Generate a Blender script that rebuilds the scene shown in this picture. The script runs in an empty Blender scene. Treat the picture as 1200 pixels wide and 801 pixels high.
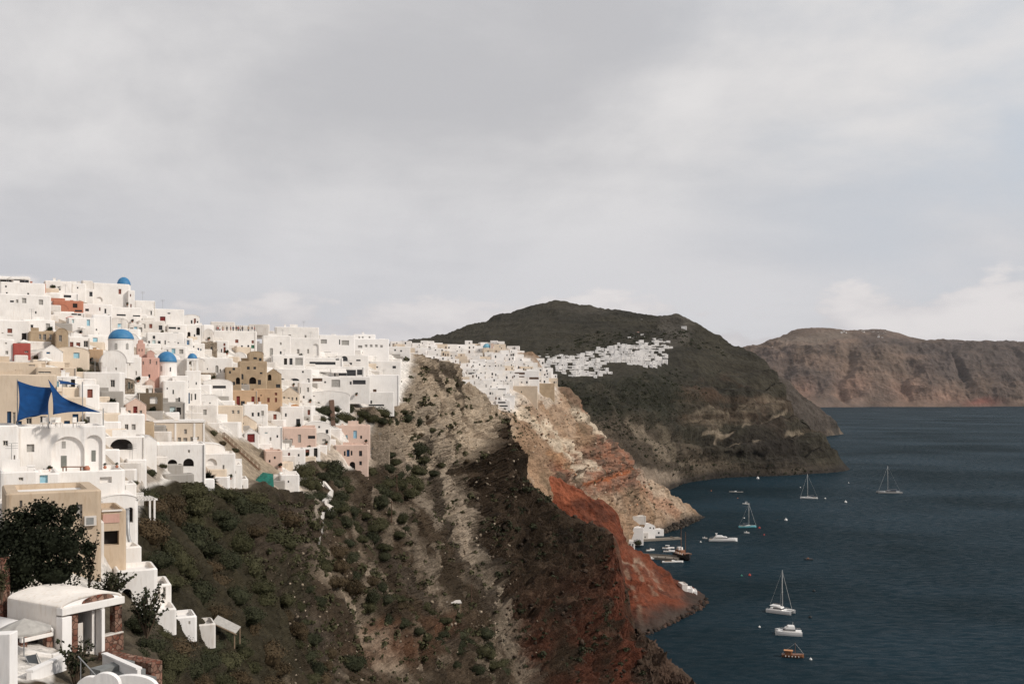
import bpy, bmesh, math, random
import numpy as np
from mathutils import Vector, Matrix

random.seed(7)
RNG = np.random.default_rng(11)
SC = bpy.context.scene
COL = SC.collection
F, CX, HOR, H = 1167.0, 600.0, 462.0, 100.0      # photo geometry: focal length in px, centre column, sea horizon row, eye height

def P(px, py, D):
    """point at depth D (m along +Y) seen at photo pixel px, py"""
    return Vector(((px - CX) / F * D, D, H + (HOR - py) / F * D))
def Dz(py, z=0.0):
    return (H - z) * F / (py - HOR)

# ---------------------------------------------------------------- object helpers
USED = {}
def tag(o, label=None, cat=None, group=None, kind=None):
    if label:
        o['label'] = label
        if not group or 'same' not in group:
            USED[label] = USED.get(label, 0) + 1
    if cat: o['category'] = cat
    if group: o['group'] = group
    if kind: o['kind'] = kind
    return o
def empty(name, loc, rz=0.0):
    o = bpy.data.objects.new(name, None); COL.objects.link(o)
    o.location = loc; o.rotation_euler = (0, 0, rz); o.empty_display_size = 0.2
    return o
def link(name, me, parent=None):
    o = bpy.data.objects.new(name, me); COL.objects.link(o)
    if parent: o.parent = parent
    return o

class MB:
    """collects faces; build() links them as ONE mesh object"""
    def __init__(s): s.v = []; s.f = []; s.m = []; s.cur = 0
    def face(s, pts):
        n = len(s.v); s.v += [tuple(p) for p in pts]; s.f.append(tuple(range(n, n + len(pts)))); s.m.append(s.cur)
    def box(s, x0, x1, y0, y1, z0, z1):
        n = len(s.v)
        s.v += [(x0,y0,z0),(x1,y0,z0),(x1,y1,z0),(x0,y1,z0),(x0,y0,z1),(x1,y0,z1),(x1,y1,z1),(x0,y1,z1)]
        for f in ((0,3,2,1),(4,5,6,7),(0,1,5,4),(1,2,6,5),(2,3,7,6),(3,0,4,7)):
            s.f.append(tuple(n + i for i in f)); s.m.append(s.cur)
    def prism(s, outline, z0, z1, cap=True, bottom=False):
        n = len(outline)
        b = [(x, y, z0) for x, y in outline]; t = [(x, y, z1) for x, y in outline]
        for i in range(n):
            j = (i + 1) % n; s.face([b[i], b[j], t[j], t[i]])
        if cap: s.face(t)
        if bottom: s.face(b[::-1])
    def loft(s, rings, closed=True, caps=True):
        """rings: lists of equal length of points"""
        n = len(s.v); k = len(rings[0])
        for r in rings: s.v += [tuple(p) for p in r]
        for a in range(len(rings) - 1):
            for i in range(k if closed else k - 1):
                j = (i + 1) % k
                s.f.append((n + a*k + i, n + a*k + j, n + (a+1)*k + j, n + (a+1)*k + i)); s.m.append(s.cur)
        if caps:
            s.f.append(tuple(n + i for i in range(k))[::-1]); s.m.append(s.cur)
            s.f.append(tuple(n + (len(rings)-1)*k + i for i in range(k))); s.m.append(s.cur)
    def tube(s, pts, r, k=8, caps=True):
        pts = [Vector(p) for p in pts]; rr = r if isinstance(r, (list, tuple)) else [r] * len(pts)
        rings = []
        for i, p in enumerate(pts):
            d = (pts[min(i+1, len(pts)-1)] - pts[max(i-1, 0)]).normalized()
            a = d.cross(Vector((0, 0, 1)))
            if a.length < 0.05: a = d.cross(Vector((0, 1, 0)))
            a.normalize(); b = d.cross(a)
            rings.append([p + (a * math.cos(t) + b * math.sin(t)) * rr[i] for t in [2*math.pi*q/k for q in range(k)]])
        s.loft(rings, True, caps)
    def lathe(s, prof, cx=0, cy=0, k=20, caps=False):
        s.loft([[(cx + r*math.cos(2*math.pi*q/k), cy + r*math.sin(2*math.pi*q/k), z) for q in range(k)] for r, z in prof], True, caps)
    def build(s, name, mat, parent=None, smooth=False):
        me = bpy.data.meshes.new(name); me.from_pydata(s.v, [], s.f)
        mats = mat if isinstance(mat, (list, tuple)) else [mat]
        for m in mats: me.materials.append(m)
        if len(mats) > 1: me.polygons.foreach_set('material_index', s.m)
        me.validate()
        if smooth:
            bm = bmesh.new(); bm.from_mesh(me); bmesh.ops.remove_doubles(bm, verts=bm.verts, dist=2e-4); bm.to_mesh(me); bm.free()
            me.polygons.foreach_set('use_smooth', [True] * len(me.polygons))
        me.update()
        return link(name, me, parent)

# ---------------------------------------------------------------- numpy noise
def _hash(ix, iy, iz, seed):
    with np.errstate(over='ignore'):
        h = (ix.astype(np.uint32) * np.uint32(374761393) + iy.astype(np.uint32) * np.uint32(668265263)
             + iz.astype(np.uint32) * np.uint32(2147483647 - 1013904223) + np.uint32((seed * 144665) % (2**32)))
        h = (h ^ (h >> np.uint32(13))) * np.uint32(1274126177)
        h = (h ^ (h >> np.uint32(16))) * np.uint32(2246822519)
        h = h ^ (h >> np.uint32(15))
    return h.astype(np.float64) / 4294967295.0
def vnoise(p, seed=0):
    i = np.floor(p).astype(np.int64); f = p - i; f = f*f*f*(f*(f*6-15)+10)
    x, y, z = i[:, 0], i[:, 1], i[:, 2]; r = 0
    for dx in (0, 1):
        wx = f[:, 0] if dx else 1 - f[:, 0]
        for dy in (0, 1):
            wy = f[:, 1] if dy else 1 - f[:, 1]
            for dz in (0, 1):
                wz = f[:, 2] if dz else 1 - f[:, 2]
                r = r + wx * wy * wz * _hash(x + dx, y + dy, z + dz, seed)
    return r
def fbm(p, wl, octv=4, seed=0, ridged=False, gain=0.5):
    """p (N,3) metres, wl = longest wavelength; about -1..1"""
    t = 0; a = 1.0; s = 0
    q = p / wl
    for o in range(octv):
        n = vnoise(q + 17.3 * o, seed + o) * 2 - 1
        if ridged: n = 1 - 2 * np.abs(n)
        t = t + a * n; s += a; a *= gain; q = q * 2.03
    return t / s
def smst(a, b, x):
    t = np.clip((x - a) / (b - a), 0, 1); return t*t*(3-2*t)

# ---------------------------------------------------------------- materials
def new_mat(name):
    m = bpy.data.materials.new(name); m.use_nodes = True
    nt = m.node_tree; b = nt.nodes['Principled BSDF']
    return m, nt, b
def nd(nt, typ, **kw):
    n = nt.nodes.new(typ)
    for k, v in kw.items(): setattr(n, k, v)
    return n
MATS = {}
def plaster(name, c, var=0.12, rough=0.9, dirt=(0.42, 0.36, 0.30), dirt_amt=0.28, scale=0.55, spec=0.2):
    """painted or rendered wall: slight tone drift, weather stains, fine grain"""
    if name in MATS: return MATS[name]
    m, nt, b = new_mat(name)
    tc = nd(nt, 'ShaderNodeTexCoord'); geo = nd(nt, 'ShaderNodeNewGeometry')
    n1 = nd(nt, 'ShaderNodeTexNoise'); n1.inputs['Scale'].default_value = scale; n1.inputs['Detail'].default_value = 6
    n2 = nd(nt, 'ShaderNodeTexNoise'); n2.inputs['Scale'].default_value = scale * 5; n2.inputs['Detail'].default_value = 5
    mp = nd(nt, 'ShaderNodeMapping'); mp.inputs['Scale'].default_value = (1.6, 1.6, 0.35)
    nt.links.new(geo.outputs['Position'], n1.inputs['Vector']); nt.links.new(geo.outputs['Position'], mp.inputs['Vector'])
    nt.links.new(mp.outputs[0], n2.inputs['Vector'])
    r1 = nd(nt, 'ShaderNodeMapRange'); r1.inputs[1].default_value = 0.3; r1.inputs[2].default_value = 0.7
    r1.inputs[3].default_value = 1 - var; r1.inputs[4].default_value = 1.0 + var * 0.2
    nt.links.new(n1.outputs['Fac'], r1.inputs[0])
    mul = nd(nt, 'ShaderNodeMix', data_type='RGBA', blend_type='MULTIPLY'); mul.inputs[0].default_value = 1
    mul.inputs[6].default_value = (*c, 1)
    nt.links.new(r1.outputs[0], mul.inputs[7])
    r2 = nd(nt, 'ShaderNodeMapRange'); r2.inputs[1].default_value = 0.52; r2.inputs[2].default_value = 0.75
    r2.inputs[3].default_value = 0; r2.inputs[4].default_value = dirt_amt
    nt.links.new(n2.outputs['Fac'], r2.inputs[0])
    mx = nd(nt, 'ShaderNodeMix', data_type='RGBA'); nt.links.new(r2.outputs[0], mx.inputs[0])
    nt.links.new(mul.outputs[2], mx.inputs[6]); mx.inputs[7].default_value = (c[0]*dirt[0]*1.6, c[1]*dirt[1]*1.6, c[2]*dirt[2]*1.6, 1)
    nt.links.new(mx.outputs[2], b.inputs['Base Color'])
    b.inputs['Roughness'].default_value = rough; b.inputs['Specular IOR Level'].default_value = spec
    bp = nd(nt, 'ShaderNodeBump'); bp.inputs['Strength'].default_value = 0.35; bp.inputs['Distance'].default_value = 0.08
    nt.links.new(n2.outputs['Fac'], bp.inputs['Height']); nt.links.new(bp.outputs[0], b.inputs['Normal'])
    MATS[name] = m; return m
def simple(name, c, rough=0.7, spec=0.3, metal=0.0, var=0.15, scale=3.0):
    if name in MATS: return MATS[name]
    m, nt, b = new_mat(name)
    geo = nd(nt, 'ShaderNodeNewGeometry'); n1 = nd(nt, 'ShaderNodeTexNoise'); n1.inputs['Scale'].default_value = scale; n1.inputs['Detail'].default_value = 4
    nt.links.new(geo.outputs['Position'], n1.inputs['Vector'])
    r1 = nd(nt, 'ShaderNodeMapRange'); r1.inputs[1].default_value = 0.3; r1.inputs[2].default_value = 0.7
    r1.inputs[3].default_value = 1 - var; r1.inputs[4].default_value = 1 + var
    nt.links.new(n1.outputs['Fac'], r1.inputs[0])
    mul = nd(nt, 'ShaderNodeMix', data_type='RGBA', blend_type='MULTIPLY'); mul.inputs[0].default_value = 1
    mul.inputs[6].default_value = (*c, 1); nt.links.new(r1.outputs[0], mul.inputs[7])
    nt.links.new(mul.outputs[2], b.inputs['Base Color'])
    b.inputs['Roughness'].default_value = rough; b.inputs['Specular IOR Level'].default_value = spec; b.inputs['Metallic'].default_value = metal
    MATS[name] = m; return m
def stone(name, c1, c2, c3=None, scale=2.2):
    """rubble masonry: irregular stones with pale joints"""
    if name in MATS: return MATS[name]
    m, nt, b = new_mat(name)
    geo = nd(nt, 'ShaderNodeNewGeometry')
    vo = nd(nt, 'ShaderNodeTexVoronoi'); vo.inputs['Scale'].default_value = scale
    ve = nd(nt, 'ShaderNodeTexVoronoi', feature='DISTANCE_TO_EDGE'); ve.inputs['Scale'].default_value = scale
    nz = nd(nt, 'ShaderNodeTexNoise'); nz.inputs['Scale'].default_value = scale * 0.7; nz.inputs['Detail'].default_value = 5
    for n in (vo, ve, nz): nt.links.new(geo.outputs['Position'], n.inputs['Vector'])
    sep = nd(nt, 'ShaderNodeSeparateColor'); nt.links.new(vo.outputs['Color'], sep.inputs[0])
    mx = nd(nt, 'ShaderNodeMix', data_type='RGBA'); nt.links.new(sep.outputs[0], mx.inputs[0])
    mx.inputs[6].default_value = (*c1, 1); mx.inputs[7].default_value = (*c2, 1)
    r = nd(nt, 'ShaderNodeMapRange'); r.inputs[1].default_value = 0.02; r.inputs[2].default_value = 0.09
    nt.links.new(ve.outputs['Distance'], r.inputs[0])
    mj = nd(nt, 'ShaderNodeMix', data_type='RGBA'); nt.links.new(r.outputs[0], mj.inputs[0])
    mj.inputs[6].default_value = (*(c3 or (0.35, 0.3, 0.25)), 1); nt.links.new(mx.outputs[2], mj.inputs[7])
    r3 = nd(nt, 'ShaderNodeMapRange'); r3.inputs[1].default_value = 0.3; r3.inputs[2].default_value = 0.7; r3.inputs[3].default_value = 0.65; r3.inputs[4].default_value = 1.15
    nt.links.new(nz.outputs['Fac'], r3.inputs[0])
    ml = nd(nt, 'ShaderNodeMix', data_type='RGBA', blend_type='MULTIPLY'); ml.inputs[0].default_value = 1
    nt.links.new(mj.outputs[2], ml.inputs[6]); nt.links.new(r3.outputs[0], ml.inputs[7])
    nt.links.new(ml.outputs[2], b.inputs['Base Color']); b.inputs['Roughness'].default_value = 0.95; b.inputs['Specular IOR Level'].default_value = 0.1
    bp = nd(nt, 'ShaderNodeBump'); bp.inputs['Strength'].default_value = 0.6; bp.inputs['Distance'].default_value = 0.1
    nt.links.new(r.outputs[0], bp.inputs['Height']); nt.links.new(bp.outputs[0], b.inputs['Normal'])
    MATS[name] = m; return m
def rock_mat(name, fine=0.6, bump=0.35, lo=0.72, hi=1.25, dist=0.6):
    """ground and cliff: mineral colours come from the attribute 'Col', broken up by fine grain"""
    m, nt, b = new_mat(name)
    at = nd(nt, 'ShaderNodeAttribute', attribute_name='Col'); geo = nd(nt, 'ShaderNodeNewGeometry')
    n1 = nd(nt, 'ShaderNodeTexNoise'); n1.inputs['Scale'].default_value = fine; n1.inputs['Detail'].default_value = 9; n1.inputs['Roughness'].default_value = 0.68
    n2 = nd(nt, 'ShaderNodeTexVoronoi'); n2.inputs['Scale'].default_value = fine * 1.7; n2.inputs['Randomness'].default_value = 1
    n3 = nd(nt, 'ShaderNodeTexNoise'); n3.inputs['Scale'].default_value = fine * 0.22; n3.inputs['Detail'].default_value = 6
    for n in (n1, n2, n3): nt.links.new(geo.outputs['Position'], n.inputs['Vector'])
    r1 = nd(nt, 'ShaderNodeMapRange'); r1.inputs[1].default_value = 0.32; r1.inputs[2].default_value = 0.68; r1.inputs[3].default_value = lo; r1.inputs[4].default_value = hi
    nt.links.new(n1.outputs['Fac'], r1.inputs[0])
    r3 = nd(nt, 'ShaderNodeMapRange'); r3.inputs[1].default_value = 0.35; r3.inputs[2].default_value = 0.65; r3.inputs[3].default_value = 0.8; r3.inputs[4].default_value = 1.15
    nt.links.new(n3.outputs['Fac'], r3.inputs[0])
    mm = nd(nt, 'ShaderNodeMath', operation='MULTIPLY'); nt.links.new(r1.outputs[0], mm.inputs[0]); nt.links.new(r3.outputs[0], mm.inputs[1])
    ml = nd(nt, 'ShaderNodeMix', data_type='RGBA', blend_type='MULTIPLY'); ml.inputs[0].default_value = 1
    nt.links.new(at.outputs['Color'], ml.inputs[6]); nt.links.new(mm.outputs[0], ml.inputs[7])
    nt.links.new(ml.outputs[2], b.inputs['Base Color']); b.inputs['Roughness'].default_value = 0.95; b.inputs['Specular IOR Level'].default_value = 0.08
    ad = nd(nt, 'ShaderNodeMath', operation='ADD'); nt.links.new(n1.outputs['Fac'], ad.inputs[0])
    m2 = nd(nt, 'ShaderNodeMath', operation='MULTIPLY'); m2.inputs[1].default_value = 0.35; nt.links.new(n2.outputs['Distance'], m2.inputs[0]); nt.links.new(m2.outputs[0], ad.inputs[1])
    bp = nd(nt, 'ShaderNodeBump'); bp.inputs['Strength'].default_value = bump; bp.inputs['Distance'].default_value = dist
    nt.links.new(ad.outputs[0], bp.inputs['Height']); nt.links.new(bp.outputs[0], b.inputs['Normal'])
    return m

# ---------------------------------------------------------------- camera, light, sky
cam = bpy.data.cameras.new('camera'); co = bpy.data.objects.new('camera', cam); COL.objects.link(co)
co.location = (0, 0, H); co.rotation_euler = (math.radians(90), 0, 0)
cam.sensor_width = 36; cam.lens = 36 * F / 1200; cam.shift_y = (HOR - 400.5) / 1200
cam.clip_start = 0.5; cam.clip_end = 120000
SC.camera = co
SC.view_settings.view_transform = 'Standard'; SC.view_settings.look = 'None'
SC.view_settings.exposure = 0.15; SC.view_settings.gamma = 1.0
SUN_EL, SUN_AZ = math.radians(35), math.radians(110)       # azimuth clockwise from +Y: the sun stands right, a little behind the camera
sd = Vector((math.cos(SUN_EL)*math.sin(SUN_AZ), math.cos(SUN_EL)*math.cos(SUN_AZ), math.sin(SUN_EL)))
sl = bpy.data.lights.new('sun', 'SUN'); sl.energy = 2.7; sl.angle = math.radians(6); sl.color = (1.0, 0.93, 0.85)
so = bpy.data.objects.new('sun', sl); COL.objects.link(so)
so.rotation_euler = (-sd).to_track_quat('-Z', 'Y').to_euler()

w = bpy.data.worlds.new('World'); SC.world = w; w.use_nodes = True
nt = w.node_tree; bg = nt.nodes['Background']; bg.inputs['Strength'].default_value = 0.1
sky = nd(nt, 'ShaderNodeTexSky', sky_type='NISHITA'); sky.sun_disc = False; sky.sun_elevation = SUN_EL; sky.sun_rotation = SUN_AZ
tc = nd(nt, 'ShaderNodeTexCoord'); sx = nd(nt, 'ShaderNodeSeparateXYZ'); nt.links.new(tc.outputs['Generated'], sx.inputs[0])
def M(op, a, b=None, c=None):
    n = nd(nt, 'ShaderNodeMath', operation=op)
    for i, q in enumerate((a, b, c)):
        if q is None: continue
        if isinstance(q, (int, float)): n.inputs[i].default_value = q
        else: nt.links.new(q, n.inputs[i])
    return n.outputs[0]
def RNGE(v, a, b, c=0.0, d=1.0, smooth=True):
    n = nd(nt, 'ShaderNodeMapRange'); n.interpolation_type = 'SMOOTHSTEP' if smooth else 'LINEAR'
    for i, q in zip((1, 2, 3, 4), (a, b, c, d)): n.inputs[i].default_value = q
    nt.links.new(v, n.inputs[0]); return n.outputs[0]
zc = M('MAXIMUM', sx.outputs['Z'], 0.0)
den = M('ADD', zc, 0.11)
cxy = nd(nt, 'ShaderNodeCombineXYZ'); nt.links.new(M('DIVIDE', sx.outputs['X'], den), cxy.inputs[0]); nt.links.new(M('DIVIDE', sx.outputs['Y'], den), cxy.inputs[1])
def cloud(scale, detail, rough, off, sc=(1, 1, 1), src=None, dist=0.0):
    mp = nd(nt, 'ShaderNodeMapping'); mp.inputs['Location'].default_value = off; mp.inputs['Scale'].default_value = sc
    nt.links.new(src or cxy.outputs[0], mp.inputs['Vector'])
    n = nd(nt, 'ShaderNodeTexNoise'); n.inputs['Scale'].default_value = scale; n.inputs['Detail'].default_value = detail; n.inputs['Roughness'].default_value = rough; n.inputs['Distortion'].default_value = dist
    nt.links.new(mp.outputs[0], n.inputs['Vector']); return n.outputs['Fac']
big = cloud(0.62, 7, 0.5, (1.7, 0.4, 0.0), (1, 0.95, 1), dist=0.35)
streak = cloud(1.5, 6, 0.55, (4.1, 2.2, 0.0), (0.8, 1.15, 1), dist=0.6)
low = cloud(5.0, 8, 0.55, (0.3, 0.2, 0.4), (1, 1, 2.6), src=tc.outputs['Generated'])
def MIX(f, a, b):
    n = nd(nt, 'ShaderNodeMix', data_type='RGBA')
    if isinstance(f, (int, float)): n.inputs[0].default_value = f
    else: nt.links.new(f, n.inputs[0])
    for i, q in ((6, a), (7, b)):
        if isinstance(q, tuple): n.inputs[i].default_value = (*q, 1)
        else: nt.links.new(q, n.inputs[i])
    return n.outputs[2]
soft = cloud(2.5, 9, 0.56, (0.7, 3.1, 0.9), (1, 1, 2.1), src=tc.outputs['Generated'], dist=0.25)
dens = M('ADD', M('MULTIPLY', soft, 0.62), M('ADD', M('MULTIPLY', big, 0.26), M('MULTIPLY', streak, 0.12)))
clouds = MIX(RNGE(dens, 0.37, 0.64), (4.8, 4.78, 4.95), (6.85, 6.7, 6.68))
bluer = MIX(0.85, sky.outputs[0], (5.4, 5.95, 6.6))
gap = M('MULTIPLY', RNGE(sx.outputs['X'], 0.05, 0.55), RNGE(soft, 0.38, 0.66, 1.0, 0.0))
col = MIX(M('MULTIPLY', gap, 0.9), clouds, bluer)
# bank of cumulus low over the horizon
bank_h = M('ADD', M('MULTIPLY', low, 0.36), -0.090)
bank = RNGE(M('SUBTRACT', bank_h, sx.outputs['Z']), -0.006, 0.014)
col = MIX(RNGE(sx.outputs['Z'], 0.10, 0.26, 0.55, 0.0), col, (5.35, 5.4, 5.75))
col = MIX(M('MULTIPLY', bank, 0.8), col, MIX(RNGE(low, 0.4, 0.62), (5.35, 5.15, 5.3), (7.2, 6.85, 6.75)))
nt.links.new(col, bg.inputs['Color'])
# ---------------------------------------------------------------- terrain
def seg_dist(x, y, pts):
    """distance in px of points to a polyline, and the position along it 0..1"""
    d = np.full(x.shape, 1e9)
    for (ax, ay), (bx, by) in zip(pts[:-1], pts[1:]):
        vx, vy = bx-ax, by-ay; L = vx*vx+vy*vy + 1e-9
        t = np.clip(((x-ax)*vx + (y-ay)*vy) / L, 0, 1)
        d = np.minimum(d, np.hypot(x-ax-t*vx, y-ay-t*vy))
    return d
def in_poly(x, y, poly):
    c = np.zeros(x.shape, bool); n = len(poly)
    for i in range(n):
        x1, y1 = poly[i]; x2, y2 = poly[(i+1) % n]
        if y1 == y2: continue
        k = ((y1 > y) != (y2 > y)) & (x < (x2-x1)*(y-y1)/(y2-y1)+x1)
        c ^= k
    return c
def poly_mask(x, y, poly, soft):
    ins = in_poly(x, y, poly); d = seg_dist(x, y, poly + poly[:1])
    return smst(-soft, soft, np.where(ins, d, -d))

class Terrain:
    """one landform: profiles from the shore/foot to the crest, then over the crest and down its far side"""
    def __init__(s, cols, back, front, step=1.5, smooth=4.0):
        s.px = np.array([c[0] for c in cols], float)
        K = len(cols[0][1]); s.K = K
        py = np.array([[k[0] for k in c[1]] for c in cols], float)
        D = np.array([[(Dz(k[0], k[1][1]) if isinstance(k[1], tuple) else k[1]) for k in c[1]] for c in cols], float)
        for k in range(1, K): D[:, k] = np.maximum(D[:, k], D[:, k-1]*1.0035)
        s.u = np.arange(s.px[0], s.px[-1] + 0.01, step)
        g = np.exp(-0.5 * (np.arange(-12, 13) * step / smooth) ** 2); g /= g.sum()
        def sm(a): return np.convolve(np.pad(a, 12, mode='edge'), g, 'valid')
        s.py = np.stack([sm(np.interp(s.u, s.px, py[:, k])) for k in range(K)], 1)
        s.D = np.stack([sm(np.interp(s.u, s.px, D[:, k])) for k in range(K)], 1)
        s.back, s.front, s.step = back, front, step
    def depth(s, px, py):
        i = int(np.clip(round((px - s.u[0]) / s.step), 0, len(s.u) - 1))
        yy, dd = s.py[i][::-1], s.D[i][::-1]
        return float(np.interp(py, yy, dd))
    def build(s, name, mat, disp, paint, kind='structure'):
        rows_py, rows_D, rows_ext = [], [], []
        nU = len(s.u)
        for k in range(s.K - 1):
            span = np.max(np.abs(s.py[:, k+1] - s.py[:, k])); n = max(4, int(span / s.step))
            for j in range(n):
                t = j / n
                rows_py.append(s.py[:, k]*(1-t) + s.py[:, k+1]*t); rows_D.append(s.D[:, k]*(1-t) + s.D[:, k+1]*t)
        rows_py.append(s.py[:, -1]); rows_D.append(s.D[:, -1])
        PY = np.array(rows_py); DD = np.array(rows_D)
        # soften the knots
        g = np.exp(-0.5*(np.arange(-6, 7)/3.0)**2); g /= g.sum()
        def smv(a): return np.apply_along_axis(lambda c: np.convolve(np.pad(c, 6, mode='reflect', reflect_type='odd'), g, 'valid'), 0, a)
        DD = smv(DD)
        X = (s.u[None, :]-CX)/F*DD; Z = H + (HOR-PY)/F*DD; Y = DD
        PX = np.broadcast_to(s.u[None, :], PY.shape)
        ext = np.zeros(PY.shape[0])
        # far side of the crest
        bx, by, bz = [], [], []
        last = (X[-1], Y[-1], Z[-1])
        for (dd, dz) in s.back(s.u):
            nD = DD[-1] + dd; bx.append((s.u-CX)/F*nD); by.append(nD); bz.append(np.maximum(Z[-1] + dz, -12))
        fx, fy, fz = [], [], []
        for (dd, dz) in s.front:
            nD = np.maximum(DD[0] + dd, 6); fx.append((s.u-CX)/F*nD); fy.append(nD); fz.append(np.maximum(Z[0] + dz, -12))
        def densify(first, arrs, n=6):
            out = []; prev = first
            for a in arrs:
                for j in range(1, n+1): out.append(prev*(1-j/n) + a*j/n)
                prev = a
            return out
        nb = len(bx)*6; nf = len(fx)*6
        def cat(mid, f, b):
            ff = densify(mid[0], f)[::-1]; bb = densify(mid[-1], b)
            return np.array(list(ff) + list(mid) + list(bb))
        X, Y, Z = cat(X, fx, bx), cat(Y, fy, by), cat(Z, fz, bz)
        PYa = H and (HOR - (Z - H)/np.maximum(Y, 1)*F); PXa = np.broadcast_to(s.u[None, :], X.shape)
        pos = np.stack([X, Y, Z], -1); R, U = X.shape
        du = np.gradient(pos, axis=1); dv = np.gradient(pos, axis=0)
        nrm = np.cross(du, dv); nrm /= np.linalg.norm(nrm, axis=-1, keepdims=True) + 1e-9
        flat = pos.reshape(-1, 3); px = PXa.reshape(-1); py = PYa.reshape(-1)
        rowi = np.repeat(np.arange(R), U)
        isback = (rowi >= R - nb)
        d = disp(flat, px, py, isback)
        if isinstance(d, tuple):
            h, dz = d
        else: h, dz = d, 0
        pos2 = flat + nrm.reshape(-1, 3) * h[:, None]; pos2[:, 2] += dz
        colr = paint(pos2, px, py, isback)
        me = bpy.data.meshes.new(name)
        idx = np.arange(R*U).reshape(R, U)
        q = np.stack([idx[:-1, :-1], idx[:-1, 1:], idx[1:, 1:], idx[1:, :-1]], -1).reshape(-1, 4)
        me.vertices.add(R*U); me.vertices.foreach_set('co', pos2.astype(np.float32).ravel())
        me.loops.add(q.size); me.loops.foreach_set('vertex_index', q.ravel().astype(np.int32))
        me.polygons.add(len(q)); me.polygons.foreach_set('loop_start', np.arange(0, q.size, 4, dtype=np.int32))
        me.update(calc_edges=True); me.validate()
        at = me.color_attributes.new('Col', 'FLOAT_COLOR', 'POINT')
        at.data.foreach_set('color', np.concatenate([colr, np.ones((len(colr), 1))], 1).astype(np.float32).ravel())
        me.polygons.foreach_set('use_smooth', np.zeros(len(q), bool))
        me.materials.append(mat)
        o = link(name, me); tag(o, kind=kind)
        s.pos = pos2.reshape(R, U, 3); s.nf, s.nb = nf, nb; s.PY = py.reshape(R, U)
        return o
    def ground(s, px, py):
        """displaced surface point seen near px, py"""
        i = int(np.clip(round((px - s.u[0]) / s.step), 0, len(s.u) - 1))
        R = s.pos.shape[0]; c = s.pos[s.nf:R-s.nb, i]
        yy = HOR - (c[:, 2]-H)/c[:, 1]*F
        return Vector(c[int(np.argmin(np.abs(yy - py)))])

def mixc(c, m, col): return c*(1-m[:, None]) + np.array(col)*m[:, None]

# ---- near slope: village hill, brushy gully, dark headland
T1 = Terrain([
 (-260, [(1000,30),(900,36),(801,44),(775,50),(700,64),(650,70),(600,76),(550,90),(490,108),(430,145),(380,185),(340,225)]),
 (0,    [(1000,36),(900,43),(801,50),(775,54),(700,68),(650,73),(600,79),(550,93),(490,110),(430,150),(380,190),(338,232)]),
 (60,   [(1000,40),(900,46),(801,53),(775,57),(700,72),(650,76),(600,81),(550,95),(490,110),(430,150),(380,190),(340,232)]),
 (120,  [(1000,45),(900,51),(801,58),(775,62),(700,75),(650,80),(600,90),(550,106),(490,128),(430,170),(390,205),(362,240)]),
 (200,  [(1000,52),(900,57),(801,66),(775,70),(700,86),(650,100),(600,118),(560,130),(500,157),(440,197),(410,220),(388,246)]),
 (300,  [(1000,78),(900,90),(801,106),(760,115),(700,130),(650,142),(620,150),(580,166),(500,206),(440,247),(420,267),(402,292)]),
 (400,  [(1000,112),(900,130),(801,150),(750,162),(700,175),(650,187),(620,195),(560,213),(500,237),(460,264),(435,287),(412,312)]),
 (470,  [(1000,140),(900,160),(801,186),(750,200),(700,216),(650,235),(620,247),(560,264),(500,287),(460,308),(440,322),(416,338)]),
 (530,  [(1000,166),(900,190),(801,220),(750,240),(700,262),(650,286),(620,301),(560,326),(520,343),(480,364),(458,380),(436,396)]),
 (575,  [(1000,188),(900,214),(801,248),(750,272),(700,298),(650,328),(620,344),(570,366),(530,385),(508,394),(495,400),(484,405)]),
 (600,  [(1000,198),(900,226),(801,260),(750,284),(700,310),(650,338),(610,360),(575,376),(550,388),(535,394),(526,398),(516,402)]),
 (609,  [(1000,200),(900,229),(801,264),(756,286),(716,308),(674,332),(640,351),(612,368),(590,381),(570,391),(554,398),(537,404)]),
 (620,  [(1000,204),(900,234),(801,270),(760,288),(720,310),(684,331),(652,350),(630,364),(612,376),(598,387),(585,396),(572,405)]),
 (640,  [(1000,210),(900,241),(801,279),(760,297),(722,318),(688,338),(658,357),(638,371),(622,382),(608,392),(597,400),(586,407)]),
 (655,  [(1000,216),(900,248),(801,288),(760,306),(722,327),(690,345),(662,362),(644,374),(628,385),(615,395),(605,402),(595,409)]),
 (690,  [(1000,228),(900,264),(801,305),(760,322),(727,341),(698,357),(674,371),(658,381),(645,390),(633,397),(624,404),(615,411)]),
 (718,  [(1000,240),(900,276),(801,316),(770,331),(745,344),(725,354),(706,364),(687,375),(670,386),(655,395),(643,402),(630,409)]),
 (724,  [(1000,242),(900,280),(801,319),(780,329),(760,338),(745,346),(730,355),(715,364),(700,373),(684,381),(668,388),(650,395)]),
 (734,  [(1000,246),(900,284),(801,323),(793,328),(785,333),(777,338),(769,344),(762,349),(755,354),(748,359),(741,364),(732,369)]),
 (745,  [(1000,250),(900,288),(803,325),(798,328),(792,331),(786,335),(780,339),(774,343),(768,347),(762,351),(755,355),(747,359)]),
 (780,  [(1000,258),(900,294),(812,328),(808,330),(805,332),(802,334),(799,337),(796,339),(792,342),(788,345),(784,347),(779,350)]),
 (812,  [(1000,262),(900,298),(818,328),(816,329),(814,330),(812,331),(810,332),(808,334),(806,336),(804,338),(802,340),(799,343)]),
 (850,  [(1000,266),(900,300),(840,326),(838,327),(836,328),(835,329),(834,330),(833,331),(832,332),(831,333),(830,334),(829,335)]),
], back=lambda u: [(12, np.where(u < 440, -1.0, -8.0)), (45, np.where(u < 440, -4.0, -40.0)), (150, np.where(u < 440, -30.0, -130.0))],
   front=[(-12, -3), (-40, -14)], step=1.15, smooth=3.0)

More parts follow.
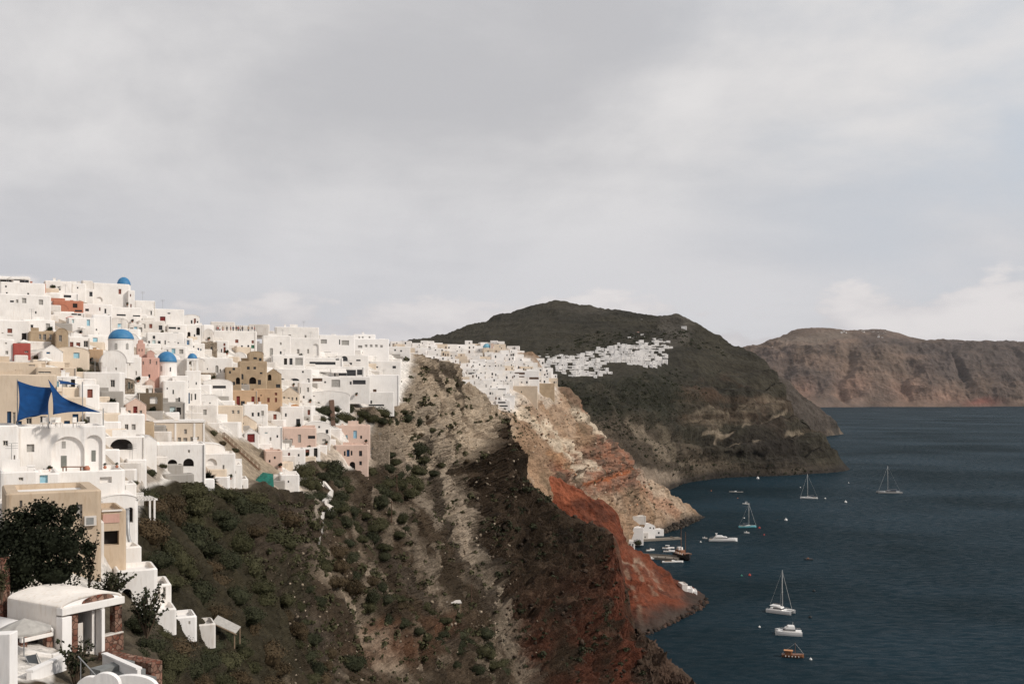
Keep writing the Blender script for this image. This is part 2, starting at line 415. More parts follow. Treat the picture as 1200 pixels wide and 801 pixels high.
VILLAGE = [(-60,330),(0,322),(60,330),(110,332),(165,352),(235,372),(300,382),(330,386),(380,390),(450,404),(476,416),(470,474),(440,482),(412,484),(432,500),(436,548),
           (396,552),(380,540),(352,545),(352,584),(330,584),(296,570),(284,578),(240,572),(205,566),(170,570),(160,600),(150,665),(176,672),(178,700),(140,715),(120,760),(118,801),(-60,801)]
def near_disp(p, px, py, bk):
    vil = poly_mask(px, py, VILLAGE, 8)
    a = fbm(p, 46, 3, 3) * 3.2 + (fbm(p, 17, 4, 9, True) * 2.6 + fbm(p, 6.5, 4, 21, True) * 2.1) * (0.55 + 0.65*smst(360, 460, px)) + fbm(p, 2.2, 3, 27, True) * 0.75
    # gullies running down slope
    warp = fbm(p, 30, 3, 5) * 9
    g = np.abs(np.sin((p[:, 0]*0.93 - p[:, 1]*0.36 + warp) / 13.0)); a += -1.7 * (1 - smst(0.0, 0.45, g))
    dark = poly_mask(px, py, DARK, 14)
    a = a * (1 + 0.8*dark) + dark * (fbm(p * np.array([1, 1, 2.4]), 26, 4, 33, True) * 3.2)
    zz = p[:, 2] + fbm(p, 24, 3, 71)*5 + 0.05*p[:, 0]; led = (zz / 5.2) % 1.0; led2 = (zz / 1.9 + fbm(p, 9, 2, 73)) % 1.0
    rk = smst(430, 500, px)*(0.45 + 0.55*smst(-0.2, 0.3, fbm(p, 30, 3, 75))) + 0.6*poly_mask(px, py, [(285,585),(350,585),(350,700),(300,720),(280,640)], 10)
    a += rk * (1.7*smst(0.05, 0.75, led) - 0.8 + 0.55*smst(0.1, 0.8, led2))
    hd_ = poly_mask(px, py, [(555,500),(585,490),(612,535),(640,575),(600,600),(560,590),(540,550)], 10); a += hd_ * (fbm(p, 13, 4, 81, True) * 3.4 + fbm(p, 5, 3, 83, True) * 1.4)
    for (cx_, cy_, rx, ry) in ((507,551,14,8),(530,553,8,5),(462,564,10,6),(497,500,6,3),(530,487,5,2.5),(346,735,9,6)):    # cave mouths
        a -= 5.0 * np.exp(-(((px-cx_)/rx)**2 + ((py-cy_)/ry)**2) * 1.2)
    near = smst(20, 140, p[:, 1])
    ed = smst(470, 560, px) * smst(735, 700, px)
    crest = seg_dist(px, py, [(598,514),(609,537),(620,572),(655,595),(690,615),(718,631),(725,652),(731,700),(736,735),(760,752),(815,800)])
    return a * (1 - 0.93*vil) * (0.25 + 0.75*near) * (0.22 + 0.78*smst(2, 26, crest))
DARK = [(560,510),(585,500),(606,520),(624,548),(655,578),(700,605),(722,640),(745,740),(830,830),(610,830),(590,740),(560,690),(548,620),(535,560)]
def near_paint(p, px, py, bk):
    n1 = fbm(p, 22, 5, 41); n2 = fbm(p, 6, 4, 45); n3 = fbm(p, 60, 3, 49)
    wx = px + 9*n1 + 4*n2; wy = py + 8*fbm(p, 25, 4, 53) + 3*n2
    c = np.tile(np.array((0.074, 0.053, 0.035)), (len(p), 1))
    c = mixc(c, smst(-0.1, 0.35, n1) * 0.8, (0.048, 0.036, 0.024))
    c = mixc(c, smst(0.12, 0.45, n2 + 0.4*n3) * 0.6, (0.24, 0.19, 0.14))
    # pale tuff of the shoulder
    m = poly_mask(wx, wy, [(470,405),(500,420),(545,440),(580,478),(600,515),(575,525),(540,540),(505,560),(470,560),(440,520),(440,480),(465,470)], 12)
    c = mixc(c, m, (0.43, 0.345, 0.255)); c = mixc(c, m * smst(0.0, 0.3, n2) * 0.75, (0.25, 0.19, 0.135)); c = mixc(c, m * smst(0.22, 0.4, n1 + 0.5*n2), (0.09, 0.07, 0.05))
    # grey scree chutes
    for pts, wd, col, amt in (
        ([(470,470),(498,520),(520,570),(540,620),(560,680),(590,750),(612,801)], 16, (0.30, 0.245, 0.185), 0.95),
        ([(450,520),(480,560),(500,620)], 12, (0.29, 0.235, 0.18), 0.8),
        ([(500,500),(520,560),(528,600),(545,650)], 11, (0.36, 0.29, 0.22), 0.8),
        ([(344,648),(372,690),(398,722),(420,752),(445,790)], 9, (0.34, 0.27, 0.20), 0.9),
        ([(380,655),(405,680),(440,705)], 6, (0.36, 0.29, 0.22), 0.85),
        ([(432,582),(452,600),(470,640),(500,690)], 9, (0.33, 0.265, 0.20), 0.7),
        ([(405,632),(430,660)], 8, (0.30, 0.24, 0.18), 0.7),
        ([(356,570),(362,600),(352,622)], 4, (0.55, 0.47, 0.38), 0.8)):
        d = seg_dist(wx, wy, pts); c = mixc(c, amt * (1 - smst(wd*0.35, wd*1.25, d)) * (0.6 + 0.4*smst(-0.25, 0.15, n2)), col)
    for pts, wd in (([(486,520),(505,580),(530,650),(560,720)], 7), ([(420,620),(470,690),(520,760)], 10), ([(330,690),(360,740),(390,790)], 12)):
        d = seg_dist(wx, wy, pts); c = mixc(c, 0.75 * (1 - smst(wd*0.4, wd*1.4, d)), (0.060, 0.047, 0.035))
    # dark lava of the headland, iron-red below
    m = poly_mask(wx, wy, DARK, 10)
    lava = mixc(np.tile(np.array((0.042, 0.029, 0.019)), (len(p), 1)), smst(0.0, 0.4, n1), (0.023, 0.017, 0.012))
    lava = mixc(lava, smst(0.1, 0.45, n2 - 0.3*n1) * 0.6, (0.088, 0.062, 0.042))
    red = smst(640, 780, wy + 0.55*(wx - 660)) * 0.9
    red = red * smst(-0.45, 0.2, fbm(p*np.array([1, 1, 3.0]), 20, 4, 61))
    lava = mixc(lava, np.clip(red, 0, 1), (0.088, 0.034, 0.021))
    lava = mixc(lava, 0.8*(1 - smst(6, 16, np.abs(px - 714 + 4*n1))) * smst(615, 660, py), (0.125, 0.043, 0.026))
    c = c*(1-m[:, None]) + lava*m[:, None]
    m = poly_mask(wx, wy, [(735,735),(760,750),(830,800),(830,840),(720,840)], 5); c = mixc(c, m*0.8, (0.085, 0.058, 0.042))
    for (x0, y0, r) in ((450,770,38),(500,740,26),(430,745,14)):
        c = mixc(c, 0.6*np.exp(-(((wx-x0)/r)**2 + ((wy-y0)/(r*0.45))**2)), (0.16, 0.075, 0.042))
    # dark soil and leaf litter under the brush
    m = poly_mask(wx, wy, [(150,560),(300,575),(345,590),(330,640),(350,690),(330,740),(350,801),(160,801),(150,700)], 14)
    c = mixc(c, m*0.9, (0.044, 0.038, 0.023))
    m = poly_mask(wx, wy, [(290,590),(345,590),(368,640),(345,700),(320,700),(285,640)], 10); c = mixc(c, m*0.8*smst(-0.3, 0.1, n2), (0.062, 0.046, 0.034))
    # whitewashed lanes and yards between the houses
    m = poly_mask(px + 3*n2, py + 3*n1, VILLAGE, 4)
    lane = mixc(np.tile(np.array((0.66, 0.62, 0.57)), (len(p), 1)), smst(0.05, 0.4, n1 + 0.4*n2), (0.42, 0.35, 0.28))
    c = c*(1-m[:, None]) + lane*m[:, None]
    m = poly_mask(px + 2*n2, py + 2*n2, [(236,500),(262,508),(300,520),(318,540),(330,556),(296,570),(284,560),(276,535),(252,520)], 5); c = mixc(c, m, (0.30, 0.24, 0.175)); c = mixc(c, m*smst(0.1, 0.4, n2), (0.10, 0.08, 0.055))
    m = poly_mask(px + 2*n2, py + 2*n2, [(74,418),(118,420),(140,445),(120,462),(96,440)], 3); c = mixc(c, m, (0.20, 0.16, 0.115)); c = mixc(c, m*smst(0.0, 0.3, n2), (0.07, 0.06, 0.04))
    m = poly_mask(px + 3*n2, py + 2*n2, [(130,680),(186,690),(190,740),(180,801),(60,801),(60,770)], 4); c = mixc(c, m, (0.10, 0.082, 0.058))
    m = poly_mask(px + 2*n2, py + 2*n2, [(176,520),(196,545),(186,566),(148,566),(150,540)], 3); c = mixc(c, m*0.8, (0.26, 0.21, 0.16))
    k = np.where(poly_mask(px, py, VILLAGE, 3) > .5, 1.0, 0.84)[:, None]
    return np.clip(c*k, 0.008, 0.9)
MROCK1 = rock_mat('near_rock', 1.1, 0.75, 0.62, 1.3, 0.5)
T1.build('hillside', MROCK1, near_disp, near_paint)

# ---- ridge village spur with the tan cliffs
T2 = Terrain([
 (420, [(560,420),(520,430),(490,440),(470,450),(450,470),(435,490),(425,515),(415,545),(408,590)]),
 (470, [(560,420),(520,430),(490,442),(470,455),(450,475),(435,497),(425,520),(415,548),(405,600)]),
 (540, [(560,430),(520,442),(495,452),(475,466),(455,490),(440,512),(428,538),(416,565),(406,610)]),
 (590, [(560,436),(530,448),(505,460),(480,480),(460,505),(445,525),(430,550),(418,575),(408,605)]),
 (625, [(590,455),(560,468),(530,480),(500,496),(475,515),(460,530),(445,552),(432,572),(420,595)]),
 (650, [(600,470),(570,483),(545,494),(520,508),(495,523),(480,535),(468,548),(458,562),(448,580)]),
 (665, [(605,482),(575,497),(550,510),(530,522),(508,537),(494,548),(482,560),(472,570),(462,582)]),
 (700, [(625,545),(600,558),(580,568),(562,578),(548,588),(538,596),(528,605),(520,613),(511,622)]),
 (725, [(650,580),(625,600),(605,614),(588,626),(572,638),(561,646),(551,654),(542,662),(533,670)]),
 (745, [(641,(0,-3)),(626,660),(610,672),(596,674),(584,684),(574,692),(566,699),(557,706),(549,713)]),
 (770, [(630,(0,-2)),(622,690),(614,697),(606,707),(600,714),(594,721),(588,728),(580,735),(570,742)]),
 (795, [(623,(0,-2)),(616,728),(612,734),(608,740),(604,746),(600,752),(596,757),(592,762),(588,768)]),
 (812, [(616,(0,-2)),(612,768),(610,772),(608,775),(606,778),(604,782),(602,785),(600,788),(597,792)]),
 (822, [(611,(0,-2)),(610,785),(609,787),(608,789),(607,791),(606,793),(605.5,795),(605,797),(604,800)]),
 (832, [(612,(0,-4)),(611.5,790),(611,791),(611,792),(610.5,793),(610,794),(610,795),(609.5,796),(609,798)]),
], back=lambda u: [(10, -2.0 + 0*u), (60, np.where(u < 560, -8.0, -32.0)), (220, np.where(u < 560, -40.0, -140.0))], front=[(-10, -6), (-20, -14)], smooth=3.0)
def ridge_disp(p, px, py, bk):
    a = fbm(p, 60, 3, 103) * 4 + fbm(p, 22, 4, 109, True) * 3.6 + fbm(p, 8, 4, 121, True) * 1.9
    warp = fbm(p, 40, 3, 105) * 10
    g = np.abs(np.sin((p[:, 0]*0.8 + p[:, 1]*0.25 + warp) / 12.0)); a += -2.2 * (1 - smst(0.0, 0.5, g))
    cl = poly_mask(px, py, [(640,520),(700,500),(760,545),(740,580),(680,580),(630,560)], 12)
    a += cl * fbm(p * np.array([1, 1, 0.5]), 12, 4, 131, True) * 2.6
    zz = p[:, 2] + fbm(p, 40, 3, 135)*6; led = (zz / 7.5) % 1.0; a += (0.35 + 0.65*cl) * 2.4 * (smst(0.05, 0.75, led) - 0.5)
    vil = poly_mask(px, py, RIDGEV, 6)
    shore = smst(2, 14, p[:, 2])
    return a * (1 - 0.9*vil) * (0.3 + 0.7*shore) * smst(840, 800, px)
RIDGEV = [(440,400),(480,400),(520,404),(560,402),(600,410),(632,430),(655,452),(650,458),(604,464),(602,485),(570,478),(545,458),(500,446),(470,425),(440,412)]
def ridge_paint(p, px, py, bk):
    n1 = fbm(p, 30, 5, 141); n2 = fbm(p, 8, 4, 145)
    wx = px + 8*n1 + 3*n2; wy = py + 6*fbm(p, 26, 4, 153) + 2*n2
    # the strata streak down slope
    st = fbm(np.stack([p[:, 0]*1.0 + p[:, 2]*0.75, p[:, 1]*0.25, p[:, 2]*0.05], 1), 15, 4, 157)
    c = np.tile(np.array((0.290, 0.190, 0.120)), (len(p), 1))
    c = mixc(c, smst(-0.05, 0.3, st) * 0.8, (0.385, 0.285, 0.205))
    c = mixc(c, smst(0.0, 0.45, -st) * 0.6, (0.205, 0.140, 0.096))
    c = mixc(c, smst(0.2, 0.5, n1) * 0.4, (0.235, 0.15, 0.095))
    m = poly_mask(wx, wy, [(640,545),(668,535),(690,525),(705,500),(722,520),(755,545),(752,565),(722,575),(690,580),(660,580),(640,570)], 7)
    c = mixc(c, m*0.85, (0.25, 0.135, 0.092)); c = mixc(c, m*smst(-0.1, 0.25, n2), (0.13, 0.083, 0.062)); c = mixc(c, m*smst(0.12, 0.35, -n2)*0.6, (0.24, 0.095, 0.052)); c = mixc(c, m*smst(0.1, 0.4, n1)*.7, (0.30, 0.215, 0.155))
    for pts, wd, col, a in (([(683,568),(700,561),(718,556),(735,549)], 2.2, (0.36, 0.12, 0.05), 0.8), ([(676,476),(690,492),(700,500)], 4, (0.36, 0.17, 0.11), 0.7),
                         ([(600,480),(640,520),(680,556)], 5, (0.56, 0.47, 0.36), 0.8), ([(640,495),(665,525),(690,550)], 4, (0.55, 0.46, 0.35), 0.8), ([(668,480),(705,515)], 4, (0.56, 0.48, 0.37), 0.7),
                         ([(620,490),(655,530)], 3, (0.50, 0.41, 0.30), 0.7), ([(640,535),(660,552)], 7, (0.33, 0.18, 0.09), 0.5), ([(745,560),(775,585),(800,600)], 8, (0.46, 0.37, 0.28), 0.5),
                         ([(748,575),(790,602)], 6, (0.30, 0.165, 0.105), 0.7)):
        c = mixc(c, a*(1 - smst(wd*0.4, wd*1.3, seg_dist(wx, wy, pts))), col)
    m = poly_mask(wx, wy, [(658,452),(676,470),(672,482),(655,480),(640,470)], 5); c = mixc(c, m*0.8*smst(-0.2, 0.2, n2), (0.13, 0.085, 0.06))
    m = poly_mask(wx, wy, [(590,462),(650,452),(652,470),(600,478)], 4); c = mixc(c, m*0.8, (0.50, 0.425, 0.345))
    m = poly_mask(wx, wy, [(440,412),(470,420),(500,445),(545,455),(575,480),(600,490),(600,560),(440,560)], 5); c = mixc(c, m*0.7, (0.40, 0.32, 0.235))
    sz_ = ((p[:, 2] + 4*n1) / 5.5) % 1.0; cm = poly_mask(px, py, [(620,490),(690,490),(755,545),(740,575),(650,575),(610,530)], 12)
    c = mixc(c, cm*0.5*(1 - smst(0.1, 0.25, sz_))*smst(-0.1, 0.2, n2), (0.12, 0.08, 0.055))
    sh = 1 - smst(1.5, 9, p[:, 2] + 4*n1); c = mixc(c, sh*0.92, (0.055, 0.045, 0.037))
    c = mixc(c, smst(0.2, 0.42, n2 + 0.3*fbm(p, 4, 3, 171)) * 0.55 * smst(600, 640, px), (0.11, 0.085, 0.055))
    m = poly_mask(px + 2*n2, py + 2*n1, RIDGEV, 3); c = mixc(c, m*0.8, (0.58, 0.53, 0.475))
    return np.clip(c, 0.01, 0.9)
MROCK2 = rock_mat('tan_rock', 0.55, 0.7, 0.66, 1.28, 0.9)
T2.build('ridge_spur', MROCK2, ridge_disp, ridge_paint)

# ---- red scoria spur
T2B = Terrain([
 (585, [(640,445),(600,452),(570,458),(545,462),(525,466),(512,470)]),
 (612, [(640,448),(605,454),(580,459),(562,463),(548,466),(541,469)]),
 (640, [(660,452),(625,458),(600,463),(582,466),(568,470),(557,473)]),
 (665, [(690,446),(650,454),(625,461),(600,468),(582,472),(569,476)]),
 (700, [(740,438),(690,450),(650,460),(620,468),(600,474),(587,479)]),
 (721, [(756,424),(715,440),(680,454),(650,465),(622,474),(598,481)]),
 (728, [(757,416),(725,432),(700,446),(678,460),(655,474),(631,487)]),
 (736, [(756,411),(728,428),(706,444),(684,461),(662,476),(640,489)]),
 (750, [(753,(0,-2)),(735,420),(712,440),(690,458),(668,476),(647,492)]),
 (770, [(746,(0,-2)),(730,428),(713,445),(696,462),(679,478),(662,494)]),
 (790, [(734,(0,-2)),(722,440),(711,452),(700,466),(688,480),(677,494)]),
 (810, [(725,(0,-2)),(717,455),(710,464),(703,474),(695,484),(688,496)]),
 (826, [(714,(0,-2)),(709,472),(706,478),(703,484),(700,490),(697,497)]),
 (836, [(708,(0,-3)),(706,480),(704.5,484),(703,488),(702,492),(701,497)]),
], back=lambda u: [(10, -6.0 + 0*u), (50, -40.0 + 0*u), (110, -110.0 + 0*u)], front=[(-8, -6), (-16, -14)], smooth=2.0)
def red_disp(p, px, py, bk):
    a = fbm(p, 30, 3, 203) * 1.8 + fbm(p, 12, 4, 209, True) * 1.9 + fbm(p, 4, 3, 221, True) * 0.9
    return a * (0.4 + 0.6*smst(2, 10, p[:, 2])) * smst(842, 818, px)
def red_paint(p, px, py, bk):
    n1 = fbm(p, 20, 5, 241); n2 = fbm(p, 6, 4, 245)
    st = fbm(np.stack([p[:, 0]*0.9 + p[:, 2]*0.9, p[:, 1]*0.4, p[:, 2]*0.1], 1), 9, 4, 257)
    wx = px + 5*n1; wy = py + 4*n2
    c = np.tile(np.array((0.142, 0.043, 0.023)), (len(p), 1))
    c = mixc(c, smst(0.05, 0.4, st)*0.6, (0.16, 0.066, 0.042)); c = mixc(c, smst(0.0, 0.3, n2)*0.75, (0.075, 0.031, 0.021))
    m = poly_mask(wx, wy, [(610,540),(650,560),(690,585),(660,590),(620,570)], 6); c = mixc(c, m*0.7, (0.27, 0.088, 0.046))
    m = poly_mask(wx, wy, [(606,536),(636,550),(628,566),(608,556)], 4); c = mixc(c, m*0.7, (0.22, 0.035, 0.022))
    for pts, wd, col in (([(742,662),(760,690),(785,730)], 3, (0.24, 0.17, 0.12)), ([(730,672),(742,700),(752,735)], 3, (0.22, 0.15, 0.105)), ([(757,660),(775,690)], 3, (0.28, 0.20, 0.145)), ([(728,658),(758,660)], 6, (0.34, 0.265, 0.195)), ([(735,735),(765,742),(800,722)], 8, (0.20, 0.13, 0.095))):
        c = mixc(c, 0.6*(1 - smst(wd*0.4, wd*1.3, seg_dist(wx, wy, pts)))*smst(-0.25, 0.1, n2), col)
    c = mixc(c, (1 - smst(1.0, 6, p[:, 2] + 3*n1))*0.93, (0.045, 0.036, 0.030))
    return np.clip(c, 0.01, 0.9)
MROCK2B = rock_mat('red_rock', 0.7, 0.6, 0.7, 1.25, 0.7)
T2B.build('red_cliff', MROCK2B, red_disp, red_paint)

# ---- dark hill with the cape, behind the bay
T3 = Terrain([
 (380, [(620,640),(560,760),(520,840),(480,930),(450,1040),(430,1180),(416,1330),(404,1500)]),
 (470, [(620,640),(560,760),(520,840),(480,930),(452,1040),(434,1180),(418,1350),(405,1540)]),
 (520, [(620,650),(560,770),(520,850),(480,930),(452,1060),(430,1220),(410,1420),(393,1640)]),
 (570, [(620,660),(560,780),(520,860),(480,940),(450,1080),(425,1260),(398,1500),(376,1760)]),
 (620, [(620,680),(560,810),(520,890),(480,960),(450,1080),(424,1240),(393,1520),(362,1850)]),
 (652, [(620,700),(570,820),(530,900),(490,970),(455,1080),(424,1250),(390,1540),(354.5,1900)]),
 (700, [(620,720),(575,860),(535,940),(495,1010),(455,1110),(424,1270),(390,1540),(360,1860)]),
 (740, [(600,(0,-3)),(560,960),(520,1030),(480,1090),(445,1170),(418,1320),(392,1520),(368,1780)]),
 (770, [(585,(0,-3)),(550,1030),(520,1080),(485,1130),(450,1200),(422,1330),(398,1500),(374.5,1700)]),
 (800, [(570,(0,-3)),(545,1120),(520,1150),(490,1190),(460,1240),(432,1330),(402,1460),(373,1640)]),
 (822, [(566,(0,-3)),(545,1145),(522,1175),(495,1210),(468,1260),(440,1330),(412,1440),(385,1600)]),
 (850, [(562.5,(0,-3)),(545,1180),(525,1205),(502,1240),(478,1280),(453,1340),(428,1430),(402,1560)]),
 (885, [(561,(0,-3)),(545,1200),(526,1225),(506,1250),(486,1290),(464,1340),(440,1410),(415,1510)]),
 (905, [(560.5,(0,-3)),(548,1210),(532,1230),(516,1255),(498,1285),(478,1330),(457,1385),(436,1450)]),
 (930, [(559.5,(0,-3)),(550,1220),(538,1240),(526,1258),(514,1280),(502,1305),(490,1335),(476,1370)]),
 (950, [(558,(0,-3)),(551,1235),(542,1250),(533,1265),(524,1282),(515,1300),(506,1320),(496,1345)]),
 (966, [(557,(0,-3)),(552,1255),(547,1265),(542,1275),(536,1285),(530,1298),(523,1312),(515,1330)]),
 (980, [(556,(0,-3)),(553,1275),(550,1280),(547,1287),(544,1294),(541,1302),(538,1310),(534,1320)]),
 (997, [(554,(0,-3)),(553.5,1290),(553,1293),(552.5,1296),(552,1299),(551.5,1302),(551.2,1305),(551,1308)]),
 (1008,[(554,(0,-5)),(554,1290),(554,1293),(554,1296),(554,1298),(554,1300),(554,1302),(554,1305)]),
], back=lambda u: [(25, -8.0 + 0*u), (140, -70.0 + 0*u), (420, -320.0 + 0*u)], front=[(-15, -6), (-30, -14)], smooth=3.0)
HILLV = [(618,432),(650,420),(690,412),(720,404),(765,402),(790,405),(788,425),(765,436),(735,440),(702,446),(640,440)]
def hill_disp(p, px, py, bk):
    a = fbm(p, 240, 4, 303) * 16 + fbm(p, 70, 4, 309, True) * 10 + fbm(p, 22, 4, 321, True) * 4.5
    top = smst(470, 430, py)
    cliff = poly_mask(px, py, [(790,440),(900,430),(960,500),(990,552),(900,560),(800,560),(780,500)], 15)
    warp = fbm(p, 90, 3, 305) * 30
    g = np.abs(np.sin((p[:, 0]*0.95 - p[:, 1]*0.2 + warp) / 33.0)); a += -10 * cliff * (1 - smst(0.0, 0.6, g))
    # rock ledges
    zz = p[:, 2] + fbm(p, 80, 3, 341)*12; led = (zz / 22.0) % 1.0
    a += (0.25 + 0.75*cliff) * 9.0 * (smst(0.1, 0.8, led) - 0.4)
    vil = poly_mask(px, py, HILLV, 6)
    return a * (1 - 0.5*top) * (1 - 0.85*vil) * (0.15 + 0.85*smst(3, 30, p[:, 2])) * smst(1006, 970, px)
def hill_paint(p, px, py, bk):
    n1 = fbm(p, 110, 5, 351); n2 = fbm(p, 26, 4, 355); n3 = fbm(p, 300, 3, 359)
    wx = px + 6*n1 + 2*n2; wy = py + 5*fbm(p, 80, 4, 363) + 1.5*n2
    c = np.tile(np.array((0.074, 0.066, 0.048)), (len(p), 1))  # dark volcanic brown, with the cloud shadow over the hill mixed into the colour
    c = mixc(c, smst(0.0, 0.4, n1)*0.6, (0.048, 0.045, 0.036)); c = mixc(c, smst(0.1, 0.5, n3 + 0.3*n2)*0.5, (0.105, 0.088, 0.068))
    # terraces follow the contour on the upper hill
    top = smst(450, 425, py); tl = np.abs(((p[:, 2] + 8*n1) / 11.0) % 1.0 - 0.5)
    c = mixc(c, top*0.35*smst(0.34, 0.48, tl)*smst(-0.2, 0.2, n2), (0.035, 0.032, 0.026))
    m = poly_mask(wx, wy, [(640,440),(700,448),(790,430),(800,470),(770,500),(700,500),(665,470)], 8)
    c = mixc(c, m*0.8*smst(-0.3, 0.1, n2), (0.040, 0.040, 0.028))
    # lower slopes: ash and scree
    m = poly_mask(wx, wy, [(690,500),(740,490),(800,520),(870,545),(960,545),(1000,560),(780,600),(700,580)], 12); c = mixc(c, m*0.85, (0.118, 0.092, 0.067))
    st = fbm(np.stack([p[:, 0] + p[:, 2]*0.6, p[:, 1]*0.2, p[:, 2]*0.05], 1), 34, 4, 371)
    c = mixc(c, m*smst(0.05, 0.4, st)*0.6, (0.20, 0.158, 0.115))
    for pts, wd, col, a in (([(735,495),(760,515),(782,535)], 6, (0.28, 0.225, 0.165), 0.75), ([(770,500),(790,530),(800,545)], 4, (0.22, 0.18, 0.13), 0.6), ([(748,562),(790,556),(800,570),(780,582)], 8, (0.36, 0.285, 0.215), 0.9),
                         ([(700,545),(745,560),(785,575)], 9, (0.33, 0.255, 0.19), 0.8)):
        c = mixc(c, a*(1 - smst(wd*0.4, wd*1.3, seg_dist(wx, wy, pts))), col)
    ly = fbm(np.stack([p[:, 0]*.08, p[:, 1]*.08, p[:, 2] + 0.06*p[:, 0] + 6*n2], 1), 26, 3, 391); cm = poly_mask(px, py, [(780,450),(860,425),(900,430),(960,500),(990,552),(900,552),(800,535)], 10)
    c = mixc(c, cm*0.6*smst(0.1, 0.4, ly), (0.135, 0.095, 0.066)); c = mixc(c, cm*0.55*smst(0.1, 0.4, -ly), (0.038, 0.031, 0.026))
    # pale pumice beds high in the cape
    for poly in ([(806,487),(830,478),(856,474),(858,487),(848,494),(852,506),(836,508),(818,500)], [(863,474),(890,466),(906,466),(920,478),(905,486),(880,494),(866,490)]):
        m = poly_mask(px + 1.2*n2, py + 1.5*n2, poly, 1.2) * smst(-0.35, 0.05, fbm(p*np.array([.5, .5, 5]), 26, 4, 381)); c = mixc(c, m*0.62, (0.27, 0.215, 0.155)); c = mixc(c, m*smst(0.0, 0.25, n2)*0.8, (0.13, 0.10, 0.07))
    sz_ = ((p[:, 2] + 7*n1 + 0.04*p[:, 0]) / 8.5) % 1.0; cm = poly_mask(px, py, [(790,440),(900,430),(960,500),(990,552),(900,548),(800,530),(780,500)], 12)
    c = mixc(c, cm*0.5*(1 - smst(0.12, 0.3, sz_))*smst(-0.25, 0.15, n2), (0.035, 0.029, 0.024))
    for pts, wd in (([(872,497),(905,490),(922,484)], 1.6), ([(822,508),(862,500)], 1.6), ([(924,508),(945,502)], 2.0), ([(852,517),(866,516)], 1.8), ([(885,518),(896,513)], 2), ([(842,494),(847,514)], 1.4)):
        c = mixc(c, 0.9*(1 - smst(wd*0.5, wd*1.4, seg_dist(wx, wy, pts))), (0.34, 0.275, 0.20))
    m = poly_mask(wx, wy, [(790,450),(850,440),(890,450),(920,480),(945,510),(930,515),(900,500),(860,470),(810,480)], 6); c = mixc(c, m*0.45*smst(-0.1, 0.3, -n2), (0.115, 0.070, 0.048))
    m = poly_mask(wx, wy, [(772,378),(802,372),(812,384),(806,400),(786,410),(776,396)], 5); c = mixc(c, m*0.55, (0.17, 0.15, 0.125))
    m = poly_mask(wx, wy, [(640,358),(700,358),(730,366),(700,374),(660,366)], 5); c = mixc(c, m*0.35, (0.16, 0.14, 0.115))
    m = poly_mask(wx, wy, [(890,470),(960,545),(900,556),(870,520)], 8); c = mixc(c, m*0.5, (0.050, 0.041, 0.034))
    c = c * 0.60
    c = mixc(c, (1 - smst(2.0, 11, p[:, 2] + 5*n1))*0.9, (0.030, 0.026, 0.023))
    return np.clip(c, 0.01, 0.9)
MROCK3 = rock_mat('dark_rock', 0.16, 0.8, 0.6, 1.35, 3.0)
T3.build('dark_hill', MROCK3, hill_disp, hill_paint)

# ---- second cape beyond it
T3B = Terrain([
 (860, [(525,(0,-4)),(505,2180),(480,2260),(455,2360),(430,2480)]),
 (900, [(520,(0,-4)),(500,2200),(475,2270),(450,2360),(428,2460)]),
 (930, [(516,(0,-4)),(503,2230),(488,2280),(472,2340),(455,2420)]),
 (955, [(513.5,(0,-4)),(505,2290),(496,2330),(486,2370),(474,2420)]),
 (972, [(512.5,(0,-4)),(508,2310),(502,2340),(496,2370),(488,2400)]),
 (981, [(511.5,(0,-4)),(509,2340),(506,2355),(503,2370),(498,2390)]),
 (985, [(511,(0,-4)),(510,2360),(508.5,2370),(507,2380),(505,2390)]),
 (992, [(512.5,(0,-8)),(512,2360),(511.5,2370),(511.4,2380),(511.3,2390)]),
], back=lambda u: [(40, -20.0 + 0*u), (200, -120.0 + 0*u), (400, -260.0 + 0*u)], front=[(-20, -6), (-40, -14)], step=1.0, smooth=2.0)
def cape_disp(p, px, py, bk):
    a = fbm(p, 150, 4, 403) * 9 + fbm(p, 50, 4, 409, True) * 7 + fbm(p, 18, 3, 421, True) * 2
    return a * (0.2 + 0.8*smst(4, 40, p[:, 2])) * smst(992, 978, px)
def cape_paint(p, px, py, bk):
    n1 = fbm(p, 120, 5, 451); n2 = fbm(p, 30, 4, 455)
    c = np.tile(np.array((0.070, 0.058, 0.048)), (len(p), 1)); c = mixc(c, smst(0.0, 0.4, n1)*0.6, (0.045, 0.042, 0.036)); c = mixc(c, smst(0.1, 0.45, n2)*0.5*smst(60, 10, p[:, 2]), (0.20, 0.155, 0.115))
    return np.clip(c, 0.01, 0.9)
T3B.build('far_cape', MROCK3, cape_disp, cape_paint)

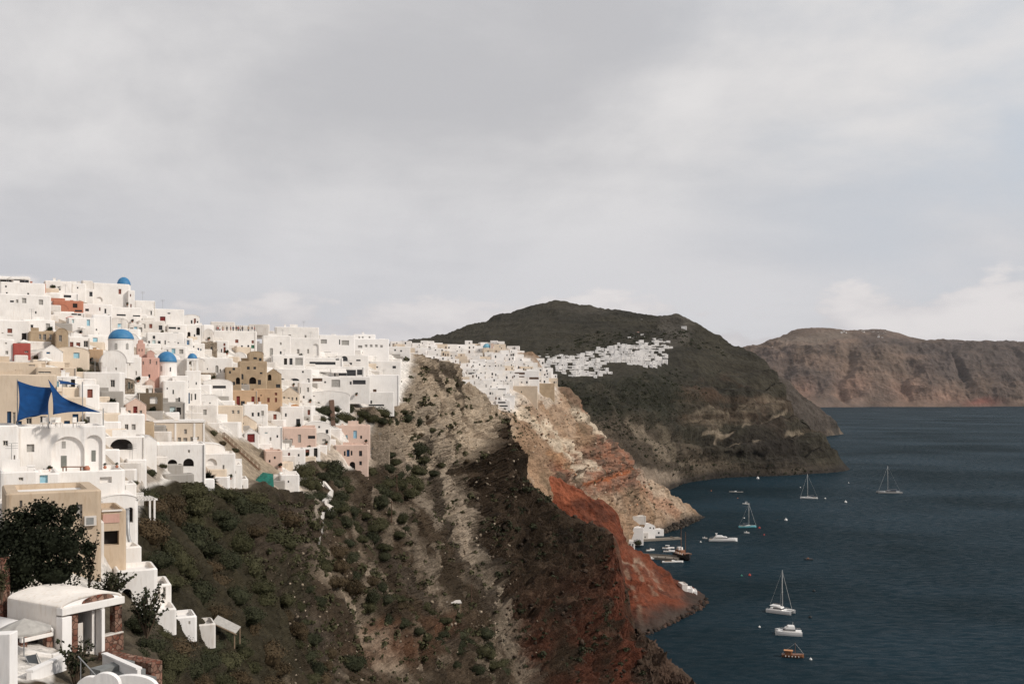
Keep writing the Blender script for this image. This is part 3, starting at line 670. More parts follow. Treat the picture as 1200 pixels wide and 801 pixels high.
# ---- the far caldera wall
T4 = Terrain([(c_[0], [c_[1][0]] + [(k_[0], k_[1] + 740) for k_ in c_[1][1:]]) for c_ in [
 (780, [(480,(0,-10)),(466,7500),(446,7700),(428,7950),(414,8250)]),
 (860, [(479.5,(0,-10)),(466,7450),(446,7650),(426,7900),(410,8250)]),
 (885, [(479,(0,-10)),(466,7400),(446,7600),(424,7850),(407.5,8250)]),
 (905, [(479,(0,-10)),(466,7400),(443,7600),(418,7850),(399,8300)]),
 (935, [(479,(0,-10)),(464,7400),(438,7600),(408,7850),(385.5,8400)]),
 (972, [(478.5,(0,-10)),(463,7350),(436,7550),(408,7850),(384.5,8400)]),
 (1000,[(478.5,(0,-10)),(463,7400),(437,7600),(409,7850),(388,8400)]),
 (1018,[(478,(0,-10)),(463,7400),(436,7600),(408,7850),(387.5,8400)]),
 (1035,[(478,(0,-10)),(463,7400),(436,7600),(408,7850),(386.5,8400)]),
 (1060,[(478,(0,-10)),(464,7400),(439,7600),(413,7850),(393,8350)]),
 (1085,[(478,(0,-10)),(464,7400),(442,7600),(418,7850),(400,8300)]),
 (1130,[(478,(0,-10)),(464,7400),(443,7600),(419,7850),(401,8300)]),
 (1175,[(477.5,(0,-10)),(464,7450),(443,7650),(420,7900),(402,8300)]),
 (1230,[(477.5,(0,-10)),(464,7500),(445,7700),(424,7950),(404,8400)]),
 (1420,[(477,(0,-10)),(466,7700),(450,7900),(434,8200),(416,8700)]),
]], back=lambda u: [(150, -30.0 + 0*u), (900, -150.0 + 0*u), (2500, -500.0 + 0*u)], front=[(-60, -6), (-120, -30)], step=1.0, smooth=3.0)
def far_disp(p, px, py, bk):
    a = fbm(p, 900, 4, 503) * 45 + fbm(p, 300, 4, 509, True) * 48 + fbm(p, 90, 3, 521, True) * 20
    warp = fbm(p, 500, 3, 505) * 260
    g = np.abs(np.sin((p[:, 0]*1.0 - p[:, 2]*0.35 + warp) / 170.0)); a += -58 * (1 - smst(0.0, 0.6, g)) * smst(395, 425, py)
    top = smst(395, 410, py)
    return a * (0.1 + 0.9*smst(10, 90, p[:, 2])) * (0.35 + 0.65*top)
def far_paint(p, px, py, bk):
    n1 = fbm(p, 700, 5, 551); n2 = fbm(p, 160, 4, 555)
    st = fbm(np.stack([p[:, 0] - p[:, 2]*0.5, p[:, 1]*0.3, p[:, 2]*0.12], 1), 160, 4, 571)
    ly = fbm(np.stack([p[:, 0]*0.12, p[:, 1]*0.12, p[:, 2] + 0.05*p[:, 0]], 1), 60, 3, 577)
    wx = px + 5*n1; wy = py + 4*n2
    c = np.tile(np.array((0.150, 0.110, 0.085)), (len(p), 1))
    c = mixc(c, smst(0.0, 0.4, st)*0.55, (0.110, 0.085, 0.075)); c = mixc(c, smst(0.05, 0.4, n1)*0.5, (0.095, 0.080, 0.072)); c = mixc(c, smst(0.05, 0.4, ly)*0.35, (0.29, 0.20, 0.15))
    m = poly_mask(wx, wy, [(920,415),(945,430),(975,445),(1000,440),(960,470),(930,460),(915,435)], 7); c = mixc(c, m*0.55, (0.085, 0.072, 0.066))
    m = poly_mask(wx, wy, [(1005,393),(1050,396),(1090,402),(1210,402),(1210,450),(1150,440),(1110,450),(1080,420),(1045,410),(1010,415)], 9); c = mixc(c, m*0.62, (0.088, 0.074, 0.068))
    for (x0, y0, rx, ry) in ((1000,455,22,14),(1060,458,20,14),(1110,465,26,10),(940,460,16,12)):
        c = mixc(c, 0.55*np.exp(-(((wx-x0)/rx)**2 + ((wy-y0)/ry)**2)), (0.34, 0.205, 0.150))
    c = mixc(c, 0.6*np.exp(-(((wx-1150)/20)**2 + ((wy-472)/5)**2)), (0.25, 0.085, 0.065))
    m = poly_mask(wx, wy, [(910,398),(975,388),(1000,395),(960,405),(915,408)], 5); c = mixc(c, m*0.4, (0.22, 0.185, 0.150))
    return np.clip(c*0.86, 0.01, 0.9)
MROCK4 = rock_mat('far_rock', 0.03, 0.7, 0.75, 1.2, 12.0)
T4.build('far_island', MROCK4, far_disp, far_paint)

# ---------------------------------------------------------------- sea
def sea_mat():
    m, nt, b = new_mat('sea_water')
    geo = nd(nt, 'ShaderNodeNewGeometry')
    def noise(sc, vs, det, ro=0.6):
        mp = nd(nt, 'ShaderNodeMapping'); mp.inputs['Scale'].default_value = vs; mp.inputs['Rotation'].default_value = (0, 0, 0.35)
        nt.links.new(geo.outputs['Position'], mp.inputs['Vector'])
        n = nd(nt, 'ShaderNodeTexNoise'); n.inputs['Scale'].default_value = sc; n.inputs['Detail'].default_value = det; n.inputs['Roughness'].default_value = ro
        nt.links.new(mp.outputs[0], n.inputs['Vector']); return n.outputs['Fac']
    calm = noise(0.0035, (0.9, 1.25, 1), 6); rip = noise(0.22, (0.6, 1.4, 1), 6, 0.65); swell = noise(0.05, (0.5, 1.3, 1), 4)
    rr = nd(nt, 'ShaderNodeMapRange'); rr.inputs[1].default_value = 0.38; rr.inputs[2].default_value = 0.62; nt.links.new(calm, rr.inputs[0])
    mx = nd(nt, 'ShaderNodeMix', data_type='RGBA'); nt.links.new(rr.outputs[0], mx.inputs[0])
    mx.inputs[6].default_value = (0.0085, 0.0185, 0.024, 1); mx.inputs[7].default_value = (0.012, 0.029, 0.041, 1)
    nt.links.new(mx.outputs[2], b.inputs['Base Color'])
    b.inputs['Specular IOR Level'].default_value = 0.0; b.inputs['Roughness'].default_value = 0.6
    ad = nd(nt, 'ShaderNodeMath', operation='MULTIPLY_ADD'); ad.inputs[1].default_value = 2.2; nt.links.new(swell, ad.inputs[0]); nt.links.new(rip, ad.inputs[2])
    bp = nd(nt, 'ShaderNodeBump'); bp.inputs['Strength'].default_value = 1.0; bp.inputs['Distance'].default_value = 0.8
    nt.links.new(ad.outputs[0], bp.inputs['Height']); nt.links.new(bp.outputs[0], b.inputs['Normal'])
    # wave facets tilt towards the viewer, so the sea mirrors far less of the low sky than a flat sheet would
    gl = nd(nt, 'ShaderNodeBsdfGlossy'); gl.inputs['Roughness'].default_value = 0.22; nt.links.new(bp.outputs[0], gl.inputs['Normal'])
    fr = nd(nt, 'ShaderNodeFresnel'); fr.inputs['IOR'].default_value = 1.33; nt.links.new(bp.outputs[0], fr.inputs['Normal'])
    r2 = nd(nt, 'ShaderNodeMapRange'); r2.inputs[1].default_value = 0.36; r2.inputs[2].default_value = 0.64; r2.inputs[3].default_value = 0.08; r2.inputs[4].default_value = 0.16; nt.links.new(calm, r2.inputs[0])
    r3 = nd(nt, 'ShaderNodeMapRange'); r3.inputs[1].default_value = 0.38; r3.inputs[2].default_value = 0.62; r3.inputs[3].default_value = 0.3; r3.inputs[4].default_value = 1.75; nt.links.new(rip, r3.inputs[0])
    f0 = nd(nt, 'ShaderNodeMath', operation='MULTIPLY'); nt.links.new(r2.outputs[0], f0.inputs[0]); nt.links.new(r3.outputs[0], f0.inputs[1])
    fm = nd(nt, 'ShaderNodeMath', operation='MULTIPLY'); nt.links.new(fr.outputs[0], fm.inputs[0]); nt.links.new(f0.outputs[0], fm.inputs[1])
    ms = nd(nt, 'ShaderNodeMixShader'); nt.links.new(fm.outputs[0], ms.inputs[0]); nt.links.new(b.outputs[0], ms.inputs[1]); nt.links.new(gl.outputs[0], ms.inputs[2])
    nt.links.new(ms.outputs[0], nt.nodes['Material Output'].inputs['Surface'])
    return m
s = MB(); s.face([(-60000, -20000, 0), (60000, -20000, 0), (60000, 90000, 0), (-60000, 90000, 0)])
tag(s.build('sea', sea_mat()), kind='structure')
# ---------------------------------------------------------------- house kit
WHITE = plaster('white_plaster', (0.80, 0.765, 0.725)); WHITE2 = plaster('bright_whitewash', (0.83, 0.80, 0.77), 0.06, dirt_amt=0.15)
WHITE3 = plaster('weathered_shaded_whitewash', (0.70, 0.655, 0.605), 0.16, dirt_amt=0.45)  # weathered walls; on the columned porch house it also carries painted shading
C = {'white': WHITE, 'bright': WHITE2, 'worn': WHITE3,
     'cream': plaster('cream_plaster', (0.66, 0.555, 0.44)), 'beige': plaster('beige_plaster', (0.58, 0.475, 0.365)), 'yellow': plaster('sand_yellow_plaster', (0.52, 0.41, 0.30), dirt_amt=0.45),
     'pink': plaster('pink_plaster', (0.64, 0.475, 0.395)), 'rose': plaster('rose_plaster', (0.56, 0.345, 0.285)), 'ochre': plaster('ochre_plaster', (0.50, 0.345, 0.22), dirt_amt=0.4),
     'tan': plaster('tan_tuff', (0.42, 0.32, 0.215), 0.22, dirt_amt=0.5), 'terra': plaster('terracotta_plaster', (0.46, 0.195, 0.125)), 'orange': plaster('orange_plaster', (0.62, 0.27, 0.07)),
     'red': plaster('red_plaster', (0.36, 0.085, 0.07)), 'brown': plaster('brown_render', (0.15, 0.115, 0.08), dirt_amt=0.5), 'grey': plaster('grey_render', (0.34, 0.315, 0.285)),
     'stone': stone('rubble_stone', (0.26, 0.21, 0.155), (0.38, 0.31, 0.24), (0.20, 0.16, 0.12), 1.6)}
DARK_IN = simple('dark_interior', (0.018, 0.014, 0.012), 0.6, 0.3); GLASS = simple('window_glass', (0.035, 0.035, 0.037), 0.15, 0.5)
OP = {'w': GLASS, 'd': DARK_IN, 'o': DARK_IN, 'wg': simple('grey_shutter', (0.33, 0.315, 0.29)), 'wr': simple('red_brown_shutter', (0.20, 0.065, 0.045)),
      'wb': simple('pale_blue_paint', (0.30, 0.52, 0.62)), 'wt': simple('pale_teal_paint', (0.50, 0.60, 0.60)), 'dr': simple('dark_red_door', (0.16, 0.022, 0.020)), 'db': simple('blue_paint', (0.035, 0.13, 0.26)),
      'dp': simple('pale_blue_door', (0.26, 0.46, 0.58)), 'dk': simple('brown_wood', (0.11, 0.062, 0.040)), 'dg': simple('grey_green_door', (0.17, 0.175, 0.155)), 'n': WHITE, 'wn': simple('navy_paint', (0.018, 0.055, 0.12)), 'gr': simple('green_shutter', (0.05, 0.16, 0.10))}
FRAME = simple('painted_frame', (0.60, 0.56, 0.50)); BLUE = None
def dome_mat():
    m, nt, b = new_mat('blue_dome_paint'); geo = nd(nt, 'ShaderNodeNewGeometry')
    n = nd(nt, 'ShaderNodeTexNoise'); n.inputs['Scale'].default_value = 1.2; n.inputs['Detail'].default_value = 6; nt.links.new(geo.outputs['Position'], n.inputs['Vector'])
    r = nd(nt, 'ShaderNodeMapRange'); r.inputs[1].default_value = 0.35; r.inputs[2].default_value = 0.7; nt.links.new(n.outputs['Fac'], r.inputs[0])
    mx = nd(nt, 'ShaderNodeMix', data_type='RGBA'); nt.links.new(r.outputs[0], mx.inputs[0]); mx.inputs[6].default_value = (0.032, 0.155, 0.33, 1); mx.inputs[7].default_value = (0.065, 0.215, 0.37, 1)
    nt.links.new(mx.outputs[2], b.inputs['Base Color']); b.inputs['Roughness'].default_value = 0.55; b.inputs['Specular IOR Level'].default_value = 0.3
    return m
BLUE = dome_mat()

def arc(xc, zc, rx, rz, a0, a1, n=10):
    return [(xc + rx*math.cos(a0 + (a1-a0)*i/n), zc + rz*math.sin(a0 + (a1-a0)*i/n)) for i in range(n+1)]
def front_wall(mb, xl, xr, zb, zt, holes, y=0.0):
    xs = sorted({xl, xr, *[h[0] for h in holes], *[h[1] for h in holes]}); zs = sorted({zb, zt, *[h[2] for h in holes], *[h[3] for h in holes]})
    for a, b in zip(xs[:-1], xs[1:]):
        for c, d in zip(zs[:-1], zs[1:]):
            xm, zm = (a+b)/2, (c+d)/2
            if any(h[0] < xm < h[1] and h[2] < zm < h[3] for h in holes): continue
            mb.face([(a,y,c),(b,y,c),(b,y,d),(a,y,d)])
    for (x0, x1, z0, z1, r, arched) in holes:
        zs_ = z1
        if arched:
            rx = (x1-x0)/2; rz = min(rx, (z1-z0)*0.75); zs_ = z1 - rz; xc = (x0+x1)/2
            L = arc(xc, zs_, rx, rz, math.pi, math.pi/2, 7); R = arc(xc, zs_, rx, rz, math.pi/2, 0, 7)
            for (a, b) in zip(L[:-1], L[1:]): mb.face([(a[0],y,z1),(a[0],y,a[1]),(b[0],y,b[1]),(b[0],y,z1)])
            for (a, b) in zip(R[:-1], R[1:]): mb.face([(a[0],y,z1),(a[0],y,a[1]),(b[0],y,b[1]),(b[0],y,z1)])
            for (a, b) in list(zip(L[:-1], L[1:])) + list(zip(R[:-1], R[1:])): mb.face([(a[0],y,a[1]),(a[0],y+r,a[1]),(b[0],y+r,b[1]),(b[0],y,b[1])])
        else: mb.face([(x0,y,z1),(x0,y+r,z1),(x1,y+r,z1),(x1,y,z1)])
        mb.face([(x0,y,z0),(x0,y+r,z0),(x0,y+r,zs_),(x0,y,zs_)]); mb.face([(x1,y,z0),(x1,y,zs_),(x1,y+r,zs_),(x1,y+r,z0)])
        mb.face([(x0,y,z0),(x1,y,z0),(x1,y+r,z0),(x0,y+r,z0)])
class Frame:
    """a facade plane: maps photo pixels to metres across and up the facade"""
    def __init__(s, px0, px1, pb, D, yaw):
        pc = (px0+px1)/2; s.P0 = P(pc, pb, D); ang = math.atan2(-(pc-CX)/F, 1.0) + yaw
        s.rz = ang; s.x = Vector((math.cos(ang), math.sin(ang), 0)); s.y = Vector((-math.sin(ang), math.cos(ang), 0)); s.D = D
    def loc(s, px, py):
        d = Vector(((px-CX)/F, 1, (HOR-py)/F)); o = Vector((0, 0, H))
        t = (s.P0 - o).dot(s.y) / d.dot(s.y); q = o + d*t - s.P0
        return q.dot(s.x), q.z
HOUSES = []     # (px0, px1, pt, pb) taken areas of the village
LAND = []       # landmarks for telling neighbours apart
def parse(w):
    out = []
    for t in (w or '').split(';'):
        t = t.split()
        if t: out.append((t[0], *map(float, t[1:5])))
    return out
def openings(fr, spec, s=1.0):
    """-> holes for the wall, and the fillings"""
    holes, fills = [], []
    for (k, px, py, wp, hp) in spec:
        x, z = fr.loc(px, py); m = fr.D / F; w, h = wp*m, hp*m
        arched = k.endswith('^'); k = k.rstrip('^')
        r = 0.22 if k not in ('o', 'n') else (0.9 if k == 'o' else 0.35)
        holes.append([x-w/2, x+w/2, z-h/2, z+h/2, r, arched]); fills.append((k, x, z, w, h, r, arched))
    return holes, fills
NAME_OP = {'w': 'window', 'wg': 'window', 'wr': 'window', 'wb': 'window', 'wt': 'window', 'wn': 'window', 'gr': 'window', 'd': 'doorway', 'o': 'archway', 'n': 'niche'}
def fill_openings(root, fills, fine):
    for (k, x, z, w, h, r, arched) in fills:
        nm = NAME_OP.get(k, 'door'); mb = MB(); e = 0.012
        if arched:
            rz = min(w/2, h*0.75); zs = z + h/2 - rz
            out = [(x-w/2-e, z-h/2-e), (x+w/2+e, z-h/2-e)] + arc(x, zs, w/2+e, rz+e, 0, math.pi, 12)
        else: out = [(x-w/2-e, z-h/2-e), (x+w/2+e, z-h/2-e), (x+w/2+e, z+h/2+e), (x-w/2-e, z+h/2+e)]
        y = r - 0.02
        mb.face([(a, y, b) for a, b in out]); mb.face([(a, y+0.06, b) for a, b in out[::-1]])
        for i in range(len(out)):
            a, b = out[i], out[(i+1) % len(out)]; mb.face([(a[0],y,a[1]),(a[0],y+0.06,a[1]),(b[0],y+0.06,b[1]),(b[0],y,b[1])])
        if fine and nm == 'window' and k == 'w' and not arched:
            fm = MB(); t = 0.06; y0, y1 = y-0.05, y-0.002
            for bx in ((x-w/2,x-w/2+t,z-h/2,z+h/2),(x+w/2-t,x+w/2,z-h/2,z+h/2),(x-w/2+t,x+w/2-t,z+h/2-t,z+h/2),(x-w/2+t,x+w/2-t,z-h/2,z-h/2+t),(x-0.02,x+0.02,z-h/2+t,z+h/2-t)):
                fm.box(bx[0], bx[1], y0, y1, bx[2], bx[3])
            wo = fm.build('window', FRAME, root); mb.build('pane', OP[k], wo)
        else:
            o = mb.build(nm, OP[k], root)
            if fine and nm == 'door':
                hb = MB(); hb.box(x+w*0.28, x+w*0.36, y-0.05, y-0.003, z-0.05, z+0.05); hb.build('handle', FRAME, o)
def rrect(xl, xr, y0, y1, c):
    return [(xl+c, y0), (xr-c, y0), (xr-c*0.29, y0+c*0.29), (xr, y0+c), (xr, y1-c), (xr-c, y1), (xl+c, y1), (xl, y1-c), (xl, y0+c), (xl+c*0.29, y0+c*0.29)]
RC = random.Random(77); GREYP = simple('grey_pipe', (0.30, 0.29, 0.28))
def house(px0, px1, pt, pb, label, col='white', roof='flat', w='', yaw=0.0, dep=6.5, D=None, lm=None, cat='house', name=None, group=None, rcol=None, found=4.0, par=None, terr=None, on=None):
    global LASTD
    D = D or (LASTD + on if on is not None else (terr or T1).depth((px0+px1)/2, pb)); LASTD = D
    fr = Frame(px0, px1, pb, D, yaw); xl, zt = fr.loc(px0, pt); xr, _ = fr.loc(px1, pt); _, ztop = fr.loc((px0+px1)/2, pt); zt = ztop
    HOUSES.append((px0, px1, pt, pb))
    if lm: LAND.append(((px0+px1)/2, (pt+pb)/2, lm))
    nm = name or {'white': 'white_house', 'bright': 'white_house', 'worn': 'white_house', 'stone': 'stone_house', 'pink': 'pink_house', 'rose': 'pink_house', 'ochre': 'ochre_house', 'tan': 'tan_house', 'terra': 'terracotta_house'}.get(col, 'house')
    root = empty(nm, fr.P0, fr.rz); tag(root, label, cat, group)
    mat = C[col]; fine = D < 175
    holes, fills = openings(fr, parse(w)); c = min(0.28, (xr-xl)*0.09); zb = -found
    hh = zt; W = xr - xl; mb = MB()
    rise = 0
    if roof == 'vault': rise = min(W*0.5, zt*0.5)
    elif roof == 'gable': rise = min(W*0.34, zt*0.45)
    elif roof == 'low': rise = min(W*0.16, zt*0.3)
    zs = zt - rise
    ztw = zs if rise else zt - 0.13
    for q in holes:
        q[0] = max(q[0], xl+c+0.02); q[1] = min(q[1], xr-c-0.02); q[2] = max(q[2], zb+0.1); q[3] = min(q[3], ztw-0.03)
    niches = [q for q, f in zip(holes, fills) if f[0] == 'n']
    inn = [f for q, f in zip(holes, fills) if f[0] != 'n' and any(n_[0] < f[1] < n_[1] and n_[2] < f[2] < n_[3] for n_ in niches)]
    holes, fills = [q for q, f in zip(holes, fills) if f not in inn], [f for f in fills if f not in inn]
    ok = [i for i, q in enumerate(holes) if q[1]-q[0] > 0.08 and q[3]-q[2] > 0.08 and not any(q[0] < p_[1] and q[1] > p_[0] and q[2] < p_[3] and q[3] > p_[2] for p_ in holes[:i])]
    fills = [(fills[i][0], (holes[i][0]+holes[i][1])/2, (holes[i][2]+holes[i][3])/2, holes[i][1]-holes[i][0], holes[i][3]-holes[i][2], fills[i][5], fills[i][6]) for i in ok]; holes = [holes[i] for i in ok]
    front_wall(mb, xl+c, xr-c, zb, ztw, holes)
    ol = rrect(xl, xr, 0, dep, c)
    n = len(ol)
    for i in range(1, n):
        j = (i+1) % n; a, b = ol[i], ol[j]; mb.face([(a[0],a[1],zb),(b[0],b[1],zb),(b[0],b[1],ztw),(a[0],a[1],ztw)])
    rm = MB(); pw = par if par is not None else 0.28
    if not rise:
        cen = ((xl+xr)/2, dep/2)
        def inset(d): return [(x + (d if x < cen[0] else -d), y + (d if y < cen[1] else -d)) for x, y in ol]
        r0 = [(x, y, ztw) for x, y in ol]; r1 = [(x, y, zt) for x, y in inset(0.11)]; r2 = [(x, y, zt) for x, y in inset(pw)]; r3 = [(x, y, zt-0.38) for x, y in inset(pw+0.03)]
        mb.loft([r0, r1, r2, r3], True, False)
        rm.face(r3); rm.face([(x, y, z-0.1) for x, y, z in r3[::-1]])
    else:
        N = 14 if rise else 1
        if roof == 'gable': prof = [(xl, zs), ((xl+xr)/2, zt), (xr, zs)]
        else: prof = arc((xl+xr)/2, zs, W/2, rise, math.pi, 0, N)
        prof_in = prof
        for (a, b) in zip(prof[:-1], prof[1:]): mb.face([(a[0],0,zs),(b[0],0,zs),(b[0],0,b[1]),(a[0],0,a[1])]) if max(a[1], b[1]) > zs else None
        o = 0.05
        pr = [(x, z+o) for x, z in prof]; pr[0] = (xl-o, zs-0.02); pr[-1] = (xr+o, zs-0.02)
        y0 = -0.06; y1 = dep
        for (a, b) in zip(pr[:-1], pr[1:]): rm.face([(a[0],y0,a[1]),(b[0],y0,b[1]),(b[0],y1,b[1]),(a[0],y1,a[1])])
        for (a, b, p_, q) in zip(pr[:-1], pr[1:], prof[:-1], prof[1:]): rm.face([(p_[0],y0,p_[1]),(q[0],y0,q[1]),(b[0],y0,b[1]),(a[0],y0,a[1])])
    wall = mb.build('wall', mat, root)
    rf = rm.build('roof', C[rcol] if rcol else (mat if rise else (WHITE2 if col in ('white', 'bright') else mat)), root, smooth=False)
    # roof clutter: low partition walls, chimneys, a tank; a rain pipe down the front
    if not rise and cat in ('house', 'mansion', 'restaurant', 'hotel') and W > 2.2 and dep > 3:
        for k in range(RC.choice((0, 1, 1, 2, 2))):
            cx_, cy_ = xl + W*RC.uniform(.15, .85), dep*RC.uniform(.25, .8)
            if RC.random() < .6: chimney(rf, cx_, cy_, zt-.42, RC.uniform(.35, .6), RC.uniform(.5, 1.2), mat if RC.random() < .6 else WHITE)
            else:
                q_ = MB(); L_ = RC.uniform(1.0, min(3.0, W*.5)); q_.box(cx_-L_/2, cx_+L_/2, cy_, cy_+.22, zt-.4, zt+RC.uniform(.3, 1.0)); q_.build('partition', mat, root)
        if RC.random() < .22:
            q_ = MB(); cx_, cy_ = xl + W*RC.uniform(.2, .8), dep*RC.uniform(.3, .7); ah = RC.uniform(1.5, 2.6); q_.tube([(cx_, cy_, zt-.4), (cx_, cy_, zt+ah)], .03, 5); [q_.tube([(cx_-.5, cy_, zt+ah-k_*.22), (cx_+.5, cy_, zt+ah-k_*.22)], .018, 4) for k_ in range(3)]; q_.build('aerial', GREYP, root)
        if W > 3.5 and RC.random() < .5:
            fx = xl + W*RC.choice((.04, .96))
            if not any(q[0]-.1 < fx < q[1]+.1 for q in holes): q_ = MB(); q_.tube([(fx, -.09, -1), (fx, -.09, zt-.15)], .055, 6); q_.build('drain_pipe', FRAME if RC.random() < .5 else GREYP, root)
    fill_openings(root, fills, fine)
    fill_openings(root, [(k, x, z, w_, h_, 0.33, a) for (k, x, z, w_, h_, r, a) in inn], False)
    return root, fr, (xl, xr, zt, dep), rf
def chimney(rf, x, y, z, w=0.5, h=0.9, mat=None):
    m = MB(); m.box(x-w/2, x+w/2, y-w/2, y+w/2, z-0.45, z+h); m.box(x-w/2-0.06, x+w/2+0.06, y-w/2-0.06, y+w/2+0.06, z+h, z+h+0.1); m.build('chimney', mat or WHITE, rf)
def cross(root, x, y, z, s=0.5, mat=None):
    m = MB(); m.box(x-0.05, x+0.05, y-0.05, y+0.05, z, z+s*1.6); m.box(x-s*0.42, x-0.05, y-0.05, y+0.05, z+s*0.95, z+s*1.08); m.box(x+0.05, x+s*0.42, y-0.05, y+0.05, z+s*0.95, z+s*1.08)
    m.build('cross', mat or WHITE, root)
def dome_on(root, fr, pxl, pxr, ptop, pbase, pdrum, y, mat=None, wins='', smooth=True, name='dome', k=28):
    """drum from pdrum up to pbase, dome up to ptop; returns top height"""
    xa, zb = fr.loc(pxl, pbase); xb, _ = fr.loc(pxr, pbase); xc = (xa+xb)/2; r = (xb-xa)/2
    _, zt = fr.loc((pxl+pxr)/2, ptop); _, zd = fr.loc((pxl+pxr)/2, pdrum)
    d = MB(); d.lathe([(r, zd), (r, zb-0.12), (r*1.05, zb-0.1), (r*1.05, zb)], xc, y, k)
    dr = d.build('drum', WHITE, root)
    m = MB(); hh = zt-zb
    m.lathe([(r*1.01*math.cos(a), zb + hh*math.sin(a)) for a in [math.pi/2*i/12 for i in range(12)]] + [(0.03, zt)], xc, y, k, True)
    do = m.build(name, mat or BLUE, root, smooth=True)
    for (kk, px, py, wp, hp) in parse(wins):
        x, z = fr.loc(px, py); dx = x-xc
        if abs(dx) > r*0.97: continue
        mm = fr.D/F; ang = math.asin(dx/r); w, h = wp*mm, hp*mm
        nx, ny = math.sin(ang), -math.cos(ang); tx, ty = math.cos(ang), math.sin(ang)
        q = MB(); out = [(-w/2, z-h/2), (w/2, z-h/2)] + arc(0, z+h/2-w/2, w/2, w/2, 0, math.pi, 8)
        fp = lambda a, b, o: (xc + nx*(r+o) + tx*a, y + ny*(r+o) + ty*a, b)
        q.face([fp(a, b, 0.04) for a, b in out])
        for i in range(len(out)):
            a, b = out[i], out[(i+1) % len(out)]; q.face([fp(*a, 0.04), fp(*a, -0.15), fp(*b, -0.15), fp(*b, 0.04)])
        q.build('window', OP[kk], dr)
    return xc, zt, r
# ---------------------------------------------------------------- the village, from the skyline down
h = house
# far left skyline
h(-8,36,324,334,'white rooftop bar on the far left skyline under a flat brown canopy',w='w 7 329.5 12 4;w 25 329.5 16 4',yaw=.1,lm='the skyline bar',rcol='brown',cat='bar',name='rooftop_bar')
r_, fr_, bx_, rf_ = h(0,53,331,352,'broad white house below the skyline bar, upper wall with two tiny windows',w='w 7 335.5 1.6 2.4;w 8 343 1.8 1.8;w 33 344 2 2',yaw=.06)
h(21,54,331.5,339,'terracotta parapet block on top of the broad white house',col='terra',yaw=.1,on=4,lm='the terracotta parapet')
h(-6,60,345,380,'large white house with two grey shutters and rounded corner, upper left',w='wg 28.3 352 4.6 6;wg 48 354 4.6 6;w 14 353 4 2.2;wg 20.2 352.8 2.4 3.8;w 42 366 1.6 3',yaw=.1,lm='the two-shutter white house')
h(52,84,329,344,'long white flat house on the skyline behind dark hedge',yaw=.05,lm='the hedged skyline house',w='w 70 339 2 2')
h(84,101,332,345,'white cubic house on the skyline just left of the church block',yaw=.05,w='w 91 337 1.5 2')
h(58,92,343,353,'open white terrace house with blue chairs along its dark front',w='w 65 347 10 3.2;w 79 347 8 3',yaw=.05,lm='the blue-chair terrace')
h(62,98,352,366,'terracotta house with dark plants at its right end',col='terra',yaw=.08,w='d 88 358 5 5;w 92 364 8 2',lm='the terracotta house')
h(63,80,356.5,367,'small terracotta barrel-vaulted room in front of the terracotta house',col='terra',roof='vault',on=-3,yaw=.05)
# church on the skyline
r_, fr_, bx_, rf_ = h(109,152,332,358,'tall blank white church block with small blue dome on the skyline',w='n^ 116.5 350.5 7 5.5;wr 140.5 341.5 3 6;wr 151 346 1.4 3',yaw=.10,cat='church',name='church',lm='the skyline church')
xc_, zt_, rr_ = dome_on(r_, fr_, 138, 154.3, 323.6, 333, 345, 1.9, k=22); cross(r_, xc_, 3.0, zt_, 0.5)
h(150,158,340,362,'slim white annex at the right side of the skyline church',on=1,yaw=.1,w='wr 153 346 1.3 3;wr 153.5 358 1.5 4')
h(158,182,352,366,'plain white skyline block right of the church',yaw=.08,lm='the plain skyline block')
h(181,216,362,381,'long white skyline house with a tall red door',w='dr 190.7 375 6 8.6;w 198 367 3 1.5',yaw=.06,lm='the red-doored house')
h(214,234,368.5,384,'white vaulted skyline house with three small dark windows',roof='low',w='w 214.8 377.6 2.2 3.8;w 224.6 377 1.8 4;wr 228.4 376.2 2.2 6.4;w 231.5 377.6 1.8 3',yaw=.05,lm='the vaulted skyline house')
h(213,238,380,398,'white house with two dark arched doors below the vaulted skyline house',w='o^ 221.5 392.5 3.4 7.6;o^ 232.2 388 4.2 9;w 228 393 1.5 3',yaw=.05,lm='the two-arch house')
h(90,132,356,373,'white terraced block under the skyline church, left side',w='w 102 363 4 3;wr 117 362 1.5 4;w 123.5 364.5 2 6',yaw=.08)
h(130,166,360,378,'white stepped wall house under the skyline church, right side',w='w 142 369 10 2;w 160 370 8 1.6;wr 163 370 3 1.6',yaw=.08,lm='the stepped wall house')
h(62,100,366,378,'low white terrace house with a red pot at its corner',w='w 87 368 6 2;w 93 368.5 4 2',yaw=.05)
h(79,112,372,392,'white house with two pale blue doors beside the pink umbrella',w='wt 85.6 376 2.4 4.4;wb 103.6 378 3.4 7.4;w 97 383 2 1.5',yaw=.06,lm='the pale-blue-door house')
h(108,131,369,399,'bright tall white house wall left of the large blue dome',col='bright',w='w 113 386 1.5 2',yaw=.04)
h(34,68,388,406,'tan house with four dark windows and rounded end',col='tan',w='w 47 394.3 2.4 6;w 52.3 395 3.4 7.4;w 59.2 395 2.4 7',yaw=.05,lm='the tan four-window house')
h(65,80,384.5,406,'tan round-gabled end of the four-window house',col='tan',roof='vault',w='w 70.8 396.2 3.2 7.4',on=-2,yaw=.05)
h(-4,36,375,402,'white house with black doorway and one red shutter',w='d 28.3 395.5 5 10.6;wr 11.5 387.4 5 5.2;w 11.6 392.8 6 1.2;w 3 390 2 1.2;w 11 398.4 3 1.6',yaw=.06,lm='the red-shutter house')
h(79,99,388,405,'white gabled house with one dark slit window',roof='gable',w='w 87 398 2.6 6.2;w 82.5 405 2.5 3',yaw=.05)
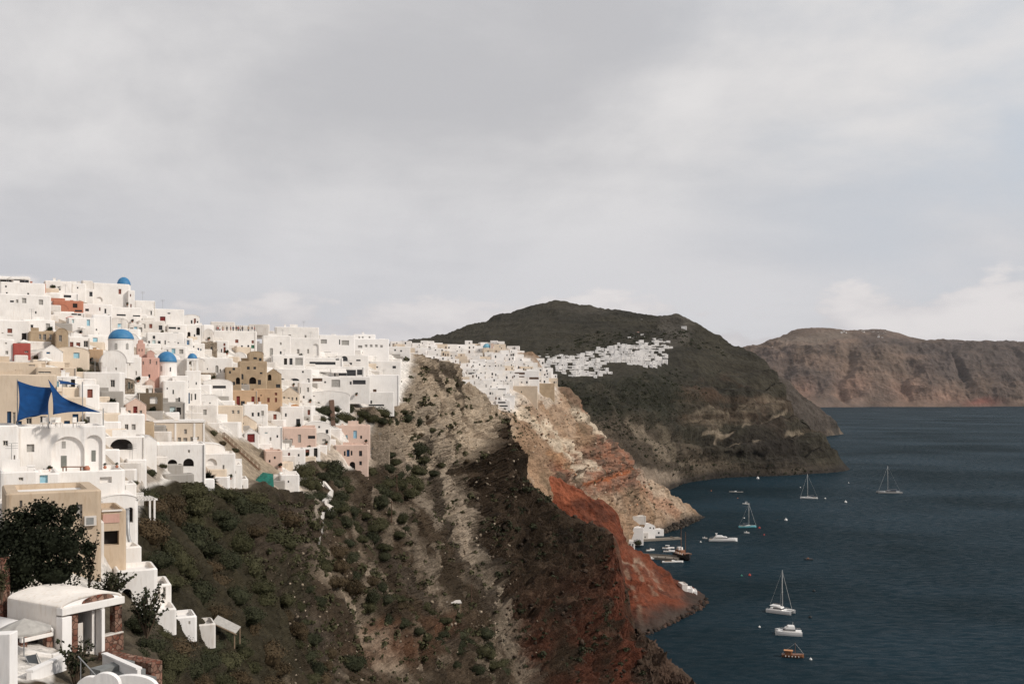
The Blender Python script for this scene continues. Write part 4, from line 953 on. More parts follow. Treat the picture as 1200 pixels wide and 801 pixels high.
h(15,36,402,422,'red-walled terrace room with knobbed parapet',col='red',yaw=.05,lm='the red terrace',w='w 31 412 4 2')
for kx in (18.2, 33.8):
    x_, z_ = Frame(15,36,422,T1.depth(25,422),.05).loc(kx, 402)
h(-6,17,397,423,'plain white house left of the red-walled terrace',yaw=.05,w='w 7 402 2 2;wg 8 413 3 4')
h(48,74,404,426,'white sloping house with a bright blue door',w='db 56.6 410 4 8.6',yaw=.08,lm='the blue-door house',roof='gable')
h(104,121,409,424,'low ochre house behind dark shrubs',col='ochre',yaw=.05,w='w 108 420 2 3',lm='the low ochre house')
h(-8,44,424,441,'beige flat-roofed house with white sphere lamp, above the blue sails',col='beige',yaw=.05,w='w 38 428 8 1.5',lm='the beige roof house')
h(42,90,430,446,'beige terrace wall house behind the blue sails',col='beige',yaw=.03,w='w 52 436 14 2;wr 72.5 433.5 3 5')
# big blue dome church
r_, fr_, bx_, rf_ = h(118,149,410,447,'white church body with barrel vault under the large blue dome',roof='vault',w='w 131.8 420.5 2.4 4.2;w 136 432 2 3',yaw=.05,cat='church',name='church',dep=9,lm='the large blue dome')
xc_, zt_, rr_ = dome_on(r_, fr_, 128.5, 159.6, 383.2, 395.4, 424, 5.0, wins='wg 137.3 404.5 3.2 7.4;wg 150.6 404.5 3.2 7.4', k=30); cross(r_, xc_, 5.0, zt_, 0.55)
h(148,166,418,448,'white buttress house right below the large blue dome',w='w 159.6 437 1.6 5;w 152 427 1.5 2.5',yaw=.05)
h(160.5,170,402,424,'pink stepped bell tower beside the large blue dome',col='rose',yaw=.06,w='w 163 410 1 3;w 166.5 410 1 3',dep=2.2,cat='bell tower',name='bell_tower',lm='the pink bell tower')
h(162,168,398,403,'pink topmost tier of the stepped bell tower',col='rose',on=0.3,yaw=.06,dep=1.6,found=1,cat='tower tier',name='bell_tower_tier')
h(165,187,419,453,'tall rose-pink house with white framed slits and dark side door',col='rose',w='w 167 446.5 2.2 10;w 175 440.5 2.2 4.4;wg 167.8 425 1.4 4;wg 176 423.5 1.6 5.4;wg 183.5 425 1.4 4',yaw=.04,lm='the rose-pink house')
h(172,181,410,420,'small rose gable rising from the rose-pink house roof',col='rose',roof='gable',on=0.5,yaw=.04,dep=1.2,found=1)
h(171,181,444,459,'small pink gabled porch at the foot of the rose-pink house',col='pink',roof='gable',yaw=.04)
h(172,216,389.5,410,'white house row with seven small windows and a pale teal shutter',w='w 180.4 395 2.8 3.8;w 174.2 401.4 2.8 4.6;wt 180.4 401 3.6 5.6;w 186.6 401.4 3 4.4;w 193.6 401 1.4 5;w 197.6 402 2.2 3.4;w 205 402.5 1.6 4;w 208.8 403 1.6 4.4',yaw=.05,lm='the seven-window row')
h(196,219,380,394,'white house with sagging grey canopy below the red-doored house',w='w 200 384 12 2.4;w 209.5 384.6 3 2.6;w 206 390 6 1.4;w 213.3 391.4 2 1.6',yaw=.05)
h(216,226,396,413,'narrow white house with bright blue doors one above the other',w='db 220.6 401 2.8 5.6;db 222.5 407.8 3.2 5.4',yaw=.05,lm='the stacked blue doors')
h(224,240,402,416,'white house with two tiny blue windows',w='wn 232.4 409 1.8 3;wn 235.4 409.6 1.4 2.4;w 227 406 1.4 2',yaw=.05)
# second dome church with its bell tower
r_, fr_, bx_, rf_ = h(187,221,440,470,'white church body beneath the second blue dome',w='n^ 203 449 9 9;w 216 452 2 4;w 191 452 1.5 4',yaw=.05,cat='church',name='church',dep=9,lm='the second blue dome')
xc_, zt_, rr_ = dome_on(r_, fr_, 184.6, 209, 410.3, 423.4, 446, 4.6, wins='wg 190 431 2.4 6.4;w 200.6 432 1.4 5', k=28); cross(r_, xc_, 4.6, zt_, 0.5)
r_, fr_, bx_, rf_ = h(217,235.5,434,458,'white bell tower with open arches and tiny blue dome',w='n^ 223.6 432 4 4;o^ 224 433.4 3.6 2;w 230 449 1.4 3;w 220.5 447 1.4 2.6',yaw=.05,cat='bell tower',name='bell_tower',dep=3,lm='the white bell tower')
xa, za = fr_.loc(220.3, 434); xb, zb_ = fr_.loc(231.4, 420); xm_ = (xa+xb)/2; wd = (xb-xa)/2
for dx in (-1, 1):
    for dy in (-1, 1):
        m = MB(); m.box(xm_+dx*wd-0.2, xm_+dx*wd+0.2, 1.4+dy*wd-0.2, 1.4+dy*wd+0.2, za-0.05, zb_-0.32); m.build('pillar', WHITE, r_)
m = MB(); m.box(xm_-0.14, xm_+0.14, 1.4-wd-0.05, 1.4-wd+0.2, za-0.05, zb_-0.32); m.build('pillar', WHITE, r_)
m = MB(); m.box(xm_-wd-0.25, xm_+wd+0.25, 1.4-wd-0.25, 1.4+wd+0.25, zb_-0.32, zb_+0.02); m.build('lantern_top', WHITE, r_)
_, zt_ = fr_.loc(225.8, 413.6)
m = MB(); m.lathe([(wd*1.05*math.cos(a), zb_+0.02 + (zt_-zb_)*math.sin(a)) for a in [math.pi/2*i/8 for i in range(8)]] + [(0.02, zt_)], xm_, 1.4, 18, True); m.build('dome', BLUE, r_, True); cross(r_, xm_, 1.4, zt_, 0.35)
m = MB(); m.lathe([(0.05, zb_-0.45), (0.13, zb_-0.55), (0.2, zb_-0.95), (0.28, zb_-1.1)], xm_-wd/2, 1.4, 12, True); m.build('bell', simple('bronze', (0.10, 0.07, 0.03), 0.4, 0.5, 0.8), r_, True)
h(216,236,455,479,'white chapel front with a bright blue door between grey shutters',w='db 221.2 466.4 2.4 12.6;wg 218 465 1.6 7.4;wg 224.5 465.2 1.6 8;w 229 464.6 1.8 7',yaw=.05,cat='chapel',name='chapel',lm='the blue-doored chapel')
h(234,256,462,480,'round-backed white house right of the blue-doored chapel',roof='low',w='w 234.5 470 2.4 2.6;w 246 472 1.4 1.6',yaw=.05)
h(236,254.5,400.5,415,'rough stone house below the two-arch house',col='stone',w='w 248 408 2.2 4;w 254 410 1 2',yaw=.05,lm='the rough stone house')
h(250,301,387.5,407,'long white house under the people terrace with red and green shutters',w='wr 277.5 399.6 3.6 4;wr 296.2 400.4 2.6 3.6;w 283.5 405.6 2 2.2;w 291 405.4 2.2 2.6;gr 296.2 406 3.6 4',yaw=.05,lm='the people terrace')
h(253,268,399,416,'white house with slim red-brown door and red window above',w='wr 263 403.5 2.2 3.4;wr 263.2 410.6 2.4 8.4;w 259.6 410.6 1.4 4;w 254.2 410 1.4 2',yaw=.05,lm='the slim-door house')
h(232,273,419,444,'broad white house with an arched door and four tiny windows in a row',w='wg^ 254.2 432.4 3.6 9;wg 258.2 434.2 1.8 3.8;wg 263 434.2 1.8 3.6;wg 269 433.6 1.8 3.6;w 243 432 1.2 2',yaw=.05,lm='the broad white house')
h(234,253,436.5,446,'low rubble stone shed in front of the broad white house',col='stone',yaw=.05)
h(238,273,444,463,'white house with a long dark opening under its parapet',w='w 257 453.2 15 3.2;w 250 459 2 2',yaw=.1,roof='low',lm='the long-opening house')
# ochre mansion ruin
h(280,313,423,461,'large tan mansion with arched doors and stairway, five dark openings',col='tan',w='o^ 296.2 445.6 8 8;w 291 431 3.2 3.4;w 298.5 431 3 3;w 304 447.6 3.6 5.6;w^ 283.3 441 4 6.4;wn 283.2 451 3 4.4;w 287.5 451 3 3;w 306 437 3 2',yaw=.06,lm='the tan mansion')
h(291,309,411.5,426,'tan upper tower of the arched mansion with two openings',col='tan',roof='low',w='w 299 419.6 4 2.4;w 305 421 3 3.4',on=3,yaw=.06)
h(264,283,430,460,'tan ruined house at the left of the arched mansion',col='tan',w='w 274 432 3 3;w 269.5 436 2 3;o^ 279 446 5 8;w 274 449 3 4',yaw=.05)
h(311,330,432,461,'tan stepped stair house at the right of the arched mansion',col='tan',roof='gable',w='o^ 316 441 4 9;w 326 452 5 4',yaw=.05)
h(267,302,457,478,'ochre house with a dark red double door and two black windows',col='ochre',w='dr 279.2 469.6 4 11.4;w 273.6 472.5 3.4 5;w 284.6 472.4 4.4 5.4;dr 296.5 468.6 3.6 8.6;w 301 470 1 2',yaw=.05,lm='the red-double-door ochre house')
h(297,331,455,485,'orange-ochre cubic house with five small dark windows',col='ochre',w='wr 323.4 461.4 2.6 3.2;wr 323.4 468.4 2.6 5;wr 314.6 468.4 2.8 5.2;wr 302.6 468.4 3.4 6.6;w 306 463 1.6 1.4',yaw=.08,lm='the orange-ochre cube')
h(329,351,454,471,'cream gabled house with row of four grey windows',col='cream',roof='gable',w='wg 333 466.4 2 4;wg 338.4 467 2 3.4;wg 342.6 467 2 3.6;w 347.6 467 1.6 3.4',yaw=.05)
h(248,285,475,494,'cream walled house with two grey windows and bush at its foot',col='cream',w='wg 273.2 482.4 2.6 4;wg 279.4 482.4 2.6 4;w 255 484 2 2',yaw=.05,lm='the cream walled house')
h(285,314,473.5,497,'small white cube house with three dark windows in line',w='w 296.2 485.4 2.4 4.4;w 303 485.2 2.4 4.6;wg 307.6 484 3 6',yaw=.04,lm='the three-in-line house')
h(277,301,487,505,'cream gable house with a pale blue window',col='cream',roof='gable',w='wb 292.4 492.6 4.4 5.6;w 285 495 1.4 3.4;w 296.4 493 1.4 3.4',yaw=.05,lm='the pale-blue-window gable')
h(286,304,502,522,'sloping white house with a wide dark red gate',w='dr 294.2 513 8.6 10',yaw=.06,lm='the red-gate house',roof='gable')
h(303,331,500,529,'white stepped stair house with small grey windows',w='wg 317 514 2 4;w 325 511 2 3;w 312 522 2 3;wt 312 507 3 1.6',yaw=.06,lm='the stair house')
h(329,356,476,502,'white house with gable shadow and one dark window, beside orange arch',w='w 349.4 494 4.6 7;w 335 486 2 4',yaw=.06,lm='the orange-arch house')
h(338,353,474,485,'orange-painted arched wall behind red flowers',col='orange',roof='vault',yaw=.05,dep=1.5,cat='wall',name='orange_wall')
h(331,371,501,527,'pink flat house with two grey windows and open porch',col='pink',w='wg 335.4 516.2 3 4.8;wg 341.4 516.2 3 4.8;wg 351 513.6 3.4 9.4;w 366 512 10 3.6',yaw=.05,lm='the pink porch house')
h(358,388,494,512,'white house with square dark window beside the pink porch house',w='w 383.2 505.4 3.2 4.6;w 374 500 2 2.4;w 369 497 1.6 2',yaw=.06,roof='low',lm='the square-window house')
h(386,434,498,519,'pale pink house with bright blue doors and shutters',col='pink',w='dp^ 396.4 512.6 5.4 7.6;wb 401.8 512.4 2 6;wb 406.2 512.4 2.4 6;dp 416.2 508.8 4.2 9;w 423.2 512 2.2 3.6',yaw=.05,rcol='white',lm='the blue-shuttered pink house',dep=8)
h(392,432,521,551,'two-storey pink house with arched entry and dark windows',col='pink',w='w 404 531 2 5.6;wn 408 530.6 3.4 8;w 412 530.6 2 5.4;w 422.6 531 3.6 6.4;w 422.6 542.4 3 4.6;o^ 413 546.4 6.6 11.4',yaw=.05,lm='the two-storey pink house',dep=8)
h(432,457,516,534,'grey stone-walled yard house right of the two pink houses',col='stone',yaw=.05,w='wg 436.6 524 2 6',lm='the stone yard')
h(328,351,556,583,'white cubic house at the lower edge above the zigzag path',w='w 344 578 2.8 3.8;w 338 564 1.6 2.4',yaw=.05,lm='the lowest white cube')
h(328,358,526,547,'white house with a slim red door above the green tarp',w='dr 338.8 534 2.4 7.8;w 333.4 536 2 4.4;w 350 533 2 3',yaw=.05,lm='the slim red door')
h(310,331,528,548,'small pink and white house left of the slim red door',col='pink',w='w 316 540 2 3;w 322 536 2 3',yaw=.05)
# restaurant complex to the right
h(322,374,383,402,'tallest plain white house on the skyline, one grey window',w='wg 339.6 394 3 4;wg 358 394 2 3',yaw=.04,lm='the tallest skyline house')
h(336,375,396,419,'white house with a blind arched niche at its right end',w='n^ 370 409.6 6.6 14;wg 349.4 411.6 2.8 5.6;wg 361 411.4 2.2 5',yaw=.04,lm='the niche house')
h(308,341,393,420,'white house with pointed door and chimney on the left of the niche house',w='wg 329 402.4 2 3;wg 318 412.4 3.6 9.4;w 329 413 2 3.4',yaw=.05,lm='the pointed-door house')
h(374,416,392.5,417,'bright white house with two wide grey windows near the skyline',col='bright',w='wg 379.4 400 7 5;wg 404.6 401.4 8.6 5.6;w 398 400.6 1.4 6;w 384 413 8 1.4',yaw=.04,lm='the wide-window house')
h(413,456,397,420,'white hotel terrace with colonnade of grey windows on the skyline',col='bright',w='wg 422 406 5 3;wg 429 405 3 3;wg 435 405 3 3;wg 441 405 3 3;wg 447 405.6 3 3;w 424 413 2 1.8',yaw=.04,lm='the colonnade hotel',cat='hotel',name='hotel')
h(414,440,391.5,399,'upper white floor of the skyline colonnade hotel',col='bright',w='wg 421 395 2 2;wg 425 395 2 2;wg 433 395 2 2',on=4,yaw=.04)
h(455,481,406,420,'last white skyline house before the bare tan slope',w='w 463 410 2 2;w 470 411 2 2',yaw=.04)
h(318,357,416,434,'white house with one dark doorway and wide grey window',w='d 334.6 423.4 3.6 7.4;w 341 423.4 3.6 7.6;wg 350.4 423.4 8.6 8.4',yaw=.05,lm='the dark-doorway house')
h(352,402,419,433,'white flat-roofed house with deep overhanging grey eave',w='w 378 425.4 30 3.4;w 395.4 421 4 1.6',yaw=.04,rcol='grey',lm='the grey-eave house')
h(394,432,416,433,'white stepped terraces with two dark arches above the restaurant',w='w^ 395.6 421 5 4.6;w^ 403.6 420 7.6 6;w 411 426 3 2.6;w 420 422 5 1.8',yaw=.04)
h(432,470,423,440,'long low white wall house at the right edge of the village',w='w 441 430 4 1.6;w 462 430 4 3',yaw=.04,rcol='white',lm='the long low wall house')
h(323,366,432,453,'white house with two slatted vents and arched window',w='w^ 331 446 5.4 5.6;w^ 345.4 444.6 10 3;w 361.4 447 2.8 7.4;w 355 435.5 2 2.4',yaw=.05,lm='the vent house')
h(358,428,429.5,442,'white restaurant with a long open dark front under awnings',w='w 378 437.4 30 6;w 407 436.6 20 7;w 421.4 436 6 6.4',yaw=.03,lm='the open restaurant',cat='restaurant',name='restaurant',found=2)
h(360,434,441,464,'white terrace house with brown wooden framed opening, below the restaurant',w='dk 372 444.8 11.4 3.6;dk 395.6 440 6 2;w 411 448.6 2.2 3.6;w 421 447.6 15 5;wg 393.6 449 10 8.6;w 366.6 456 1.8 6.6;w 381 447.6 2 2',yaw=.03,lm='the brown-frame house',found=2)
h(350,366,448,472,'narrow white house with stacked dark windows left of the brown frame',w='wg 351.2 457 2.6 7;wg 361 456.4 2.4 5.2;w 356 465 2 3',yaw=.05)
h(430,468,439,474,'large blank white block with tall brown slatted door',col='bright',w='dk 439.2 462.6 4 13.4',yaw=.04,lm='the blank white block')
h(405,462,459,479,'long white lower terrace building with shaded porch',w='w 413 461.6 9 4;wg 421 466 5 6;w 441 474.6 18 1.8;w 434 471 4 4;w 422 475 3 3',yaw=.03,lm='the porch terrace',found=2)
h(360,410,458,476,'white curved wall house between vents and dark hedge',w='w 368 463 2 3',yaw=.05,roof='low')
# middle left
h(124,170,485,513,'white flat house with a tall grey shutter and two windows',w='w 148.4 500 4 6.6;wg 156.6 500 4.4 6.6;wg 126.6 504 4.2 14;w 125.4 493.6 2.4 1.6;wg 133.4 505 7 7',yaw=.05,lm='the tall-shutter house')
h(120,170,511,538,'white house with wide shadowed arch balcony and glass doors',w='o^ 142.6 520.4 25 13',yaw=.06,lm='the arch balcony house',found=3)
h(146.5,171.5,466,488,'pink gabled chapel with a dark red door',col='pink',roof='gable',w='dr 158.6 480.6 4.6 9.6;w 151.6 482.8 3 5;w 165 482.6 3 4.4',yaw=.02,cat='chapel',name='pink_chapel',lm='the pink chapel',rcol='white')
h(162,191,460,485,'brown rendered wall house with a white square patch',col='brown',w='n 180.2 468.8 8.6 8',yaw=.05,lm='the brown wall house')
h(130,158,443,462,'rubble stone house with two grey green windows',col='stone',w='dg 151.2 451.4 2.6 8;dg 154.6 452.4 1.8 5.6;w 138 450 2.4 3',yaw=.05,roof='low',lm='the rubble stone house')
h(117,145,458,477,'grey stone bridge house with a dark arch',col='grey',w='o^ 126.4 470.4 14 10',yaw=.1,lm='the stone arch')
h(188,217,471,489,'brown and grey wall with pale blue gate and black doorway',col='grey',w='wt 202.4 480.6 6.4 8.4;d 209.4 481.4 5 8.4;w 205 476 3 2',yaw=.04,lm='the pale gate wall')
h(191,218,446,476,'white plain house between the brown wall and the bell tower',w='w 203 459 1.6 5;w 196 455 1.4 2;w 210 468 2 5',yaw=.05)
r_, fr_, bx_, rf_ = h(180,240,495,522,'wide pale peach mansion with white pilasters and nine shuttered windows',col='cream',w='wg 193.6 504.8 4.6 5.6;wg 217.4 505.4 3 5.6;wg 186 516 3.8 6.2;wg 193.6 517 4.4 9;wg 201 515.4 4 6;wg 210.2 515.2 3.6 6;wg 217.2 516.2 4.4 7;wg 224.6 514.6 2.8 6;wg 232 513 1.8 3.4',yaw=.03,lm='the peach mansion',cat='mansion',name='mansion',dep=9)
for kx in (181.4, 205.6, 227.8, 239):
    x_, z_ = fr_.loc(kx, 497); m = MB(); m.box(x_-0.14, x_+0.14, -0.09, -0.005, -1, bx_[2]-0.1); m.build('pilaster', WHITE, r_)
m = MB(); m.box(bx_[0]-0.1, bx_[1]+0.1, -0.12, bx_[3], bx_[2]+0.003, bx_[2]+0.32); m.build('cornice', WHITE, r_)
h(166,181,494,521,'side wing of the peach mansion, its left-face shade painted in tan',col='tan',yaw=.1)  # tan colour stands for the mansion's left face turned from the sun
h(182,241,520,560,'white lower storey with two arched entrances below the peach mansion',w='o^ 202 541.6 11 7;o^ 221 541.6 12 9.4;w 221.4 528.6 2.4 3.6;w 239 530 2.4 9.4;wg 239 545.6 2.4 4;wg 222 547 6 7;w 197 551 4 4',yaw=.03,lm='the two arched entrances',dep=8)
h(238,276,531,562,'white stepped house right of the two arched entrances',w='n^ 248 541 12 8;wg 262 548 2 7;wg 258 553 2 6',yaw=.05,roof='flat',lm='the stepped white house')
h(226,264,520,538,'white sloping-roofed house behind the stepped white house',roof='low',w='w 239 528 2 8',yaw=.08)
h(262,284,544,572,'small white end house above the bushes',w='wg 267 556 2 5;w 276 553 1.6 3;w 272 566 1.6 2.4',yaw=.05,lm='the white end house')
h(276,291,561,576,'tiny white cube beside the green tarp',w='w 284 570 2 4',yaw=.05)
h(166,184,510,548,'white sloping buttress wall left of the peach mansion',roof='gable',w='w 173 512 1.6 5',yaw=.2)
h(148,172,538,556,'small white store house in the weedy gully',w='w 161 549 2.4 8;w 153.6 544.6 1.4 1.4',yaw=.05,lm='the weedy store house')
# blue sail house and its terraces
h(-8,67,438.5,506,'large beige house wall behind the blue shade sails',col='beige',w='wn 10.8 489.6 4.4 15.4;w 16.6 489.6 3 14;wn 22.2 497.6 6 9;w 34 493 6 7.4;w 50.6 491.6 7 8.4;wn 59 497 4 7',yaw=.06,lm='the blue sails',dep=7)
h(64,101,465,502,'cream and white wing with a navy door behind the right sail',col='cream',w='wn 88.4 490 6.4 10.4;wn 78.6 496 6.4 6.6;wg 98 491.6 3 6.4',yaw=.04,dep=5)
h(99,120,483,502,'white wing with grey window at the sail tip',w='wg 102.6 491.6 5 7',on=0.5,yaw=.04,dep=5)
h(-8,22,498,562,'white house wall with two square windows at the left edge',w='w 6.4 519 5.4 6;wg 17 537 1.6 8;wg 22 537 5 10',yaw=.05,dep=8,par=.2)
h(20,124,499,562,'wide white terrace house with two tall blind arches under the blue sails',w='wg 35.8 524.8 8 9;n^ 80 536 35 50;wg 75 521 4 8;dg 75 541 6 14;n^ 110 534 19 50;dg 110 534 4.4 13',yaw=.05,dep=8,par=.3,lm='the two blind arches')
h(0,46,552,584,'white lower house with small flat grey roof at the far left',w='w 24.6 561 5 4',yaw=.05,dep=6,lm='the low grey-roofed house')
h(44,70,554,582,'white wall house with pale blue shutters beside the terracotta pot',w='wb 51.4 559 8.4 13',yaw=.04,dep=5,lm='the pale blue shutters')
h(64,147,551,592,'long white terrace wall house with square recessed panel',w='n 124 562 13 7',yaw=.08,dep=7,lm='the recessed panel')
h(143,160,566,593,'small white cube house with a narrow black door',w='w 146 574.4 2.4 11.4',yaw=.08,dep=4,lm='the narrow black door')
h(117,162,579.5,625,'white barrel-vaulted house with tall oval opening at its right end',roof='low',w='o^ 153 603 6 18',yaw=.10,dep=6,lm='the white barrel vault')
r_, fr_, bx_, rf_ = h(6,119,575.5,662,'large sand-yellow house behind the dark tree',col='yellow',w='wg 93.2 598.4 6.4 16;wg 24.6 590 3 8;w 60 605 6 10',yaw=.07,dep=8,lm='the sand-yellow house',rcol='white',par=.9)
m = MB(); x_, z_ = fr_.loc(105.6, 609.4); m.box(x_-0.42, x_+0.42, -0.36, -0.02, z_-0.36, z_+0.36); ac = m.build('air_conditioner', WHITE3, r_); m = MB(); m.lathe([(0.26, 0), (0.26, 0.02), (0.02, 0.03)], 0, 0, 16, True)
m = MB(); m.box(x_-0.3, x_+0.22, -0.385, -0.362, z_-0.26, z_+0.26); m.build('grille', simple('grille_grey', (0.25, 0.25, 0.24)), ac)
h(97,122,611,697,'white lower wall under the sand-yellow house',col='worn',D=79,yaw=.07,dep=4,par=.3)
r_, fr_, bx_, rf_ = h(119,148,597,664,'sand-yellow side block with pink balcony panel and dark loggia',col='yellow',w='o 130.4 630 17 16.6',D=81,yaw=.12,dep=6,lm='the pink balcony panel')
m = MB(); xa, za = fr_.loc(120.4, 612.6); xb, zb_ = fr_.loc(140, 601.4); m.box(xa, xb, -0.06, -0.004, za, zb_); m.build('balcony_panel', C['rose'], r_)
m = MB(); xa, za = fr_.loc(119, 600); xb, zb_ = fr_.loc(143, 598); m.box(xa, xb, -0.14, -0.004, zb_, zb_+0.12); m.build('ledge', WHITE, r_)
h(136,185,667,706,'white arched wall house right of the shrub',w='o^ 148.6 697 11 15;w^ 170.6 701 4 13',yaw=.10,dep=4,par=.25,lm='the arched wall house')
r_, fr_, bx_, rf_ = h(182,201,684,712,'small white house with two tall dark windows below the stairs',w='w 186.2 694.6 3.2 14.6;w 192.6 694.6 3.4 14.6',yaw=.10,dep=4,lm='the two tall windows',rcol='grey')
h(180,207,713,727,'low white stepped block under the two tall windows, highest of three',yaw=.12,dep=3,par=.2,found=1.2)
h(202,231,722,736,'low white stepped block, middle of three running down into the bushes',col='bright',yaw=.12,dep=3,par=.2,found=1.2,w='w 222 729 2.2 3.6')
h(226,253,731,745,'lowest white stepped block beside the timber lean-to',col='worn',yaw=.12,dep=3,par=.2,lm='the low white box',found=1.2)
h(146,166,640,672,'white stepped stair wall beside the sand-yellow side block',yaw=.15,dep=3,w='')

# ---------------------------------------------------------------- fillers: more of the small white houses wherever the hillside still shows
def covered(x0, x1, y0, y1):
    a = 0
    for k in range(60):
        x = x0 + (x1-x0)*((k*0.618) % 1); y = y0 + (y1-y0)*((k*0.3819+.2) % 1)
        if any(p0 <= x <= p1 and q0 <= y <= q1 for p0, p1, q0, q1, *_ in HOUSES): a += 1
    return a/60
VPOLY = [(0,322),(60,332),(112,334),(165,358),(235,378),(300,386),(330,388),(380,394),(450,406),(470,422),(466,470),(440,478),(408,478),(390,480),(388,520),(360,548),(328,552),(326,576),
         (310,548),(302,520),(268,505),(240,500),(240,520),(282,545),(290,572),(210,566),(170,540),(150,560),(150,600),(120,600),(0,580)]
NOFILL = [[(236,500),(262,508),(300,520),(318,540),(330,556),(296,572),(284,560),(276,535),(252,520)], [(74,418),(118,420),(140,445),(122,462),(96,440)], [(366,474),(470,474),(470,500),(372,500)], [(150,525),(172,535),(190,566),(148,566)]]
def inside(x, y, poly):
    c = False
    for (x1, y1), (x2, y2) in zip(poly, poly[1:]+poly[:1]):
        if (y1 > y) != (y2 > y) and x < (x2-x1)*(y-y1)/(y2-y1)+x1: c = not c
    return c
NUM = {0: 'no', 1: 'one', 2: 'two', 3: 'three', 4: 'four'}
def relation(x, y, lx, ly):
    dx, dy = x-lx, y-ly
    if abs(dy) > abs(dx)*0.9: return 'below' if dy > 0 else 'above'
    return 'right of' if dx > 0 else 'left of'
def where(x, y, base):
    near = sorted(LAND, key=lambda l: math.hypot((l[0]-x), (l[1]-y)*1.3))[:6]
    for i in range(len(near)):
        l = f"{base} {relation(x, y, near[i][0], near[i][1])} {near[i][2]}"
        if l not in USED and len(l.split()) <= 16 and i < 2: return l
    for i in range(len(near)):
        for j in range(i+1, len(near)):
            l = f"{base} {relation(x, y, near[i][0], near[i][1])} {near[i][2]}, {relation(x, y, near[j][0], near[j][1])} {near[j][2]}"
            if l not in USED and len(l.split()) <= 16: return l
    return base + ' tucked among its white neighbours'
SKYL = [(-10,319),(20,322),(60,331),(110,333),(150,338),(170,353),(200,364),(225,372),(240,382),(265,386),(300,387),(322,386),(374,389),(415,395),(456,401),(480,408)]
def skyl(x):
    for (a, b), (c, d) in zip(SKYL, SKYL[1:]):
        if a <= x <= c: return b + (d-b)*(x-a)/(c-a)
    return 400
rf = random.Random(5); nfill = 0
cands = []
for t in range(6000):
    x, y = rf.uniform(-4, 470), rf.uniform(325, 600)
    if inside(x, y, VPOLY) and not any(inside(x, y, q) for q in NOFILL): cands.append((y, x))
for (y, x) in sorted(cands):
    D = T1.depth(x, y); m = F/D
    wpx = rf.uniform(2.6, 6.2)*m; hpx = rf.uniform(2.2, 3.6)*m
    x0, x1, y0, y1 = x-wpx/2, x+wpx/2, y-hpx, y
    if y0 < skyl(x)+1.5 or covered(x0, x1, y0, y1) > 0.42: continue
    if any(inside(xx, y0+0.3*hpx, q) for q in NOFILL for xx in (x0, x1)): continue
    n = rf.choice((0, 1, 1, 2, 2, 3)); kinds = []; used = []
    for k in range(n):
        kk = rf.choice(('w', 'w', 'wg', 'wg', 'wr', 'd', 'wb'))
        ww = rf.uniform(0.6, 0.9)*m; hw = (1.9 if kk == 'd' else rf.uniform(0.9, 1.3))*m
        xx = x0 + wpx*(k+0.5+rf.uniform(-.15, .15))/n; yy = (y - hw/2 - 0.15*m) if kk == 'd' else y - hpx*rf.uniform(.42, .6)
        kinds.append(f"{kk} {xx:.2f} {yy:.2f} {ww:.2f} {hw:.2f}"); used.append(kk)
    col = rf.choice(('white', 'white', 'white', 'bright', 'worn', 'worn', 'cream')); roof = rf.choice(('flat', 'flat', 'flat', 'flat', 'vault', 'low'))
    cw = {'white': 'white', 'bright': 'bright white', 'worn': 'weathered white', 'cream': 'cream'}[col]
    sw = 'small' if wpx/m < 5 else 'wide'; rw = {'flat': 'flat-roofed', 'vault': 'vaulted', 'low': 'low-arched'}[roof]
    ow = 'with blank front' if n == 0 else ('with dark doorway' if 'd' in used else f"with {NUM[n]} window{'s' if n > 1 else ''}")
    lab = where(x, (y0+y1)/2, f"{sw} {cw} {rw} house {ow}")
    r_, fr_, bx_, rr_ = house(x0, x1, y0, y1, lab, col, roof, ';'.join(kinds), yaw=rf.uniform(-.15, .25), dep=rf.uniform(4, 6.5), D=D, group='small white houses filling the hillside village')
    if roof == 'flat' and rf.random() < .5: chimney(rr_, bx_[0] + (bx_[1]-bx_[0])*rf.uniform(.2, .8), bx_[3]*.6, bx_[2]-0.4, rf.uniform(.4, .7), rf.uniform(.7, 1.3))
    nfill += 1
